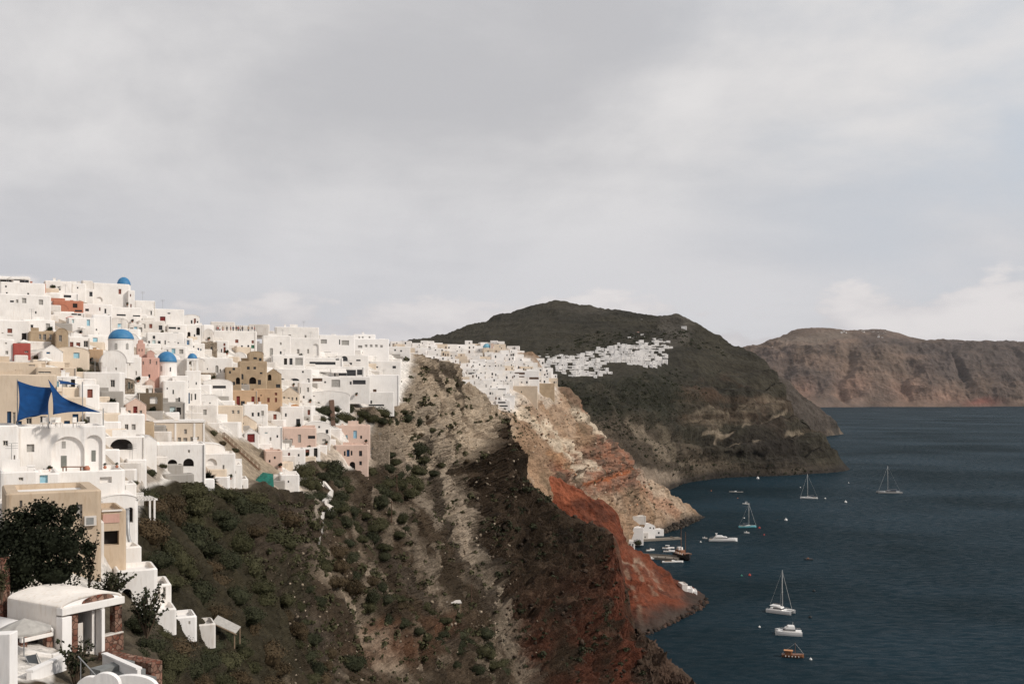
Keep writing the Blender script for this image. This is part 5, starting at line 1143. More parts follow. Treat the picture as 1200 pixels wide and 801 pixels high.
# look from the camera: wherever bare hillside still shows inside the village, a little more building goes there
bpy.context.view_layer.update(); DG = bpy.context.evaluated_depsgraph_get(); bare = []
yy = 336.0
while yy < 575:
    xx = -2.0
    while xx < 468:
        if inside(xx, yy, VPOLY) and not any(inside(xx, yy, q) for q in NOFILL):
            ok_, hit, _n, _i, ob, _m = SC.ray_cast(DG, Vector((0, 0, H)), Vector(((xx-CX)/F, 1, (HOR-yy)/F)).normalized())
            if ok_ and ob.name.startswith('hillside'): bare.append((xx, yy, hit.y))
        xx += 3.0
    yy += 3.0
taken = []; nb2 = 0
rf.shuffle(bare)
for (x, y, D) in bare:
    m = F/D; small = rf.random() < .4 or covered(x-2*m, x+2*m, y-3*m, y) > .5; wpx = rf.uniform(2.0, 4.6)*m; hpx = (rf.uniform(1.0, 1.7) if small else rf.uniform(2.0, 3.2))*m; y1 = y + .3*hpx; y0 = y1-hpx
    if y0 < skyl(x)+1 or any(abs(x-a) < (wpx+c)*.42 and abs(y-b) < (hpx+d)*.38 for a, b, c, d in taken): continue
    if len(taken) > 95: break
    taken.append((x, y, wpx, hpx)); kinds = []; n = 0 if small else rf.choice((0, 1, 1, 2))
    for k in range(n): kinds.append(f"{rf.choice(('w', 'wg', 'wg', 'wr', 'd'))} {x-wpx/2+wpx*(k+.5)/n:.2f} {y1-hpx*.5:.2f} {.7*m:.2f} {1.1*m:.2f}")
    col = rf.choice(('white', 'bright', 'worn', 'worn', 'cream', 'grey' if small else 'white'))
    cw = {'white': 'white', 'bright': 'bright white', 'worn': 'weathered white', 'cream': 'cream', 'grey': 'grey'}[col]
    lab = where(x, (y0+y1)/2, f"low {cw} terrace wall" if small else f"little {cw} cube house " + ('with blank front' if n == 0 else f"with {NUM[n]} small opening{'s' if n > 1 else ''}"))
    kw = dict(cat='terrace wall', name='terrace_wall', group='low white terrace walls', par=.12) if small else dict(group='small white houses filling the hillside village')
    house(x-wpx/2, x+wpx/2, y0, y1, lab, col, 'flat' if small else rf.choice(('flat', 'flat', 'vault', 'low')), ';'.join(kinds), yaw=rf.uniform(-.25, .35), dep=rf.uniform(1.0, 3.0) if small else rf.uniform(3, 5), D=D-.4, found=2.5, **kw)
    if small: HOUSES[-1] = HOUSES[-1] + ('wall',)
    nb2 += 1
print('bare spots', len(bare), 'filled', nb2)
# low whitewashed terrace walls step up between the houses
nw = 0
for t in range(4500):
    x, y = rf.uniform(-4, 470), rf.uniform(335, 600)
    if not inside(x, y, VPOLY) or any(inside(x, y, q) for q in NOFILL): continue
    D = T1.depth(x, y); m = F/D; wpx = rf.uniform(2.5, 7)*m; hpx = rf.uniform(.9, 1.7)*m
    if covered(x-wpx/2, x+wpx/2, y-hpx, y) > .25: continue
    lab = where(x, y, rf.choice(('low whitewashed terrace wall', 'short white garden wall', 'low rough white wall')))
    house(x-wpx/2, x+wpx/2, y-hpx, y, lab, rf.choice(('white', 'bright', 'worn', 'worn')), yaw=rf.uniform(-.3, .35), dep=rf.uniform(.5, 3.0), D=D, group='low white terrace walls', cat='terrace wall', name='terrace_wall', par=.12, found=1.5); nw += 1
    HOUSES[-1] = HOUSES[-1] + ('wall',)
HOUSES = [q[:4] for q in HOUSES if len(q) == 4]
print('walls', nw)
print('villagehouses', len(HOUSES)); print('fillers', nfill, 'houses', len(HOUSES))
# ---------------------------------------------------------------- ridge village and hill village
def tri_area(c): return (c['x1']-c['x0'])*(c['y1']-c['y0'])
def far_house_geo(mb, wl, zt, dep, zb, rise=0.0):
    x0, x1 = -wl/2, wl/2
    for a, b in (((x0,0),(x1,0)),((x1,0),(x1,dep)),((x1,dep),(x0,dep)),((x0,dep),(x0,0))): mb.face([(*a,zb),(*b,zb),(*b,zt),(*a,zt)])
    i = 0.25
    mb.loft([[(x0,0,zt),(x1,0,zt),(x1,dep,zt),(x0,dep,zt)],[(x0+i,i,zt),(x1-i,i,zt),(x1-i,dep-i,zt),(x0+i,dep-i,zt)],[(x0+i,i,zt-.35),(x1-i,i,zt-.35),(x1-i,dep-i,zt-.35),(x0+i,dep-i,zt-.35)]], True, False)
def wgeo(mb, x, z, w, h, y=-0.04):
    mb.box(x-w/2, x+w/2, y, 0.12, z-h/2, z+h/2)
rr = random.Random(21); CANDS = []
y = 407.0
RV = [(462,404),(500,405),(520,408),(545,407),(575,404),(605,411),(632,428),(652,446),(650,456),(620,458),(604,464),(600,478),(580,472),(562,464),(546,457),(520,449),(495,440),(478,424),(466,414)]
while y < 482:
    x = 458 + rr.uniform(0, 7)
    while x < 656:
        if inside(x, y, RV) and not (596 < x < 648 and 452 < y < 468):
            D = T2.depth(x, y); m = F/D; w = rr.uniform(4.0, 7.5)*m; hh = rr.uniform(2.6, 4.2)*m
            CANDS.append(dict(x=x, y=y+rr.uniform(-1, 1), D=D, w=w, h=hh, T=2, row=y, area=w*hh)); x += w*rr.uniform(0.8, 1.1)
        else: x += 5
    y += 4.3
HV = [[(622,424),(640,420),(668,418),(700,411),(722,406),(770,400),(788,404),(786,410),(770,412),(782,418),(784,424),(766,432),(742,428),(722,425),(706,428),(716,438),(700,444),(672,442),(640,432)],
      [(618,421),(665,417),(668,420),(622,426)], [(735,396),(756,394),(758,398),(736,400)]]
y = 395.0
while y < 445:
    x = 616 + rr.uniform(0, 5)
    while x < 792:
        if any(inside(x, y, q) for q in HV):
            D = T3.depth(x, y); m = F/D; w = rr.uniform(3.4, 7)*m; hh = rr.uniform(2.6, 4.4)*m
            CANDS.append(dict(x=x, y=y+rr.uniform(-1.7, 1.7), D=D, w=w, h=hh, T=3, row=y, area=w*hh)); x += w*rr.uniform(0.72, 1.2) + (rr.random() < .1)*6
        else: x += 4
    y += 2.7
for (x, y, w, hh) in ((752,375.5,3,1.6),(756,376,2.5,1.4),(747,379,3,1.5),(741,381,3,1.5),(731,382,2,1.3),(745,391,8,2.4),(728,392,6,2),(720,392,6,2.2),(712,394,7,2),(705,396,6,2),(724,388,3,2),(766,398,6,2),(774,399,5,2.2),(801.5,386,6,4)):
    CANDS.append(dict(x=x, y=y, D=T3.depth(x, y), w=w, h=hh, T=3, row=y, area=w*hh, pink=(392 < y+4 < 402 and x < 750)))
n_village = len(HOUSES); room = 288 - n_village
order = sorted(CANDS, key=lambda c: -c['area']); single = {id(c) for c in order[:room]}
LAND_R = [(576,408,'the blue-domed ridge church'),(466,412,'the bare tan slope edge'),(615,446,'the brown-shuttered hotel'),(625,462,'the big tan retaining wall'),(590,474,'the lowest terraces by the cliff'),(532,437,'the dark tree clump'),(500,408,'the dark hill foot'),(650,448,'the right cliff edge'),(552,440,'the brown verandas')]
LAND_H = [(640,436,'the near end of the hill village'),(700,442,'the lower gully trees'),(775,406,'the upper right edge of the hill village'),(715,400,'the reddish upper houses'),(750,425,'the red-roofed house')]
stuff = MB()
rows_seen = {}
for c in CANDS:
    if id(c) in single:
        key = (c['T'], round(c['row'], 1)); rows_seen.setdefault(key, []).append(c)
ORD = ['first', 'second', 'third', 'fourth', 'fifth', 'sixth', 'seventh', 'eighth', 'ninth', 'tenth', 'eleventh', 'twelfth', 'thirteenth', 'fourteenth', 'fifteenth', 'sixteenth', 'seventeenth', 'eighteenth', 'nineteenth', 'twentieth', 'twenty-first', 'twenty-second', 'twenty-third']
ROWK = {2: sorted({k[1] for k in rows_seen if k[0] == 2}), 3: sorted({k[1] for k in rows_seen if k[0] == 3})}
for c in CANDS:
    fr = Frame(c['x']-c['w']/2, c['x']+c['w']/2, c['y'], c['D'], rr.uniform(-.1, .3)); W = c['w']*c['D']/F; Z = c['h']*c['D']/F; dep = rr.uniform(5, 8)
    wins = []
    for k in range(rr.choice((1, 2, 2, 3))):
        wins.append((rr.uniform(-.38, .38)*W, rr.uniform(.3, .7)*Z, rr.uniform(.5, .9), rr.uniform(.8, 1.5)))
    if rr.random() < .25: wins.append((rr.uniform(-.2, .2)*W, Z*.45, W*rr.uniform(.3, .5), 1.2))
    wins = [q for i, q in enumerate(wins) if not any(abs(q[0]-p_[0]) < (q[2]+p_[2])/2+.1 for p_ in wins[:i])]
    colr = rr.choice(('bright', 'bright', 'white', 'white', 'white', 'cream'))
    if c.get('pink'): colr = 'rose'
    if id(c) in single:
        mates = rows_seen[(c['T'], round(c['row'], 1))]; pos = sorted(mates, key=lambda q: q['x']).index(c); ri = ROWK[c['T']].index(round(c['row'], 1))
        place = 'ridge village' if c['T'] == 2 else 'far hill village'
        cw = {'bright': 'bright white', 'white': 'white', 'cream': 'cream', 'rose': 'pinkish'}[colr]
        near = min(LAND_R if c['T'] == 2 else LAND_H, key=lambda l: math.hypot(l[0]-c['x'], l[1]-c['y']))
        lab = f"{cw} house in {place}, {ORD[min(ri, 22)]} row down, {ORD[min(pos, 22)]} from left"
        r_ = empty('white_house' if colr in ('bright', 'white') else 'house', fr.P0, fr.rz); tag(r_, lab, 'house', 'houses of the ' + place)
        m = MB(); far_house_geo(m, W, Z, dep, -5); m.build('wall', C[colr], r_)
        for (wx, wz, ww, wh) in wins:
            m = MB(); wgeo(m, wx, wz, min(ww, W*.5), min(wh, Z*.5)); m.build('window', rr.choice((DARK_IN, GLASS, GLASS, OP['wg'], OP['dk'])), r_)
    else:
        m = MB(); far_house_geo(m, W, Z, dep, -5); m.cur = 1
        for (wx, wz, ww, wh) in (wins[:1] if rr.random() < .55 else ()): wgeo(m, wx, wz, min(ww, W*.5)*.8, min(wh, Z*.5)*.8)
        mat = Matrix.Translation(fr.P0) @ Matrix.Rotation(fr.rz, 4, 'Z'); n0 = len(stuff.v)
        stuff.v += [tuple(mat @ Vector(v)) for v in m.v]; stuff.f += [tuple(n0+i for i in f) for f in m.f]
        stuff.m += [(2 if c.get('pink') else (0 if rr.random() < 2 else 2)) if q == 0 else 1 for q in m.m]
# specks of the towns along the far rim
for (xa, xb, ya, yb, n) in ((1008,1040,388,391,16),(1028,1034,389,397,5),(882,898,407,411,10),(905,925,404,409,5),(1096,1106,412,415,5),(1090,1120,400,403,8),(1140,1185,401,406,12),(985,992,388,390,3)):
    for k in range(n):
        x, yy = rr.uniform(xa, xb), rr.uniform(ya, yb); D = T4.depth(x, max(yy, 387)); fr = Frame(x-1, x+1, yy, D-20, rr.uniform(-.3, .3)); m = MB(); far_house_geo(m, rr.uniform(8, 20), rr.uniform(5, 9), 10, -25)
        mat = Matrix.Translation(fr.P0) @ Matrix.Rotation(fr.rz, 4, 'Z'); n0 = len(stuff.v)
        stuff.v += [tuple(mat @ Vector(v)) for v in m.v]; stuff.f += [tuple(n0+i for i in f) for f in m.f]; stuff.m += m.m
o = stuff.build('distant_houses', [WHITE2, GLASS, C['rose']]); tag(o, kind='stuff')
print('cands', len(CANDS), 'single', len(single))
# landmarks of the ridge village
def ridge(px0, px1, pt, pb, label, **k): return house(px0, px1, pt, pb, label, terr=T2, found=6, **k)
n_h = len(HOUSES)
r_, fr_, bx_, rf_ = ridge(566,579,408,418,'pale pink church with a blue dome on the ridge village crest',col='cream',w='w 572 412 1.6 2.4',cat='church',name='church',yaw=.1)
xc_, zt_, q_ = dome_on(r_, fr_, 566.4, 575.4, 402.2, 407, 410, 3.0, k=16, mat=simple('faded_blue', (0.16, 0.36, 0.46)))
m = MB(); xa, za = fr_.loc(577, 408); _, zb_ = fr_.loc(577, 402); m.box(xa-0.7, xa+0.7, 0.6, 1.8, za-0.3, zb_); m.build('bell_gable', C['pink'], r_)
ridge(590,632,434,446,'white hotel with brown shutters and pillared veranda in the ridge village',w='dk 596 437.4 9 2;dk 609 437.4 12 2.4;dk 609 442 11 3;dk 624 443 16 2.6',cat='hotel',name='hotel',col='bright')
ridge(545,562,431,438,'white house with three brown verandas in the ridge village',w='dk 549 434.5 4 3;dk 555 434.5 3 3;dk 560 434.8 3 3',col='bright')
ridge(630,636,440,454,'slender white tower house beside the tan retaining wall',col='bright',w='w 633 446 1.4 1.8')
ridge(574,594,454,463,'white house with dark shaded front and grey awning near the cliff',w='w 579 458.6 5 2.4;wg 588 456 9 1.6',col='bright')
ridge(581,598,469,478,'lowest white terrace house at the cliff with dark planters',w='w 588 471.4 9 1.8;w 590 475.4 10 1.6',col='bright')
r_, *_ = ridge(601,630,452,466,'large tan retaining wall with rough patches below the hotel',col='beige',cat='retaining wall',name='retaining_wall',w='w 611 459 1.2 2')
ridge(628,650,449,462,'tan stone retaining wall at the right end of the ridge village',col='tan',cat='retaining wall',name='retaining_wall',yaw=.2)
ridge(545,560,464,478,'square tan rock-cut wall left of the lowest ridge terraces',col='beige',cat='retaining wall',name='retaining_wall')
ridge(486,504,407.5,414,'long low white house at the left of the ridge village',col='bright',w='w 492 411 1 1.4')
# harbour at the foot of the cliff
def quay(px0, px1, pt, pb, D, label, **k): return house(px0, px1, pt, pb, label, D=(D if px0 > 790 else T2.depth((px0+px1)/2, pb)-4), found=2.5, **k)
def zD(py, z): return (H-z)*F/(py-HOR)
quay(741,768,613,628,None,'large white sloping boathouse at the harbour under the tan cliff',col='bright',yaw=.35,w='w 762 618 2 2;w 766 618.6 1.4 2;w 752 622 1.6 2',roof='low')
quay(760,778,620,628.5,zD(629,2.4),'low white harbour house with three small dark openings at the water',col='bright',yaw=.3,w='w 766 624 3 2.6;w 772 624 2 2.4')
quay(728,754,618,634,zD(637,7),'white harbour house half hidden behind the red cliff edge',col='bright',yaw=.1,w='')
quay(732,757,604.5,610,zD(613,12),'long white wall house above the harbour on the slope',col='worn',yaw=.2)
quay(733,744,633.5,643,zD(644,6),'white harbour cube with two black windows near the pier',col='bright',yaw=.1,w='w 738.4 638 1.2 3;w 741.4 638.4 1.2 3')
quay(740,749,641,648,zD(649,4),'smallest white harbour cube at the root of the pier',col='bright',yaw=.1)
quay(803,812,689,698,zD(698.5,2),'tiny white chapel on the red shore below the cliff',col='bright',yaw=.1,cat='chapel',name='chapel',w='w 806 695 1.4 2.4;w 810 695 1.2 2.4')
quay(808,817,692,698.4,zD(699,1.6),'tiny flat white boathouse right of the shore chapel',col='bright',yaw=.1,cat='boathouse',name='boathouse',w='w 812 696 1.4 2')
quay(799,806,684,691,zD(694,4),'tiny white wall house left of the shore chapel',col='worn',yaw=.3,cat='boathouse',name='boathouse')
quay(748,760,624,634,None,'small white harbour house in front of the sloping boathouse',col='worn',yaw=.3,w='w 752 629 1.4 2;w 756 629 1.4 2')
# the pier
CONC = simple('pier_concrete', (0.21, 0.185, 0.155), 0.9, 0.1); m = MB()
A = P(748, 650, zD(650, 1.4)); B_ = P(796, 653, zD(653, 1.4)); d_ = (B_-A).normalized(); nrm_ = Vector((-d_.y, d_.x, 0)); L_ = (B_-A).length
pr = empty('pier', (A.x, A.y, 0), math.atan2(d_.y, d_.x)); tag(pr, 'grey stone harbour pier reaching out to the dark ship', 'pier')
m.box(0, L_, -4.5, 4.5, -4, 1.3); m.build('deck', CONC, pr)
m = MB(); m.box(0, L_, 3.6, 4.3, 1.303, 2.0); m.build('parapet', CONC, pr)
for k in range(5):
    m = MB(); m.lathe([(0.25, 1.303), (0.2, 1.7), (0.32, 1.85), (0.1, 1.95)], L_*(k+.5)/5, -3.6, 8, True); m.build('bollard', DARK_IN, pr)
m = MB(); A = P(748, 632, zD(632, 1.0)); m.box(-2, 32, -3, 3, -3, 1.1)
qy = empty('quay', (A.x, A.y, 0), .35); tag(qy, 'low concrete quay in front of the white harbour houses', 'quay'); m.build('deck', CONC, qy)
m = MB(); m.box(26, 27, -2.9, 2.9, 1.103, 1.6); m.build('kerb', CONC, qy)

# ---------------------------------------------------------------- boats
BW = simple('white_gelcoat', (0.78, 0.76, 0.73), 0.35, 0.5, var=0.05); BD = simple('teak_deck', (0.30, 0.22, 0.15), 0.7); BG = simple('tinted_glass', (0.02, 0.022, 0.026), 0.12, 0.5)
AL = simple('mast_aluminium', (0.62, 0.60, 0.57), 0.4, 0.5); NAVY = simple('navy_canvas', (0.02, 0.03, 0.05), 0.8); TEAL = simple('teal_hull', (0.12, 0.36, 0.40), 0.4, 0.4); WOOD = simple('varnished_wood', (0.20, 0.085, 0.04), 0.45, 0.4); BLK = simple('black_hull', (0.022, 0.020, 0.020), 0.5, 0.4)
ORG = simple('orange_canvas', (0.52, 0.25, 0.12), 0.8)
def hull_mb(L, B, zs0, zs1, x0=0, y0=0, draft=0.5, bowp=0.55, stern=0.85, n=12):
    mb = MB(); rings = []
    for i in range(n+1):
        t = i/n; x = x0 - L/2 + L*t
        b = B/2 * (stern + (1-stern)*min(1, t/0.35)) if t < bowp else B/2 * math.sqrt(max(0.0004, 1 - ((t-bowp)/(1-bowp))**2.2))
        z = zs0 + (zs1-zs0)*t**2; k = 0.45 + 0.55*(1-t**3)
        xx = x + (0.0 if t < .9 else (t-.9)*L*.0)
        rings.append([(xx, y0-b, z), (xx, y0-b*.97, z*.45), (x, y0-b*.8*k, 0.0), (x - t*t*L*.03, y0, -draft*(1-t**4*.6)), (x, y0+b*.8*k, 0.0), (xx, y0+b*.97, z*.45), (xx, y0+b, z)])
    mb.loft(rings, True, True); return mb
def slab(L, B, z0, z1, x0=0, y0=0, taper=0.15, shrink=0.1):
    mb = MB(); a, b = L/2, B/2
    lo = [(x0-a, y0-b, z0), (x0+a*.8, y0-b, z0), (x0+a, y0-b*.5, z0), (x0+a, y0+b*.5, z0), (x0+a*.8, y0+b, z0), (x0-a, y0+b, z0)]
    s = 1-shrink; hi = [(x0 + (x-x0)*(1-taper) - taper*a*.3, y0+(y-y0)*s, z1) for x, y, z in lo]
    mb.loft([lo, hi], True, True); return mb
def boat(name, px, py, heading, label, cat):
    D = Dz(py); r = empty(name, P(px, py, D), math.radians(heading)); tag(r, label, cat); return r
def rail(r, L, B, z, h_=0.6, n=8):
    m = MB()
    for s in (-1, 1):
        pts = [(-L*.45 + L*.9*i/n, s*B/2*(.92 if i < n*.6 else .92*(1-((i/n-.6)/.45)**2)), z) for i in range(n+1)]
        for p_ in pts: m.tube([p_, (p_[0], p_[1], p_[2]+h_)], 0.035, 4)
        m.tube([(p_[0], p_[1], p_[2]+h_) for p_ in pts], 0.035, 4)
    m.build('rail', AL, r)
def rig(r, x, z0, ht, boom=4.5, stay=None, sail=NAVY, back=-5):
    m = MB(); m.tube([(x, 0, z0), (x, 0, z0+ht*.6), (x, 0, z0+ht)], [0.16, 0.14, 0.09], 8); mast = m.build('mast', AL, r, True)
    for q in (.4, .7):
        m = MB(); m.tube([(x, -1.1*(1.2-q), z0+ht*q), (x, 1.1*(1.2-q), z0+ht*q)], 0.05, 5); m.build('spreader', AL, mast)
    if boom:
        m = MB(); m.tube([(x-.1, 0, z0+1.3), (x-boom, 0, z0+1.2)], 0.11, 6); m.build('boom', AL, r)
        m = MB(); m.tube([(x-.2, 0, z0+1.5), (x-boom*.5, 0, z0+1.62), (x-boom, 0, z0+1.4)], [.26, .24, .12], 7); m.build('furled_sail', sail, r, True)
    m = MB()
    if stay: m.tube([(x, 0, z0+ht*.97), (stay, 0, z0-.1)], 0.07, 5)
    m.tube([(x, 0, z0+ht*.97), (back, 0, z0-.3)], 0.03, 4)
    for s in (-1, 1): m.tube([(x, 0, z0+ht*.9), (x-.4, s*1.7, z0-.2)], 0.03, 4)
    m.build('rigging', AL, r)
def catamaran(px, py, hd, label, L=12, B=6.4, ht=17, dark=False, flip=False):
    r = boat('catamaran', px, py, hd, label, 'catamaran')
    for s in (-1, 1): hull_mb(L, B*.24, 1.5, 1.7, 0, s*B*.38, .4, .4).build('hull', BW if not dark else simple('grey_gelcoat', (.30, .29, .28), .4), r)
    m = slab(L*.62, B*.78, .85, 1.5, -L*.1, 0, 0, 0); m.build('bridge_deck', BW, r)
    cb = slab(L*.42, B*.62, 1.503, 2.75, -L*.06, 0, .25, .12).build('cabin', BW if not dark else BG, r)
    slab(L*.40, B*.64, 1.9, 2.35, -L*.055, 0, .06, .03).build('window', BG, cb)
    slab(L*.34, B*.6, 3.0, 3.12, -L*.22, 0, 0, 0).build('bimini', BW if not dark else NAVY, r)
    m = MB(); [m.tube([(-L*.36, s*B*.25, 1.5), (-L*.36, s*B*.25, 3.0)], .05, 5) for s in (-1, 1)]; m.build('bimini_post', AL, r)
    m = MB(); m.box(L*.2, L*.42, -B*.26, B*.26, 1.25, 1.3); m.build('trampoline', simple('net_grey', (.3, .3, .3)), r)
    m = MB(); m.tube([(L*.44, -B*.38, 1.55), (L*.44, B*.38, 1.55)], .1, 6); m.build('crossbeam', AL, r)
    rig(r, L*.06, 2.7, ht, L*.38, L*.44, back=-L*.45); rail(r, L, B*1.0, 1.5); return r
def motor_yacht(px, py, hd, label, L=19, B=4.8):
    r = boat('motor_yacht', px, py, hd, label, 'yacht')
    h_ = hull_mb(L, B, 1.6, 2.6, 0, 0, .6, .5, .9).build('hull', BW, r)
    slab(L*.56, B*.78, 1.9, 3.3, -L*.06, 0, .28, .15).build('cabin', BW, r)
    slab(L*.52, B*.80, 2.45, 2.95, -L*.055, 0, .09, .04).build('cabin_window', BG, r)
    slab(L*.30, B*.66, 3.303, 4.1, -L*.13, 0, .3, .15).build('flybridge', BW, r)
    m = MB(); m.box(-L*.26, -L*.22, -B*.3, B*.3, 4.0, 5.2); m.box(-L*.28, -L*.2, -.2, .2, 5.2, 5.7); m.build('radar_arch', BW, r)
    m = MB(); m.box(-L*.49, -L*.38, -B*.38, B*.38, 1.62, 1.7); m.build('stern_deck', BD, r); rail(r, L, B, 2.0, .7); return r
def sloop(px, py, hd, label, L=16, B=4.2, ht=22, hm=None, deck=None):
    r = boat('sailing_yacht', px, py, hd, label, 'sailing boat')
    hull_mb(L, B, 1.2, 1.7, 0, 0, .6, .45, .7).build('hull', hm or BW, r)
    cb = slab(L*.34, B*.5, 1.25, 1.95, L*.02, 0, .2, .15).build('cabin', deck or BW, r)
    slab(L*.32, B*.52, 1.5, 1.75, L*.02, 0, .05, .03).build('window', BG, cb)
    m = MB(); m.box(-L*.40, -L*.2, -B*.24, B*.24, 1.26, 1.34); m.build('cockpit', BD, r)
    slab(L*.16, B*.5, 2.2, 2.9, -L*.14, 0, .3, .3).build('sprayhood', NAVY, r)
    rig(r, L*.08, 1.9, ht, L*.34, L*.48, back=-L*.48); rail(r, L, B, 1.3); return r
catamaran(915, 717.5, -38, 'white sailing catamaran with tall bare mast, nearest to the lower right')
r = boat('motor_catamaran', 924, 743, 168, 'white motor catamaran with rounded flybridge, between sailing catamaran and wooden boat', 'motor boat')
for s in (-1, 1): hull_mb(10.8, 1.6, 1.5, 1.9, 0, s*1.9, .4, .45, .9).build('hull', BW, r)
slab(9, 4.4, .9, 1.7, -.4, 0, 0, 0).build('bridge_deck', BW, r); cb = slab(5.2, 3.9, 1.703, 3.1, -.3, 0, .25, .12).build('cabin', BW, r); slab(5.1, 4.0, 2.1, 2.6, -.25, 0, .07, .03).build('window', BG, cb)
slab(3.6, 3.4, 3.103, 3.8, -.8, 0, .25, .12).build('flybridge', BW, r); m = MB(); m.tube([(-1.6, 0, 3.7), (-1.8, 0, 5.3)], .08, 6); m.build('aerial', AL, r); rail(r, 10.8, 5, 1.7)
r = boat('wooden_boat', 929, 769.5, -18, 'varnished wooden boat with orange awning and short mast at lower right', 'wooden boat')
hull_mb(8.2, 2.7, 1.0, 1.6, 0, 0, .5, .45, .75).build('hull', WOOD, r); slab(2.6, 1.7, 1.0, 2.3, -1.5, 0, .08, .05).build('cabin', WOOD, r); slab(3.4, 2.2, 2.45, 2.56, -1.6, 0, 0, 0).build('awning', ORG, r)
m = MB(); [m.tube([(x, y, 1.0), (x, y, 2.45)], .05, 5) for x in (-3, -.2) for y in (-.9, .9)]; m.build('awning_post', WOOD, r)
for k in range(5): m = MB(); m.lathe([(.02, .25), (.17, .35), (.17, .75), (.02, .85)], -2.6 + k*1.2, -1.42 + .03*k, 8, True); m.build('fender', BW, r, True)
m = MB(); m.tube([(.9, 0, 1.1), (.9, 0, 5.6)], .08, 6); m.build('mast', WOOD, r); m = MB(); m.tube([(.9, 0, 5.4), (4.0, 0, 1.6)], .03, 4); m.tube([(.9, 0, 5.4), (-4.0, 0, 1.2)], .03, 4); m.build('rigging', AL, r)
motor_yacht(847.5, 634, -6, 'sleek white motor yacht with dark windows lying off the pier')
sloop(876, 618, 4, 'teal-hulled sailing boat with dark stern and bare mast, above the motor yacht', 13.4, 3.6, 16.5, TEAL)
sloop(948, 584, 172, 'white sailing boat with bare mast in front of the dark cape', 16.5, 4.2, 22)
catamaran(1042, 577.5, 178, 'large dark-decked sailing catamaran farthest out on the right', 24, 9, 25, True)
# the dark ship at the pier
r = boat('old_ship', 800, 654.5, -72, 'black wooden sailing ship with brown deckhouse moored at the pier head', 'ship')
hull_mb(17, 6.4, 3.0, 4.4, 0, 0, .8, .4, .8).build('hull', BLK, r); slab(6, 4.2, 3.0, 5.2, -3, 0, .1, .08).build('deckhouse', WOOD, r); slab(3, 3, 5.203, 6.8, -3.6, 0, .1, .1).build('wheelhouse', BW, r)
m = MB(); m.box(3, 7, -2.4, 2.4, 3.6, 4.2); m.build('foredeck', WOOD, r)
for k in range(8): m = MB(); m.box(5.0-k*1.3, 5.6-k*1.3, -3.32, -3.0, 3.3, 4.3); m.build('hatch_panel', ORG if k % 2 else BW, r)
for x, hh in ((3.5, 14), (-2, 16)): m = MB(); m.tube([(x, 0, 3), (x, 0, 3+hh)], [.2, .1], 6); m.build('mast', WOOD, r)
m = MB(); m.tube([(3.5, 0, 16.5), (8.4, 0, 4.4)], .04, 4); m.tube([(-2, 0, 18.5), (3.5, 0, 16.5)], .04, 4); m.tube([(-2, 0, 18.5), (-8.3, 0, 3.2)], .04, 4); m.build('rigging', BLK, r)
def motor_boat(px, py, hd, label, L=7, B=2.3, top=True, hm=None, cat='motor boat'):
    r = boat('motor_boat', px, py, hd, label, cat); hull_mb(L, B, .8, 1.15, 0, 0, .3, .5, .9).build('hull', hm or BW, r)
    m = MB(); m.box(-L*.36, L*.2, -B*.32, B*.32, .78, .93); m.build('cockpit', BD if hm is None else BLK, r); cb = slab(L*.2, B*.55, .9, 1.6, L*.05, 0, .3, .15).build('console', BW, r)
    slab(L*.12, B*.5, 1.3, 1.75, L*.09, 0, .5, .1).build('windscreen', BG, r)
    if top:
        slab(L*.34, B*.8, 2.2, 2.3, -L*.05, 0, 0, 0).build('canopy', BW, r); m = MB(); [m.tube([(x, y, .85), (x, y, 2.2)], .04, 4) for x in (-L*.2, L*.08) for y in (-B*.35, B*.35)]; m.build('canopy_post', AL, r)
    m = MB(); m.box(-L*.54, -L*.47, -.22, .22, .3, 1.25); m.build('outboard_motor', BLK, r); return r
motor_boat(788, 658.8, 3, 'long white open motor boat on the near side of the pier', 13, 3, False)
motor_boat(763, 655, 5, 'white motor boat tucked close to the red rock by the pier', 8, 2.5, False)
motor_boat(783, 642.6, 2, 'white covered motor boat on the far side of the pier', 8, 2.6)
motor_boat(784, 646.4, 2, 'low white covered motor boat closest behind the pier', 7.5, 2.6)
motor_boat(762, 645, 20, 'small white boat pulled up beside the quay', 6, 2, False)
motor_boat(862.5, 576.6, 176, 'grey-white motor boat alone under the dark cape cliff', 14, 3.6, False, simple('grey_hull', (.36, .34, .31)))
motor_boat(874, 590.5, 178, 'white cabin boat above the teal sailing boat', 6, 2.2, True)
motor_boat(875, 624.5, 176, 'white dinghy between teal sailing boat and motor yacht', 3.8, 1.6, False, cat='dinghy')
motor_boat(826, 631, 170, 'tiny white tender behind the stern of the motor yacht', 3.5, 1.5, False, cat='dinghy')
r = boat('raft', 948, 655.5, 4, 'dark brown floating raft alone in the middle of the bay', 'raft'); m = MB(); m.box(-2.2, 2.2, -1.2, 1.2, -.3, .7); m.build('deck', BLK, r); m = MB(); m.lathe([(.7, .703), (.7, 1.1), (.3, 1.3), (.05, 1.35)], -.6, 0, 10, True); m.build('tank', WOOD, r)
def buoy(px, py, col, label, s=.5, grp=None):
    r = empty('buoy', P(px, py, Dz(py))); tag(r, label, 'buoy', grp); mt = simple(col+'_buoy', {'red': (.45, .06, .04), 'white': (.75, .73, .7), 'green': (.06, .25, .18), 'black': (.02, .02, .02), 'orange': (.5, .16, .06)}[col], .5)
    m = MB(); m.lathe([(.02, -.5*s)] + [(s*math.cos(a), .25*s + s*math.sin(a)) for a in [-1.2 + 2.7*i/9 for i in range(10)]], 0, 0, 14, True); m.build('float', mt, r, True)
    m = MB(); m.tube([(0, 0, 1.2*s), (0, 0, 1.9*s)], .12*s, 6); m.build('ring', mt, r)
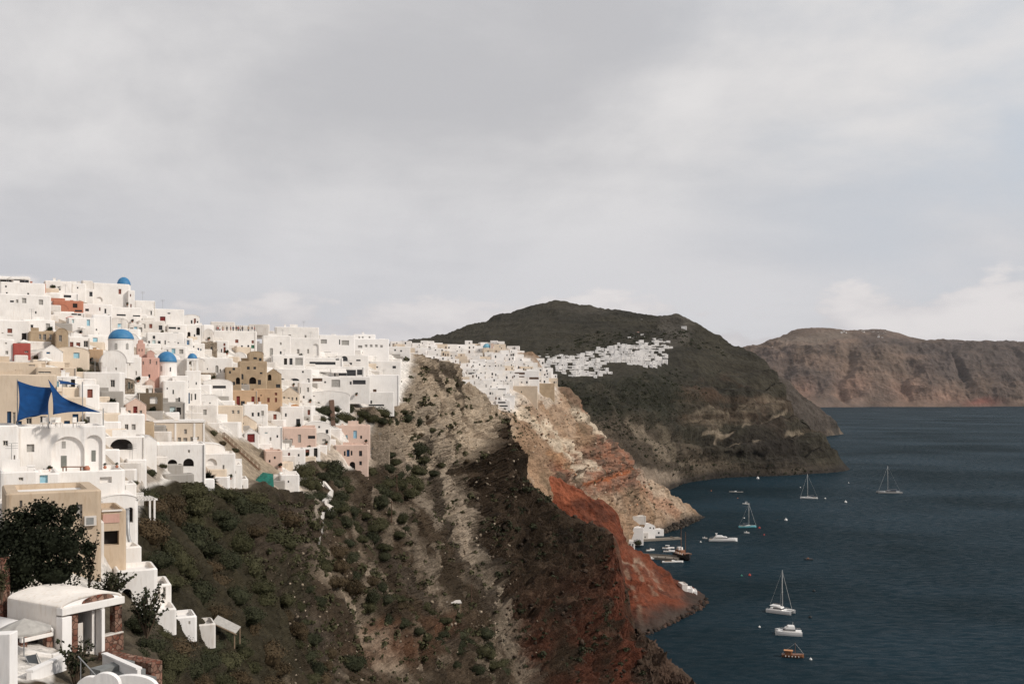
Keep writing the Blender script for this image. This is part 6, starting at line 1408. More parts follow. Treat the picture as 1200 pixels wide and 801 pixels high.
for a in ((878.5,674,'red','red buoy beside the green buoy left of the catamaran',.75),(869,674.4,'green','green buoy left of the red buoy',.55),(954,692.4,'black','black buoy right of the catamaran mast',.7),(949.5,723.4,'black','black buoy right of the catamaran bows',.75),(950,772.5,'white','white buoy right of the wooden boat',.55),
          (890,734.6,'white','white buoy left of the motor catamaran',.5),(991,588.4,'white','white buoy out from the white sailing boat on the right',1.2),(967,584,'white','white buoy just right of the white sailing boat',.8),(921,609.4,'white','white buoy halfway between both sailing boats',1.2),(911,609.4,'black','small dark buoy left of the middle white buoy',.6),
          (888,560.6,'white','white buoy close under the dark cape',1.7),(890,618.6,'red','red buoy at the bow of the teal sailing boat',.8),(895.5,626.6,'red','small red buoy right of the white dinghy',.6),(864.5,583.6,'orange','small orange buoy left of the white cabin boat',.5),(821,635,'white','white buoy left of the motor yacht stern',.6),
          (938,571,'white','small white buoy left of the white sailing boat mast',.6),(833.5,575,'orange','tiny orange buoy nearest the tan headland',.6),(994.5,565.6,'white','small white buoy off the tip of the dark cape',.6),(872,607,'white','tiny white buoy left of the teal boat mast',.6)): buoy(*a)
# ---------------------------------------------------------------- plants
def leaf_mat(name, c, c2, trans=0.0):
    m, nt, b = new_mat(name); geo = nd(nt, 'ShaderNodeNewGeometry'); oi = nd(nt, 'ShaderNodeObjectInfo')
    n = nd(nt, 'ShaderNodeTexNoise'); n.inputs['Scale'].default_value = 1.3; n.inputs['Detail'].default_value = 4; nt.links.new(geo.outputs['Position'], n.inputs['Vector'])
    a = nd(nt, 'ShaderNodeMath', operation='MULTIPLY_ADD'); a.inputs[1].default_value = 0.5; nt.links.new(oi.outputs['Random'], a.inputs[0]); nt.links.new(n.outputs['Fac'], a.inputs[2])
    a2 = nd(nt, 'ShaderNodeMath', operation='MULTIPLY_ADD'); a2.inputs[1].default_value = 0.35; nt.links.new(geo.outputs['Random Per Island'], a2.inputs[0]); nt.links.new(a.outputs[0], a2.inputs[2])
    r = nd(nt, 'ShaderNodeMapRange'); r.inputs[1].default_value = 0.45; r.inputs[2].default_value = 1.25; nt.links.new(a2.outputs[0], r.inputs[0])
    mx = nd(nt, 'ShaderNodeMix', data_type='RGBA'); nt.links.new(r.outputs[0], mx.inputs[0]); mx.inputs[6].default_value = (*c, 1); mx.inputs[7].default_value = (*c2, 1)
    nt.links.new(mx.outputs[2], b.inputs['Base Color']); b.inputs['Roughness'].default_value = 0.85; b.inputs['Specular IOR Level'].default_value = 0.1
    return m
OLIVE = leaf_mat('olive_brush', (0.031, 0.032, 0.015), (0.072, 0.068, 0.035)); RUST = leaf_mat('rusty_brush', (0.046, 0.035, 0.020), (0.085, 0.060, 0.034)); GREEN = leaf_mat('green_brush', (0.022, 0.026, 0.014), (0.050, 0.051, 0.028))
TREE = leaf_mat('dark_tree_leaves', (0.006, 0.008, 0.005), (0.016, 0.019, 0.010)); BARK = simple('bark', (0.09, 0.065, 0.045), 0.9, 0.1); FLOWER = leaf_mat('bougainvillea', (0.10, 0.02, 0.02), (0.05, 0.04, 0.02))
def leaves(pts, nrms, size, rng, up=0.35):
    """one quad per point, facing roughly outward -> verts, faces arrays"""
    n = len(pts); d = nrms + rng.normal(0, 0.55, (n, 3)); d[:, 2] += up*0.3; d /= np.linalg.norm(d, axis=1, keepdims=True) + 1e-9
    a = np.cross(d, rng.normal(0, 1, (n, 3))); a /= np.linalg.norm(a, axis=1, keepdims=True) + 1e-9; b = np.cross(d, a)
    s = (size * rng.uniform(0.6, 1.35, n))[:, None]
    v = np.stack([pts - a*s*0.5 - b*s*0.35, pts + a*s*0.5 - b*s*0.2, pts + a*s*0.35 + b*s*0.5, pts - a*s*0.4 + b*s*0.45], 1)
    return v.reshape(-1, 3), np.arange(n*4).reshape(-1, 4)
def mesh_np(name, v, q, mat, smooth=False):
    me = bpy.data.meshes.new(name); me.vertices.add(len(v)); me.vertices.foreach_set('co', np.asarray(v, np.float32).ravel())
    me.loops.add(q.size); me.loops.foreach_set('vertex_index', q.ravel().astype(np.int32)); me.polygons.add(len(q)); me.polygons.foreach_set('loop_start', np.arange(0, q.size, 4, dtype=np.int32))
    me.update(calc_edges=True); me.materials.append(mat); return me
def blob(rng, lobes, n, size, jitter=0.10):
    """points and outward normals over a cluster of ellipsoid lobes (cx,cy,cz,rx,ry,rz), hidden points dropped"""
    P_, N_ = [], []
    A = np.array([l[3]*l[5] for l in lobes]); A = A/A.sum()
    for l, w_ in zip(lobes, A):
        k = int(n*w_)+8; d = rng.normal(0, 1, (k, 3)); d /= np.linalg.norm(d, axis=1, keepdims=True); d[:, 2] = np.abs(d[:, 2])*np.where(rng.random(k) < .82, 1, -1)
        r = 1 + rng.normal(0, jitter, k); bump = 1 + 0.16*np.sin(d[:, 0]*7 + l[0]*5)*np.sin(d[:, 1]*6 + l[1]*7) + .1*np.sin(d[:, 2]*9 + l[2])
        p = np.array(l[:3]) + d * (r*bump)[:, None] * np.array(l[3:]); P_.append(p); N_.append(d)
    return np.concatenate(P_), np.concatenate(N_)
def core(lobes, k=0.80):
    v, q = [], []
    for l in lobes:
        n0 = len(v); U, V = 10, 6
        for j in range(V+1):
            th = math.pi*j/V
            for i in range(U):
                ph = 2*math.pi*i/U; v.append((l[0]+k*l[3]*math.sin(th)*math.cos(ph), l[1]+k*l[4]*math.sin(th)*math.sin(ph), l[2]+k*l[5]*math.cos(th)))
        for j in range(V):
            for i in range(U): q.append((n0+j*U+i, n0+j*U+(i+1) % U, n0+(j+1)*U+(i+1) % U, n0+(j+1)*U+i))
    return np.array(v), np.array(q)
def foliage_mesh(name, lobes, n, size, mat, seed, jitter=.1, kcore=.8):
    rng = np.random.default_rng(seed); p, nn = blob(rng, lobes, n, size, jitter); v, q = leaves(p, nn, size, rng)
    if kcore:
        cv, cq = core(lobes, kcore); q = np.concatenate([q, cq + len(v)]); v = np.concatenate([v, cv])
    return mesh_np(name, v, q, mat)
def mound(seed):
    r = random.Random(seed); L = [(0, 0, .15, .72, .72, .55)]
    for k in range(5):
        a = r.uniform(0, 6.28); d = r.uniform(.25, .55); L.append((d*math.cos(a), d*math.sin(a), r.uniform(.0, .28), r.uniform(.35, .52), r.uniform(.35, .52), r.uniform(.3, .46)))
    return L
VAR = {'olive': [], 'rust': [], 'green': []}
for i in range(4): VAR['olive'].append(foliage_mesh('bush', mound(i), 2600, .062, OLIVE, i, .07))
for i in range(3): VAR['rust'].append(foliage_mesh('bush', mound(20+i), 2600, .062, RUST, 20+i, .07))
for i in range(3): VAR['green'].append(foliage_mesh('bush', mound(40+i), 2600, .062, GREEN, 40+i, .07))
ZONES = [   # polygon, size range px, count, palette, wording
 ([(166,566),(235,574),(288,584),(318,596),(318,626),(290,640),(262,640),(230,620),(200,616),(172,610)], (24,40), 52, ('olive','olive','rust','green'), 'below the white houses of the brushy gully'),
 ([(170,620),(215,622),(262,648),(290,660),(300,720),(290,740),(252,715),(206,690),(186,660)], (24,40), 44, ('olive','rust','green'), 'in the middle of the brushy gully'),
 ([(190,752),(250,752),(280,745),(318,752),(330,801),(186,810)], (26,46), 32, ('olive','green','rust'), 'at the bottom edge of the brushy gully'),
 ([(340,548),(378,544),(396,556),(402,575),(378,590),(350,588)], (15,27), 16, ('green','olive'), 'beneath the two pink houses'),
 ([(436,545),(452,528),(482,524),(494,552),(476,580),(448,590),(432,572)], (14,28), 16, ('green','olive'), 'right of the two pink houses'),
 ([(352,600),(380,590),(412,596),(430,620),(440,650),(412,648),(372,630)], (13,24), 20, ('olive','green'), 'on the slope beside the zigzag path'),
 ([(352,640),(388,652),(430,688),(470,716),(508,742),(500,760),(456,742),(410,712),(366,680)], (14,26), 34, ('olive','rust','green'), 'on the diagonal brush strip down the slope'),
 ([(440,560),(470,588),(470,624),(446,634),(424,600)], (12,22), 12, ('green','olive'), 'around the bare patch under the pole'),
 ([(372,478),(400,478),(470,482),(486,496),(440,494),(396,494),(372,490)], (9,17), 20, ('green','olive'), 'in the hedge under the long white terrace'),
 ([(480,700),(520,712),(566,740),(606,796),(560,800),(508,770)], (12,22), 22, ('olive','green'), 'around the low white shelter on the slope'),
 ([(332,660),(352,690),(380,740),(420,800),(340,805),(322,740)], (14,28), 18, ('olive','green','rust'), 'beside the pale gully left of centre'),
 ([(478,470),(560,500),(560,540),(500,560),(470,520)], (5,12), 14, ('olive','rust'), 'on the pale tan shoulder'),
]
rb = random.Random(3); nb = 0
for (poly, sz, cnt, pal, words) in ZONES:
    placed = []; xs = [p_[0] for p_ in poly]; ys = [p_[1] for p_ in poly]; tries = 0
    while len(placed) < cnt and tries < 4000:
        tries += 1; x, y = rb.uniform(min(xs), max(xs)), rb.uniform(min(ys), max(ys)); s = rb.uniform(*sz)
        if not inside(x, y, poly) or any(math.hypot(x-a, (y-b)*1.5) < .38*(s+c) for a, b, c in placed): continue
        placed.append((x, y, s))
    for (x, y, s) in placed:
        g = T1.ground(x, y + s*.12); R = s*.66*g.y/F; kind = rb.choice(pal); o = link('bush', rb.choice(VAR[kind])); o.location = (g.x, g.y, g.z - R*.12)
        o.scale = (R*rb.uniform(.85, 1.55), R*rb.uniform(.85, 1.3), R*rb.uniform(.7, 1.25)); o.rotation_euler = (0, rb.uniform(-.1, .1), rb.uniform(0, 6.28))
        big = 'large' if s > (sz[0]*.42+sz[1]*.58) else 'small'
        tag(o, f"{big} rounded {'rust-brown' if kind == 'rust' else kind} bush {words}", 'bush', f"{kind} bushes {words}"); nb += 1
for (x, y, s, w_) in ((190,738,22,'top end'),(212,748,22,'middle'),(238,758,22,'bottom end')):
    g = T1.ground(x, y+6); R = s*.5*g.y/F; o = link('bush', VAR['olive'][x % 4]); o.location = g - Vector((0, 0, R*.15)); o.scale = (R*1.2, R, R); tag(o, f"olive bush growing at the {w_} of the low white stepped blocks", 'bush')
# bushes between houses and near the harbour
for (x, y, s, kind, lab, T) in ((64,402,13,'green','dark green bush in front of the tan four-window house',1),(70,405,10,'green','small green bush at the foot of the round tan gable',1),(44,420,18,'rust','dark red bougainvillea beside the blue door house',1),(54,424,10,'rust','small rusty bush left of the white parasol',1),
    (97,418,14,'rust','dark reddish shrub left of the low ochre house',1),(104,438,20,'olive','olive bush on the stony bank above the stone arch',1),(112,450,16,'olive','bush at the foot of the stony bank',1),(93,434,12,'olive','small bush at the top of the stony bank',1),(70,337,10,'green','long dark hedge bush on the left skyline',1),(62,336,9,'green','hedge bush beside the skyline terrace',1),
    (246,472,16,'olive','olive bush behind the round-backed white house',1),(354,480,11,'rust','red flowering bush beside the orange wall',1),(360,491,6,'rust','small red flowering bush at the orange arch',1),(381,484,24,'green','tall dark bush left of the brown timber chute',1),(176,556,18,'green','dark bush in the weedy gully under the store house',1),(190,546,14,'olive','bush climbing the weedy gully beside the mansion',1),(158,566,12,'olive','low bush by the rubble below the store house',1),
    (260,520,12,'rust','rusty bush in the stony plot by the wooden stairway',1),(275,528,12,'olive','olive bush beside the wooden stairway',1),(250,508,14,'olive','bush at the top of the stony plot',1),(268,545,12,'rust','low rusty bush below the wooden stairway',1),(272,560,13,'green','green bush behind the stepped white house',1),(747,636,13,'green','dark green tree-like bush between the harbour houses',2),
    (532,437,9,'green','dark tree clump in the middle of the ridge village',2),(585,433,7,'green','dark bush at the centre of the ridge village',2),(618,432,9,'green','dark tree above the brown-shuttered hotel',2),(586,471,10,'green','dark planters bush on the lowest ridge terrace',2),(594,468,7,'olive','olive bush beside the lowest ridge terrace',2)):
    if T == 1: g = T1.ground(x, y) if s > 15 else P(x, y, T1.depth(x, y)-.8)
    else: g = P(x, y, (T2.depth(x, y)-3) if y < 600 else zD(640, 4))
    R = s*.5*g.y/F; o = link('bush', rb.choice(VAR[kind])); o.location = (g.x, g.y, g.z-R*.1); o.scale = (R, R, R*rb.uniform(.8, 1.0)); o.rotation_euler = (0, 0, rb.uniform(0, 6)); tag(o, lab, 'bush')
print('bushes', nb, sum(o.name.startswith('bush') for o in COL.objects))
# scrub and rubble too small and many to count
def scatter(T, n, reg, smin, smax, kind, seed, lump=26):
    rng = np.random.default_rng(seed); rs = random.Random(seed); V, Q, off = [], [], 0; done = 0; t = 0
    while done < n and t < n*12:
        t += 1; poly, x0, x1, y0, y1 = rs.choice(reg)
        if t % 9 == 1 or done == 0: kx, ky, ks = rs.uniform(x0, x1), rs.uniform(y0, y1), rs.uniform(1.2, 4.0)*smax*.5
        x, y = kx + rs.gauss(0, ks*1.4), ky + rs.gauss(0, ks*.8)
        if not inside(x, y, poly): continue
        g = T.ground(x, y); s = rs.uniform(smin, smax)*(rs.random()**1.5*.8+.5); R = s*.5*g.y/F
        lobes = [(g.x, g.y, g.z, R, R, R*.75), (g.x+R*rs.uniform(-.6, .6), g.y, g.z+R*rs.uniform(-.1, .3), R*.6, R*.6, R*.5)]
        p, nn = blob(rng, lobes, lump, R*.4, .12); v, q = leaves(p, nn, R*.55, rng); V.append(v); Q.append(q+off); off += len(v); done += 1
    return np.concatenate(V), np.concatenate(Q)
def reg(*polys): return [(p_, min(a for a, b in p_), max(a for a, b in p_), min(b for a, b in p_), max(b for a, b in p_)) for p_ in polys]
v, q = scatter(T1, 900, reg([(340,590),(440,560),(560,560),(600,700),(620,801),(340,801)], [(340,590),(440,640),(520,700),(600,801),(340,801)], [(300,590),(350,590),(350,690),(300,680)], [(470,420),(560,450),(590,520),(500,560),(440,520)]), 4, 11, 'o', 1)
tag(link('scrub', mesh_np('scrub', v, q, OLIVE)), kind='stuff')
v, q = scatter(T1, 300, reg([(560,520),(610,530),(720,640),(735,720),(740,801),(600,801),(545,640)]), 4, 10, 'o', 2)
tag(link('scrub', mesh_np('scrub', v, q, GREEN)), kind='stuff')
v, q = scatter(T2, 420, reg([(590,470),(660,460),(740,545),(800,600),(700,600),(620,540)], [(560,470),(600,480),(620,540),(580,520)]), 1.6, 4.5, 'o', 3, 14)
tag(link('scrub', mesh_np('scrub', v, q, OLIVE)), kind='stuff')
v, q = scatter(T3, 1500, reg([(640,442),(700,450),(790,428),(830,450),(800,490),(740,510),(690,500)], [(600,420),(700,390),(800,385),(860,420),(780,400),(640,418)], [(700,500),(900,545),(990,552),(800,565)]), 1.3, 4.2, 'o', 4, 12)
tag(link('scrub', mesh_np('scrub', v, q, GREEN)), kind='stuff')
def rubble(T, n, regs, smin, smax, seed, cols, name):
    rs = random.Random(seed); V, Q, CC, off = [], [], [], 0; t = 0; done = 0
    base = np.array([(-1,-1,-1),(1,-1,-1),(1,1,-1),(-1,1,-1),(-1,-1,1),(1,-1,1),(1,1,1),(-1,1,1)], float)*.5; f = np.array([(0,3,2,1),(4,5,6,7),(0,1,5,4),(1,2,6,5),(2,3,7,6),(3,0,4,7)])
    while done < n and t < n*12:
        t += 1; poly, x0, x1, y0, y1 = rs.choice(regs); x, y = rs.uniform(x0, x1), rs.uniform(y0, y1)
        if not inside(x, y, poly): continue
        g = T.ground(x, y); R = (smin + (smax-smin)*rs.random()**3)*g.y/F; k = base + np.array([[rs.uniform(-.25, .25) for _ in range(3)] for _ in range(8)])
        m3 = np.array(Matrix.Rotation(rs.uniform(0, 6.3), 3, 'Z') @ Matrix.Rotation(rs.uniform(-.6, .6), 3, 'X')); k = (k*np.array([1, rs.uniform(.6, 1), rs.uniform(.5, .9)])) @ m3.T * R + np.array(g); V.append(k); Q.append(f+off); off += 8
        c_ = cols[rs.randrange(len(cols))]; CC += [(*c_, 1)]*8; done += 1
    me = mesh_np(name, np.concatenate(V), np.concatenate(Q), MROCK1); at = me.color_attributes.new('Col', 'FLOAT_COLOR', 'POINT'); at.data.foreach_set('color', np.array(CC, np.float32).ravel())
    tag(link(name, me), kind='stuff')
rubble(T1, 1700, reg([(440,470),(560,460),(600,560),(620,801),(420,801),(360,640),(440,560)], [(300,590),(360,590),(440,801),(330,801)], [(480,480),(540,500),(610,790),(560,790)]), .6, 3.6, 5, [(.24,.19,.14),(.30,.24,.175),(.14,.11,.08),(.07,.055,.04),(.36,.29,.22)], 'rubble')
rubble(T1, 450, reg([(560,505),(620,545),(735,650),(740,801),(600,801),(540,600)]), 1.0, 6.0, 6, [(.04,.03,.022),(.06,.042,.03),(.03,.022,.016)], 'rubble')
rubble(T2, 700, reg([(590,470),(660,460),(740,545),(820,606),(700,610),(620,540)]), .6, 3.0, 7, [(.5,.4,.3),(.3,.2,.13),(.16,.1,.07),(.42,.22,.13)], 'rubble')
rubble(T2, 500, reg([(765,624),(800,608),(824,604),(826,612),(800,619),(768,635)]), 1.2, 5.5, 8, [(.05,.042,.035),(.075,.06,.048),(.03,.026,.022)], 'shore_rocks')
rubble(T2B, 500, reg([(745,745),(790,726),(826,700),(834,706),(825,716),(790,736),(748,756)]), 1.2, 6, 9, [(.05,.04,.033),(.08,.05,.038),(.03,.025,.022)], 'shore_rocks')
rubble(T3, 500, reg([(790,566),(850,559),(960,555),(1002,552),(1002,555),(960,560),(800,574)]), .8, 3.0, 10, [(.045,.04,.034),(.03,.026,.022)], 'shore_rocks')
# ---- the big dark tree in the foreground
def tree(name, base, lobes, n, size, mat, label, cat, trunk_pts, limbs, tr=.22):
    r = empty(name, base); tag(r, label, cat); m = MB(); k = len(trunk_pts); m.tube(trunk_pts, [tr*(1-.55*i/(k-1)) for i in range(k)], 9); m.build('trunk', BARK, r, True)
    for l in limbs: m = MB(); m.tube(l, [tr*.42*(1-.7*i/(len(l)-1)) for i in range(len(l))], 6); m.build('limb', BARK, r, True)
    me = foliage_mesh('crown', lobes, n, size, mat, 77, .16, .62); o = link('crown', me, r); return r
D = 66.0; s_ = D/F
b0 = P(48, 712, D); gz = b0.z
def L_(px, py, rx, ry=None, dy=0): ry = ry or rx; p_ = P(px, py, D)-b0; return (p_.x, dy, p_.z, rx*s_, rx*s_*.9, ry*s_)
lob = [L_(40,640,34,36), L_(50,606,16,17,.2), L_(14,626,20,24,-.2), L_(-8,650,26,28), L_(78,610,13,15,.1), L_(84,640,20,22,-.4), L_(100,646,10,8,.2), L_(60,672,36,22,.3), L_(18,676,32,24,-.3), L_(32,612,14,15,.4), L_(68,634,20,22,-.8), L_(36,656,26,26,-1.0), L_(90,664,10,12,0), L_(22,604,9,8,0), L_(86,598,6,6,.2), L_(96,622,6,7,-.2), L_(105,640,7,5,0), L_(64,598,8,9,-.3), L_(44,594,9,7,.3)]
tree('tree', b0, lob, 9000, .17, TREE, 'big dark leafy tree in the lower left before the sand-yellow house', 'tree', [(0,0,-2),(.05,0,0),(.2,.1,1.2),(.1,0,2.6)], [[(.15,.05,1),(-1.0,0,2.2),(-1.7,0,3.4)],[(.2,.1,1.2),(1.2,-.2,2.6),(1.9,0,3.8)],[(.1,0,2.2),(.2,.2,3.6),(.1,.1,5.2)]])
# oleander and shrubs in the foreground
def sprig(name, px, py, D, hpx, wpx, n, mat, label, cat, seed, lean=0.0):
    b = P(px, py, D); r = empty(name, b); tag(r, label, cat); rs = random.Random(seed); rng = np.random.default_rng(seed); V, Q, off = [], [], 0; m = MB(); s = D/F
    for k in range(n):
        a = rs.uniform(0, 6.28); top = Vector((rs.uniform(-.5, .5)*wpx*s + lean*hpx*s, rs.uniform(-.4, .4)*wpx*s, hpx*s*rs.uniform(.45, 1.0))); mid = top*.5 + Vector((rs.uniform(-.1, .1), rs.uniform(-.1, .1), .15))
        m.tube([(0, 0, -.3), mid, top], [.035, .025, .01], 5)
        for j in range(24):
            t = rs.uniform(.25, 1.02); p_ = (mid*(2*t) if t < .5 else mid + (top-mid)*(2*t-1)) + Vector((rs.gauss(0, .09), rs.gauss(0, .09), rs.gauss(0, .06)))
            v, q = leaves(np.array([p_]), np.array([[rs.uniform(-1, 1), rs.uniform(-1, 1), .7]]), .17, rng); V.append(v); Q.append(q+off); off += 4
    m.build('stem', BARK, r); link('foliage', mesh_np('foliage', np.concatenate(V), np.concatenate(Q), mat), r); return r
sprig('oleander', 88, 800, 55, 62, 34, 16, GREEN, 'upright oleander in front of the white pergola posts', 'plant', 1, .02)
sprig('shrub', 128, 700, 70, 34, 46, 26, GREEN, 'loose twiggy shrub between the tree and the arched wall house', 'shrub', 2, .1)
sprig('shrub', 104, 690, 70, 70, 14, 8, TREE, 'thin twigs with leaves against the white lower wall', 'shrub', 3, .1)
sprig('shrub', 172, 742, 64, 56, 40, 34, GREEN, 'dark leafy shrub right of the white vaulted pergola house', 'shrub', 4)
sprig('shrub', 2, 700, 60, 40, 14, 8, OLIVE, 'pale twigs at the left picture edge by the stone pillar', 'shrub', 5)
for i, (x, y, s, kd) in enumerate(((165,735,46,'green'),(178,762,52,'green'),(198,780,50,'olive'),(160,772,36,'green'))):
    g = P(x, y, T1.depth(x, y)-1); R = s*.5*g.y/F; o = link('bush', VAR[kd][i % 3]); o.location = g; o.scale = (R, R, R*.9); tag(o, ['dark bush at the corner of the pergola house', 'dark bush above the rubble wall end', 'olive bush right of the rubble wall at the bottom edge', 'small green bush tucked behind the rubble wall'][i], 'bush')
# yucca palm over the white houses
g = T1.ground(243, 574); g = P(243, 574, T1.depth(243, 574)-3); R = 17*g.y/F; r = empty('palm', g); tag(r, 'dark spiky palm standing before the white house wall', 'palm'); m = MB(); m.tube([(0, 0, -1), (0, 0, R*.7)], [.22, .16], 8); m.build('trunk', BARK, r)
m = MB(); rs = random.Random(9)
for k in range(130):
    a = rs.uniform(0, 6.28); e = rs.uniform(-.25, 1.4); d = Vector((math.cos(a)*math.cos(e), math.sin(a)*math.cos(e), math.sin(e))); ln = R*rs.uniform(.6, 1.0); w_ = d.cross(Vector((0, 0, 1))).normalized()*.07; o_ = Vector((0, 0, R*.62)); t_ = o_+d*ln-Vector((0, 0, ln*.12))
    m.face([o_-w_, o_+w_, o_+d*ln*.5+w_*1.6, t_, o_+d*ln*.5-w_*1.6])
m.build('crown', TREE, r)
# ---------------------------------------------------------------- sails, umbrellas, people, small things
SAIL = simple('blue_shade_cloth', (0.005, 0.043, 0.14), 0.8, 0.15, var=0.25, scale=1.2); CANVAS = simple('white_canvas', (0.74, 0.70, 0.65), 0.8, 0.1); STEEL = simple('grey_steel', (0.35, 0.35, 0.35), 0.5, 0.4, 0.4); GREYC = simple('grey_canvas', (0.38, 0.36, 0.33), 0.85, 0.1); RED_B = stone('red_brick_stone', (0.16, 0.055, 0.035), (0.30, 0.20, 0.15), (0.10, 0.06, 0.045), 3.0)
def sail(corners, sag, label, posts):
    """four 3D corners a-b-c-d, edges hollowed inward, cloth sagging"""
    a, b, c, d = corners; cen = (a+b+c+d)/4; r = empty('shade_sail', cen); tag(r, label, 'shade sail', 'blue shade sails over the terrace'); N = 16; m = MB(); V = {}
    for i in range(N+1):
        for j in range(N+1):
            u, v = i/N, j/N; p_ = a*(1-u)*(1-v)+b*u*(1-v)+c*u*v+d*(1-u)*v
            eu, ev = 4*u*(1-u), 4*v*(1-v); hol = .13*(eu*(1-ev)+ev*(1-eu)); p_ = p_ + (cen-p_)*hol; p_ = p_ + Vector((0, .5*sag*eu*ev, -sag*eu*ev)); V[i, j] = p_-cen
    for i in range(N):
        for j in range(N): m.face([V[i, j], V[i+1, j], V[i+1, j+1], V[i, j+1]])
    o = m.build('cloth', SAIL, r, True); o.modifiers.new('thickness', 'SOLIDIFY').thickness = .02
    for (p0, p1) in posts: m = MB(); m.tube([p0-cen, p1-cen], .05, 6); m.build('post', STEEL, r)
D1 = T1.depth(60, 562)
t0 = D1+1.0
sail([P(20.5,446,t0+5), P(62.5,454,t0+6), P(57,485.5,t0), P(19.5,494,t0)], .9, 'left blue shade sail hanging over the white terrace', [(P(20.5,500,t0+5), P(20.3,444,t0+5)), (P(57,502,t0), P(57,484,t0))])
sail([P(56.5,444.5,t0+6), P(72,465,t0+5), P(117.5,483,t0+1), P(62,485.5,t0+.5)], .5, 'right blue shade sail reaching to a pointed tip', [(P(97,500,t0+5), P(96.6,447,t0+5)), (P(121,498,t0+1), P(121,478,t0+1))])
sail([P(68,445,t0+16), P(80,447,t0+17), P(92,450.4,t0+15), P(70,449.8,t0+14)], .15, 'small far blue shade sail behind the beige wall', [(P(96.4,466,t0+15), P(96.4,448,t0+15))])
def umbrella(px, py, wpx, mat, label, D=None, hp=None):
    D = D or T1.depth(px, py+9)-.5; c = P(px, py, D); R = wpx*.5*D/F; r = empty('parasol', c - Vector((0, 0, 2.1))); tag(r, label, 'parasol'); m = MB(); m.lathe([(R, 2.1), (R*.55, 2.1+R*.22), (.03, 2.1+R*.42)], 0, 0, 8, True); m.build('canopy', mat, r)
    m = MB(); m.lathe([(R, 2.098), (R*1.0, 1.98)], 0, 0, 8); m.build('valance', mat, r); m = MB(); m.tube([(0, 0, 0), (0, 0, 2.1+R*.3)], .04, 6); m.build('pole', STEEL, r)
    m = MB(); m.lathe([(.28, -.05), (.28, .06), (.05, .1)], 0, 0, 10, True); m.build('base', STEEL, r); return r
umbrella(53, 422, 18, CANVAS, 'white parasol by the bougainvillea terrace'); umbrella(90, 408.5, 18, CANVAS, 'white parasol over the garden below the gabled house'); umbrella(83, 372.6, 12, simple('pink_canvas', (.55, .25, .22)), 'pink parasol on the terrace under the terracotta house'); umbrella(96, 384, 10, CANVAS, 'small white parasol right below the pink parasol')
umbrella(81, 445.6, 22, CANVAS, 'cream parasol behind the small far sail', D=T1.depth(81, 455))
umbrella(28, 401, 16, CANVAS, 'white parasol over the red-walled terrace')
# skyline bar awnings
for (x0, x1, lab) in ((-6,14,'left white awning of the skyline bar'),(15,35,'right white awning of the skyline bar')):
    D = T1.depth(14, 334); m = MB(); a, b = P(x0, 324, D-.1), P(x1, 324, D-.1); r = empty('awning', (a+b)/2); tag(r, lab, 'awning'); W = (b-a).length/2
    m.face([(-W, 0, 0), (W, 0, 0), (W, -2.2, -.75), (-W, -2.2, -.75)]); m.face([(-W, -2.2, -.75), (W, -2.2, -.75), (W, -2.21, -.95), (-W, -2.21, -.95)]); m.build('cloth', CANVAS, r)
    for x in (-W+.1, W-.1): m = MB(); m.tube([(x, -2.15, -.8), (x, -2.15, -3)], .04, 6); m.build('post', STEEL, r)
for (x0, x1, y0, y1, lab) in ((361,386,430.5,436,'left slanted white awning over the restaurant front'),(387,405,431.5,437,'right slanted white awning over the restaurant front')):
    D = T1.depth(394, 442)-.1; a, b = P(x0, y0, D), P(x1, y0, D); r = empty('awning', (a+b)/2); tag(r, lab, 'awning'); W = (b-a).length/2; dz = (y1-y0)*D/F; m = MB(); m.face([(-W, 0, 0), (W, 0, 0), (W+.8, -2.4, -dz), (-W+.8, -2.4, -dz)]); o = m.build('cloth', CANVAS, r); o.modifiers.new('t', 'SOLIDIFY').thickness = .04
    for x in (-W+.9, W+.7): m = MB(); m.tube([(x, -2.35, -dz), (x, -2.35, -dz-2)], .04, 6); m.build('post', STEEL, r)
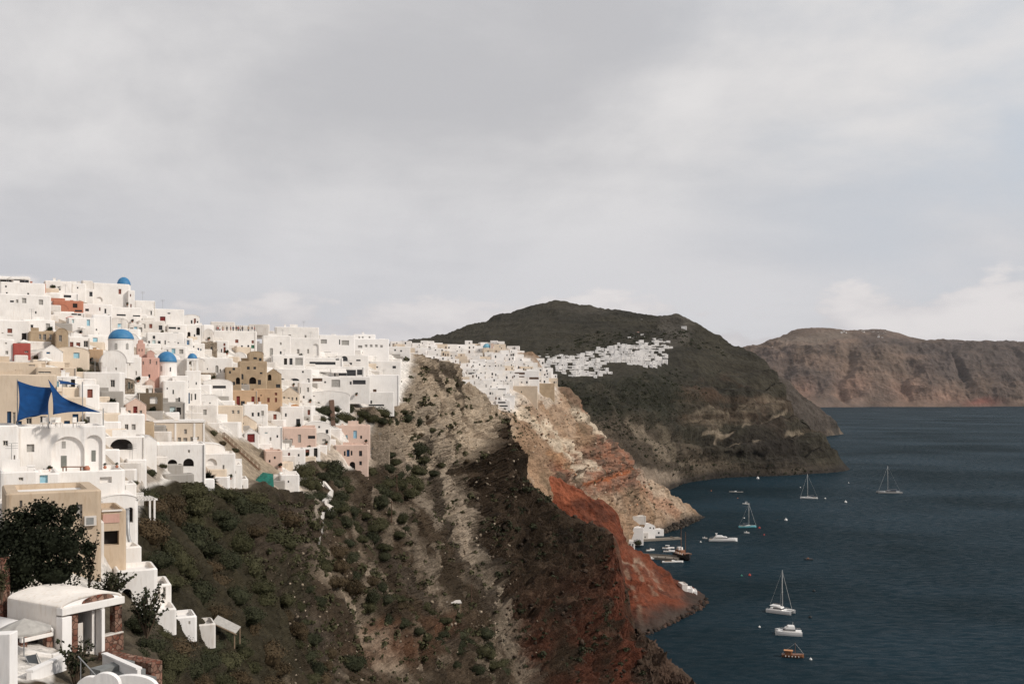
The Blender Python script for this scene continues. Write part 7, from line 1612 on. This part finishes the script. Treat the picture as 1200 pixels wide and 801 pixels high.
# people on the long white terrace (each one continuous skinned body)
def person_mesh(seed, mats):
    rs = random.Random(seed); st = rs.uniform(-.05, .1); J = {'pel': (0,0,.95,.14), 'che': (0,0,1.3,.165), 'nek': (0,-.01,1.5,.06), 'hed': (0,-.02,1.63,.105), 'hd2': (0,-.02,1.72,.085),
        'sl': (-.19,0,1.42,.06), 'el': (-.25,.02,1.15,.045), 'wl': (-.24,-.08+st,.92,.035), 'hl': (-.24,-.1+st,.83,.045), 'sr': (.19,0,1.42,.06), 'er': (.25,.02,1.15,.045), 'wr': (.24,-.1-st,.93,.035), 'hr': (.24,-.12-st,.84,.045),
        'kl': (-.11,-.02,.5,.075), 'al': (-.12,.02+st,.08,.05), 'fl': (-.12,-.14+st,.04,.045), 'kr': (.11,-.02,.5,.075), 'ar': (.12,.02-st,.08,.05), 'fr': (.12,-.14-st,.04,.045)}
    E = [('pel','che'),('che','nek'),('nek','hed'),('hed','hd2'),('che','sl'),('sl','el'),('el','wl'),('wl','hl'),('che','sr'),('sr','er'),('er','wr'),('wr','hr'),('pel','kl'),('kl','al'),('al','fl'),('pel','kr'),('kr','ar'),('ar','fr')]
    ks = list(J); me = bpy.data.meshes.new('body'); me.from_pydata([J[k][:3] for k in ks], [(ks.index(a), ks.index(b)) for a, b in E], []); o = bpy.data.objects.new('person', me); COL.objects.link(o)
    sk = o.modifiers.new('skin', 'SKIN'); sv = me.skin_vertices[0].data
    for i, k in enumerate(ks): sv[i].radius = (J[k][3], J[k][3]); sv[i].use_root = (k == 'pel')
    o.modifiers.new('sub', 'SUBSURF').levels = 1
    bpy.context.view_layer.update(); ev = o.evaluated_get(bpy.context.evaluated_depsgraph_get()); m2 = bpy.data.meshes.new_from_object(ev); bpy.data.objects.remove(o)
    m2.materials.clear(); [m2.materials.append(m) for m in mats]
    for p_ in m2.polygons:
        z = sum(m2.vertices[i].co.z for i in p_.vertices)/len(p_.vertices); x = abs(sum(m2.vertices[i].co.x for i in p_.vertices)/len(p_.vertices)); p_.material_index = 0 if (z > 1.5 or (x > .2 and z < 1.2)) else (1 if z > .93 else 2); p_.use_smooth = True
    return m2
SKIN = simple('skin', (.42, .25, .17), .6); CL = {'red': simple('red_cloth', (.32, .04, .03)), 'white': simple('white_cloth', (.7, .68, .65)), 'black': simple('black_cloth', (.02, .02, .022)), 'navy': simple('navy_cloth', (.03, .045, .09)), 'tan': simple('tan_cloth', (.36, .25, .16))}
fr_ = Frame(250, 301, 407, T1.depth(275.5, 407), .05)
for i, (x, t, b) in enumerate(((253.6,'black','navy'),(255.6,'red','black'),(257.8,'white','navy'),(261.4,'tan','red'),(266.2,'black','black'),(270.6,'red','tan'),(273.6,'navy','black'),(277.2,'black','tan'),(279.4,'red','black'),(281.8,'white','black'),(284.4,'black','navy'),(291.4,'tan','black'),(295.8,'navy','white'),(298.4,'red','navy'))):
    me = person_mesh(i % 4, (SKIN, CL[t], CL[b])); o = link('person', me); xx, zz = fr_.loc(x, 387.5); pp = fr_.P0 + fr_.x*xx + fr_.y*1.2; o.location = (pp.x, pp.y, fr_.P0.z + zz - .38); o.rotation_euler = (0, 0, random.uniform(0, 6))
    hm = MB(); hm.lathe([(.115, 1.64), (.12, 1.70), (.09, 1.79), (.01, 1.82)], 0, 0, 10, True); hm.build('hair', BLK if i % 3 else WOOD, o, True)
    tag(o, f"person in {t} top and {b} trousers, {('leftmost','second','third','fourth','fifth','sixth','seventh','eighth','ninth','tenth','eleventh','twelfth','thirteenth','rightmost')[i]} on the skyline white terrace", 'person', 'people looking out from the long white terrace')
# green tarpaulin
a = [P(296,566,T1.depth(308,572)-1), P(308,553,T1.depth(308,566)+1), P(320,555,T1.depth(308,566)+1), P(321,570,T1.depth(308,572)-1.5), P(309,570.5,T1.depth(308,572)-2)]
cen = sum(a, Vector())/5; r = empty('tarpaulin', cen); tag(r, 'green tarpaulin stretched over a pit beside the lower white houses', 'tarpaulin'); m = MB(); q = [p_-cen for p_ in a]; top = (q[1]+q[2])/2 + Vector((0, -1.2, -.1)); m.face([q[0], q[4], top, q[1]]); m.face([q[4], q[3], q[2], top]); m.face([q[1], top, q[2]]); o = m.build('cloth', simple('green_tarp', (.012, .115, .085), .7, .2, var=.35, scale=2), r); o.modifiers.new('t', 'SOLIDIFY').thickness = .05
m = MB(); [m.tube([p_, p_-Vector((0, 0, 2.5))], .06, 6) for p_ in (q[0], q[1], q[2], q[3])]; m.build('pole', WOOD, r)
# wooden stairway across the stony plot
a, b = P(262,513,T1.depth(262,513)-.5), P(304,551,T1.depth(304,551)-.5); r = empty('wooden_stairway', a); tag(r, 'brown wooden stairway with railing crossing the stony plot', 'stairway'); d = b-a; n = 26; sd_ = Vector((-d.y, d.x, 0)).normalized(); m = MB()
for i in range(n): p_ = d*(i/n); m.box(p_.x-.35, p_.x+.35, p_.y-.6, p_.y+.6, p_.z-.02, p_.z+.05)
m.build('tread', WOOD, r); TW = simple('weathered_timber', (.23, .165, .11), .9, .1)
for s in (-1, 1):
    m = MB(); m.tube([sd_*.6*s, d+sd_*.6*s], .09, 5); m.tube([sd_*.6*s+Vector((0,0,1)), d+sd_*.6*s+Vector((0,0,1))], .06, 5); [m.tube([d*(i/9)+sd_*.6*s-Vector((0,0,2.0)), d*(i/9)+sd_*.6*s+Vector((0,0,1))], .07, 5) for i in range(10)]; m.build('railing', TW, r)
# brown timber chute under the white terrace
a, b = P(388,461,T1.depth(388,470)-1), P(390.5,498,T1.depth(390,498)-.3); r = empty('timber_chute', b); tag(r, 'brown vertical timber chute below the white terrace among bushes', 'chute'); d = a-b
for s in (-1.0, 0, 1.0): m = MB(); m.tube([(s*.5, 0, -1), (d.x+s*.5, d.y, d.z)], .14, 6); m.build('post', OP['dk'], r)
m = MB(); m.face([(-.5, .02, 0), (.5, .02, 0), (d.x+.5, d.y+.02, d.z), (d.x-.5, d.y+.02, d.z)]); o = m.build('boarding', OP['dk'], r); o.modifiers.new('t', 'SOLIDIFY').thickness = .1
# zigzag white path wall down the slope
pts = [(352,558),(358,568),(366,566),(372,576),(366,588),(374,594),(366,600),(359,606),(362,614),(357,622),(356,634)]
m = MB(); W3 = [T1.ground(x, y) for x, y in pts]; r = empty('path_wall', W3[0]); tag(r, 'crumbling white zigzag path wall running down the slope', 'path wall')
for s, (p_, q) in enumerate(zip(W3[:-1], W3[1:])):
    d = q-p_; n_ = Vector((-d.y, d.x, 0)).normalized()*(.3 if s < 7 else .2); u = Vector((0, 0, 1)); m = MB(); P0_ = W3[0]; o_ = [p_-n_-P0_, p_+n_-P0_, q+n_-P0_, q-n_-P0_]; hh = random.uniform(.1, .35)
    m.loft([[v-u*1.5 for v in o_], [v+u*hh for v in o_]], True, True); m.build('wall_section', WHITE3 if s < 7 else C['grey'], r)
# low shelter and pole on the open slope
g = T1.ground(524, 712); D = g.y; fr_ = Frame(508,541,713,D-.5,.1); xl, zt = fr_.loc(508, 707); xr, _ = fr_.loc(541, 707); r = empty('shelter', fr_.P0, fr_.rz); tag(r, 'low shelter with pale flat roof on the open slope', 'shelter'); m = MB(); m.box(xl, xr, 0, 3.2, zt-.12, zt+.1); m.build('roof', WHITE3, r); m = MB(); m.box(xl+.3, xr-.3, 1, 3, -1.5, zt-.123); m.build('wall', C['stone'], r)
for x in (xl+.2, xr-.2): m = MB(); m.box(x-.1, x+.1, .2, .4, -1.5, zt-.123); m.build('post', TW, r)
for (x, y, hp, lab) in ((540,708,24,'thin dark pole beside the low shelter'),(445.6,612,26,'tall dark pole standing in the bare patch of the slope'),(449,572,16,'slim pale pole above the bare patch')):
    g = T1.ground(x, y); hz = hp*g.y/F; r = empty('utility_pole', g); tag(r, lab, 'pole'); m = MB(); m.tube([(0, 0, -.8), (0, 0, hz)], [.13, .08], 7); m.build('shaft', OP['dk'], r); m = MB(); m.box(-.5, .5, -.05, .05, hz-.5, hz-.4); m.build('crossarm', OP['dk'], r)
# terrace clutter
def pot(px, py, D, s, label, plant=True):
    r = empty('flower_pot', P(px, py, D)); tag(r, label, 'flower pot'); m = MB(); m.lathe([(.6*s, 0), (.85*s, .4*s), (1.0*s, .9*s), (.8*s, 1.5*s), (.55*s, 1.7*s), (.65*s, 1.85*s), (.5*s, 1.86*s)], 0, 0, 16, True); m.build('pot', C['terra'], r, True)
    if plant: me = foliage_mesh('plant', [(0, 0, 2.4*s, .8*s, .8*s, .8*s)], 160, .35*s, GREEN, 5, .2, .5); link('plant', me, r)
Dt = T1.depth(100, 592)
pot(102, 552, Dt+1.5, .27, 'large round terracotta jar on the white terrace', False); pot(58, 553, Dt+1, .18, 'terracotta pot with plant beside the pale blue shutters'); pot(123, 549, Dt+3, .16, 'terracotta pot with plant right of the large jar'); pot(137, 548, Dt+3, .15, 'small terracotta pot at the right end of the terrace'); pot(38, 556, Dt, .15, 'small reddish pot at the left of the terrace')
r = empty('table', P(86, 556, Dt+1.2)); tag(r, 'long wooden table on the white terrace left of the jar', 'table'); m = MB(); m.box(-.9, .9, -.4, .4, .70, .75); m.build('table_top', WOOD, r)
for x in (-.8, .8):
    for y in (-.32, .32): m = MB(); m.box(x-.04, x+.04, y-.04, y+.04, 0, .70); m.build('leg', WOOD, r)
def chair(px, py, D, rz, label, mat=None):
    r = empty('chair', P(px, py, D), rz); tag(r, label, 'chair'); mat = mat or CANVAS; m = MB(); m.box(-.25, .25, -.25, .25, .42, .48); m.build('seat', mat, r); m = MB(); m.box(-.25, .25, .25, .30, .45, .95); m.build('backrest', mat, r)
    for x in (-.22, .22):
        for y in (-.22, .22): m = MB(); m.box(x-.03, x+.03, y-.03, y+.03, 0, .42); m.build('leg', mat, r)
Dc = D1+.8
for i, (x, w_) in enumerate(((51.5,'white chair between the two sail posts'),(62,'white chair just right of the middle sail post'),(69.5,'white chair under the right sail'),(90,'white chair in front of the navy door'))): chair(x, 500.6, Dc, .4*i, w_)
r = empty('air_conditioner', P(124, 562, Dt)); bpy.data.objects.remove(r)
# pergola at the gully edge
fr_ = Frame(159,181,606,T1.depth(170,606)-3,.2); xl, zt = fr_.loc(159, 587); xr, _ = fr_.loc(181, 587); r = empty('pergola', fr_.P0, fr_.rz); tag(r, 'white pergola on posts at the edge of the bushes', 'pergola')
for x in (xl, xr):
    for y in (0, 2.2): m = MB(); m.box(x-.09, x+.09, y-.09, y+.09, -1.5, zt); m.build('post', WHITE, r)
for y in (0, 2.2): m = MB(); m.box(xl-.3, xr+.3, y-.08, y+.08, zt+.003, zt+.18); m.build('beam', WHITE, r)
for k in range(7): x = xl+(xr-xl)*k/6; m = MB(); m.box(x-.04, x+.04, -.4, 2.6, zt+.183, zt+.27); m.build('slat', WHITE, r)
# railing beside the narrow black door
fr_ = Frame(158,168,588,T1.depth(163,590)-2,.2); xl, zt = fr_.loc(158, 577); xr, _ = fr_.loc(168, 577); r = empty('railing', fr_.P0, fr_.rz); tag(r, 'white lattice railing right of the small cube house', 'railing'); m = MB(); m.box(xl, xr, -.04, .04, zt-.08, zt); m.box(xl, xr, -.04, .04, .1, .18); m.build('rail', WHITE, r)
m = MB()
for k in range(9): x = xl+(xr-xl)*k/8; m.tube([(x, 0, -.6), (x, 0, zt-.05)], .035, 5)
for k in range(4): x = xl+(xr-xl)*k/4; m.tube([(x, .01, .15), (x+(xr-xl)/4, .01, zt-.1)], .03, 4); m.tube([(x+(xr-xl)/4, -.01, .15), (x, -.01, zt-.1)], .03, 4)
m.build('lattice', WHITE, r)
# drain pipe beside the sand-yellow side block
pp = [P(149.5,596,T1.depth(150,640)-1), P(150,625,T1.depth(150,640)-1.2), P(153,640,T1.depth(150,640)-1.4), P(160,652,T1.depth(150,640)-1.6), P(164,672,T1.depth(150,640)-2)]; r = empty('drain_pipe', pp[0]); tag(r, 'grey curved drain pipe beside the sand-yellow side block', 'pipe'); m = MB(); m.tube([p_-pp[0] for p_ in pp], .16, 8); o = m.build('pipe', STEEL, r, True)
m = MB(); [m.lathe([(.2, -.05), (.2, .05)], (p_-pp[0]).x, (p_-pp[0]).y, 8) for p_ in pp[:1]]; m.build('collar', STEEL, r)
# timber lean-to by the low white box
g = P(262, 748, T1.depth(262, 748)-1); r = empty('lean_to', g); tag(r, 'weathered timber lean-to at the right of the lowest white stepped block', 'lean-to'); m = MB(); m.face([(-1.2, 0, 1.6), (-1.2, 2.0, 1.9), (1.2, 2.0, .7), (1.2, 0, .5)]); o = m.build('roof', GREYC, r); o.modifiers.new('t', 'SOLIDIFY').thickness = .08
m = MB(); m.tube([(-1.2, 0, -1), (-1.2, 0, 1.6)], .08, 5); m.tube([(1.1, 0, -1), (1.1, 0, .5)], .08, 5); m.tube([(1.1, 2, -1), (1.1, 2, .7)], .08, 5); m.tube([(-1.3, -.05, 1.66), (1.35, -.05, .42)], .07, 5); m.build('frame', TW, r)

# ---------------------------------------------------------------- the foreground vaulted house and terraces
gz = 83.9; ang = math.atan2(.856, .518); FG = empty('vaulted_house', (-27.1, 60.0, gz), ang); tag(FG, 'white vaulted house with open columned porch and red stone infill, lower left', 'house')
zt, W, Lh = 3.2, 4.44, 5.6
def fb(name, mat, *b, parent=None):
    m = MB()
    for q in b: m.box(*q)
    o = m.build(name, mat, parent or FG); bv = o.modifiers.new('bevel', 'BEVEL'); bv.width = .035; bv.segments = 2; return o
fb('beam', WHITE, (0, W, 0, .6, zt-.45, zt)); fb('column', WHITE2, (0, .66, 0, .6, -2, zt-.553)); fb('column', WHITE2, (2.74, 2.98, 0, .6, -2, zt-.553)); fb('side_wall', WHITE3, (0, .3, .603, Lh, -2, zt)); fb('side_wall', WHITE, (W-.25, W-.003, 2.0, Lh, -2, zt)); fb('back_wall', C['stone'], (.303, W-.253, 3.2, 3.5, -2, zt-.01))  # left side_wall: greyer white puts its shading into the colour
fb('stone_pier', RED_B, (.67, 1.30, .3, .9, -2, zt-.556)); fb('stone_pier', RED_B, (3.9, W-.01, .25, .8, .9, zt-.556)); fb('low_stone_wall', RED_B, (2.99, W-.012, .1, .6, -2, .85)); fb('coping', WHITE3, (2.99, W-.014, .08, .62, .853, .95)); fb('partition', WHITE, (2.5, 2.73, .62, 3.15, -2, zt-.56)); fb('doorway', DARK_IN, (1.305, 2.495, 2.3, 2.36, 0, 2.5)); fb('leaning_board', WHITE3, (1.5, 2.0, .8, .86, 0, 1.9)); fb('porch_floor', WHITE3, (.3, W-.3, .603, 3.18, -.3, 0))
m = MB(); pr = arc(W/2, zt, W/2-.02, .5, math.pi, 0, 18)
for (a, b) in zip(pr[:-1], pr[1:]): m.face([(a[0],.25,a[1]),(b[0],.25,b[1]),(b[0],Lh,b[1]),(a[0],Lh,a[1])])
m.face([(a, Lh, b) for a, b in pr[::-1]]); o = m.build('vault_roof', WHITE3, FG, True); sm_ = o.modifiers.new('t', 'SOLIDIFY'); sm_.thickness = .16; sm_.offset = -1  # vault's shading painted in with the greyer, stained white
m = MB(); pi_ = arc(W/2+.45, zt+.004, 1.15, .38, math.pi, 0, 14); m.face([(a, .22, b) for a, b in pi_]); [m.face([(a[0],.22,a[1]),(b[0],.22,b[1]),(b[0],.34,b[1]),(a[0],.34,a[1])]) for a, b in zip(pi_[:-1], pi_[1:])]; m.build('gable_infill', RED_B, FG)
m = MB(); m.face([(a, .27, b) for a, b in pr]); m.build('gable_wall', WHITE2, FG)
FG2 = empty('vaulted_annex', (-27.1, 60.0, gz), ang); tag(FG2, 'low white vaulted annex with red arch left of the columned porch', 'annex')
m = MB(); pr = arc(-1.1, 1.75, 1.05, .55, math.pi, 0, 14)
for (a, b) in zip(pr[:-1], pr[1:]): m.face([(a[0],.7,a[1]),(b[0],.7,b[1]),(b[0],5.5,b[1]),(a[0],5.5,a[1])])
o = m.build('vault_roof', WHITE2, FG2, True); o.modifiers.new('t', 'SOLIDIFY').thickness = .12
def fb2(n, mat, *b): return fb(n, mat, *b, parent=FG2)
m = MB(); m.face([(a, .78, b) for a, b in arc(-1.1, 1.75, 1.0, .5, math.pi, 0, 14)]); m.build('arch_infill', RED_B, FG2); fb2('lintel', WHITE, (-2.15, -.06, .7, .95, 1.5, 1.745)); fb2('wall', RED_B, (-2.15, -1.75, .75, 5.5, -2, 1.497)); fb2('wall', RED_B, (-.5, -.06, .75, 1.2, -2, 1.497)); fb2('doorway', DARK_IN, (-1.74, -.51, 1.6, 1.66, -1, 1.49))
fb2('roof_slab', WHITE2, (-3.6, -2.17, 1.2, 5.5, 1.2, 1.5)); fb2('wall', WHITE, (-3.58, -2.18, 1.25, 5.4, -2, 1.197))
# grey parasol on the left terrace
umbrella(28, 737, 62, GREYC, 'large grey parasol over the deck chair terrace', D=56.5)
# terrace walls
def wallpx(name, pts, D, th, zlow, label, mat, cat='wall', cap=None):
    """low wall whose top runs through photo points at given depths"""
    V = [P(x, y, d) for (x, y), d in zip(pts, D)]; r = empty(name, V[0]); tag(r, label, cat)
    m = MB()
    for a, b in zip(V[:-1], V[1:]):
        d = b-a; n_ = Vector((-d.y, d.x, 0)).normalized()*th/2; a0, b0_ = a-V[0], b-V[0]; o_ = [(a0-n_), (b0_-n_), (b0_+n_), (a0+n_)]
        m.loft([[Vector((v.x, v.y, -zlow)) for v in o_], o_], True, True)
    w_ = m.build('wall', mat, r); bv = w_.modifiers.new('b', 'BEVEL'); bv.width = .04; bv.segments = 2
    if cap:
        m = MB()
        for a, b in zip(V[:-1], V[1:]):
            d = b-a; n_ = Vector((-d.y, d.x, 0)).normalized()*(th/2+.05); a0, b0_ = a-V[0]+Vector((0,0,.003)), b-V[0]+Vector((0,0,.003)); o_ = [(a0-n_), (b0_-n_), (b0_+n_), (a0+n_)]; m.loft([o_, [v+Vector((0,0,.1)) for v in o_]], True, True)
        m.build('coping', cap, r)
    return r
wallpx('terrace_wall', [(34,787),(75,768)], [52,57], .3, 3, 'white sloping terrace wall before the deck chair', WHITE2, cap=WHITE2)
wallpx('terrace_wall', [(17,758),(60,766),(74,762)], [57,58,59], .3, 3, 'white wavy terrace wall behind the deck chair', WHITE)
wallpx('terrace_wall', [(122,766),(163,784)], [57,52.5], .22, 3, 'white sloping stair wall right of the grey steps', WHITE2, cap=WHITE2)
wallpx('terrace_wall', [(-20,742),(16.5,740)], [50,50], .8, 8, 'tall white wall block at the left picture edge', WHITE2)
wallpx('rubble_wall', [(122,762),(148,768),(184,775)], [62,61,60], .9, 3, 'rough red and white rubble wall beside the stair wall', RED_B, 'rubble wall')
wallpx('stone_pillar', [(-3,654),(8,652)], [64,64], .9, 5, 'rough stone pillar at the left picture edge', RED_B, 'pillar')
r = empty('garden_steps', P(118, 780, 55), ang); tag(r, 'grey painted steps below the columned porch', 'steps')
GP = simple('grey_floor_paint', (.19, .195, .19), .7, .2)
for k in range(3): m = MB(); m.box(-.9, 1.3, -1.2-k*.9, -.3-k*.9, -1.5, .15-k*.3); m.build('step', GP, r)
for i, (x, y, w_, hpx) in enumerate(((105,802,16,10),(122,799,17,11),(152,803,32,13))):
    g = P(x, y+3, (49.5, 48.7, 50.3)[i]); Rw = w_*49.5/F; hz = hpx*49.5/F+.1; r = empty('parapet_hump', g); tag(r, ['small white rounded parapet hump, leftmost at the bottom edge', 'round white parapet hump in the middle at the bottom edge', 'broad white parapet hump, rightmost at the bottom edge'][i], 'parapet'); m = MB(); a_ = [(-Rw, -1.5)] + arc(0, 0, Rw, hz, math.pi, 0, 14) + [(Rw, -1.5)]
    m.loft([[(x_, 0, z_) for x_, z_ in a_], [(x_, .35, z_) for x_, z_ in a_]], True, True); m.build('wall', WHITE2, r)
# folding deck chair
g = P(42, 790, 55.5); r = empty('deck_chair', g, .9); tag(r, 'dark folding deck chair on the white terrace', 'deck chair'); DK = simple('dark_canvas', (.05, .055, .06), .8)
m = MB(); m.face([(-.3, -.5, .38), (.3, -.5, .38), (.3, .15, .30), (-.3, .15, .30)]); o = m.build('seat', DK, r); o.modifiers.new('t', 'SOLIDIFY').thickness = .02; m = MB(); m.face([(-.3, .15, .30), (.3, .15, .30), (.3, .6, 1.0), (-.3, .6, 1.0)]); o = m.build('backrest', DK, r); o.modifiers.new('t', 'SOLIDIFY').thickness = .02
for x in (-.32, .32): m = MB(); m.tube([(x, -.55, 0), (x, .62, 1.05)], .025, 5); m.tube([(x, .45, 0), (x, -.5, .42)], .025, 5); m.build('leg', STEEL, r)
# handrail by the steps
r = empty('handrail', P(104, 798, 52.5), ang); tag(r, 'thin metal handrail beside the grey steps', 'handrail'); m = MB(); m.tube([(-.2, -1.6, .1), (-.2, .6, 1.3)], .03, 6); m.build('rail', STEEL, r)
for k in range(3): m = MB(); m.tube([(-.2, -1.4+k*.9, -1), (-.2, -1.4+k*.9, .2+k*.49)], .025, 5); m.build('baluster', STEEL, r)
# potted plants dotted over the terraces
rp = random.Random(31); PM = [foliage_mesh('plant', [(0, 0, .55, .42, .42, .45), (.15, .1, .8, .28, .28, .3)], 220, .16, m_, 60+i, .2, .6) for i, m_ in enumerate((GREEN, TREE, OLIVE))]; pots_ = MB(); pots_.lathe([(.2, 0), (.28, .25), (.32, .42), (.26, .43)], 0, 0, 10, True); POTM = None; npl = 0
hs = [q for q in HOUSES if q[0] > 0 and q[1] < 440 and 350 < q[3] < 575]; rp.shuffle(hs)
for q in hs[:70]:
    x = rp.uniform(q[0]+1, q[1]-1); D = T1.depth((q[0]+q[1])/2, q[3]); fq = Frame(q[0], q[1], q[3], D, .0); xx, zz = fq.loc(x, q[3]-.3); b = fq.P0 + fq.x*xx - fq.y*.55 + Vector((0, 0, .05)); s_ = rp.uniform(.55, 1.05)
    col = rp.randrange(3); r = empty('potted_plant', b); r.scale = (s_, s_, s_); tag(r, where(x, q[3], rp.choice(('dark potted plant', 'small potted shrub', 'leafy plant in terracotta pot'))), 'potted plant', 'potted plants on the white terraces')
    if POTM is None: po = pots_.build('pot', C['terra'], r); POTM = po.data
    else: link('pot', POTM, r)
    link('foliage', PM[col], r)
for o in COL.objects:
    if 'category' in o and 'kind' not in o: o['kind'] = 'thing'
# ---- the hazy air over the bay: one closed box round everything, the sky outside it
hz = MB(); hz.box(-14000, 14000, -3000, 17000, -60, 720); ho = None
hm = bpy.data.materials.new('haze'); hm.use_nodes = True; hn = hm.node_tree; hn.nodes.remove(hn.nodes['Principled BSDF']); pv = hn.nodes.new('ShaderNodeVolumePrincipled'); pv.inputs['Color'].default_value = (.86, .89, .95, 1); pv.inputs['Density'].default_value = 0.7e-5; pv.inputs['Anisotropy'].default_value = .2
hn.links.new(pv.outputs[0], hn.nodes['Material Output'].inputs['Volume']); ho = hz.build('haze', hm); tag(ho, kind='stuff')
# duplicate wording check
from collections import Counter
cnt = Counter(o['label'] for o in COL.objects if 'label' in o and not o.parent)
print('shared labels', sum(1 for k in cnt.values() if k > 1), 'objects', len(COL.objects))
SC.cycles.use_denoising = True; SC.cycles.denoiser = 'OPENIMAGEDENOISE'; SC.cycles.denoising_input_passes = 'RGB_ALBEDO_NORMAL'; SC.cycles.denoising_prefilter = 'NONE'; SC.cycles.sample_clamp_indirect = 4.0
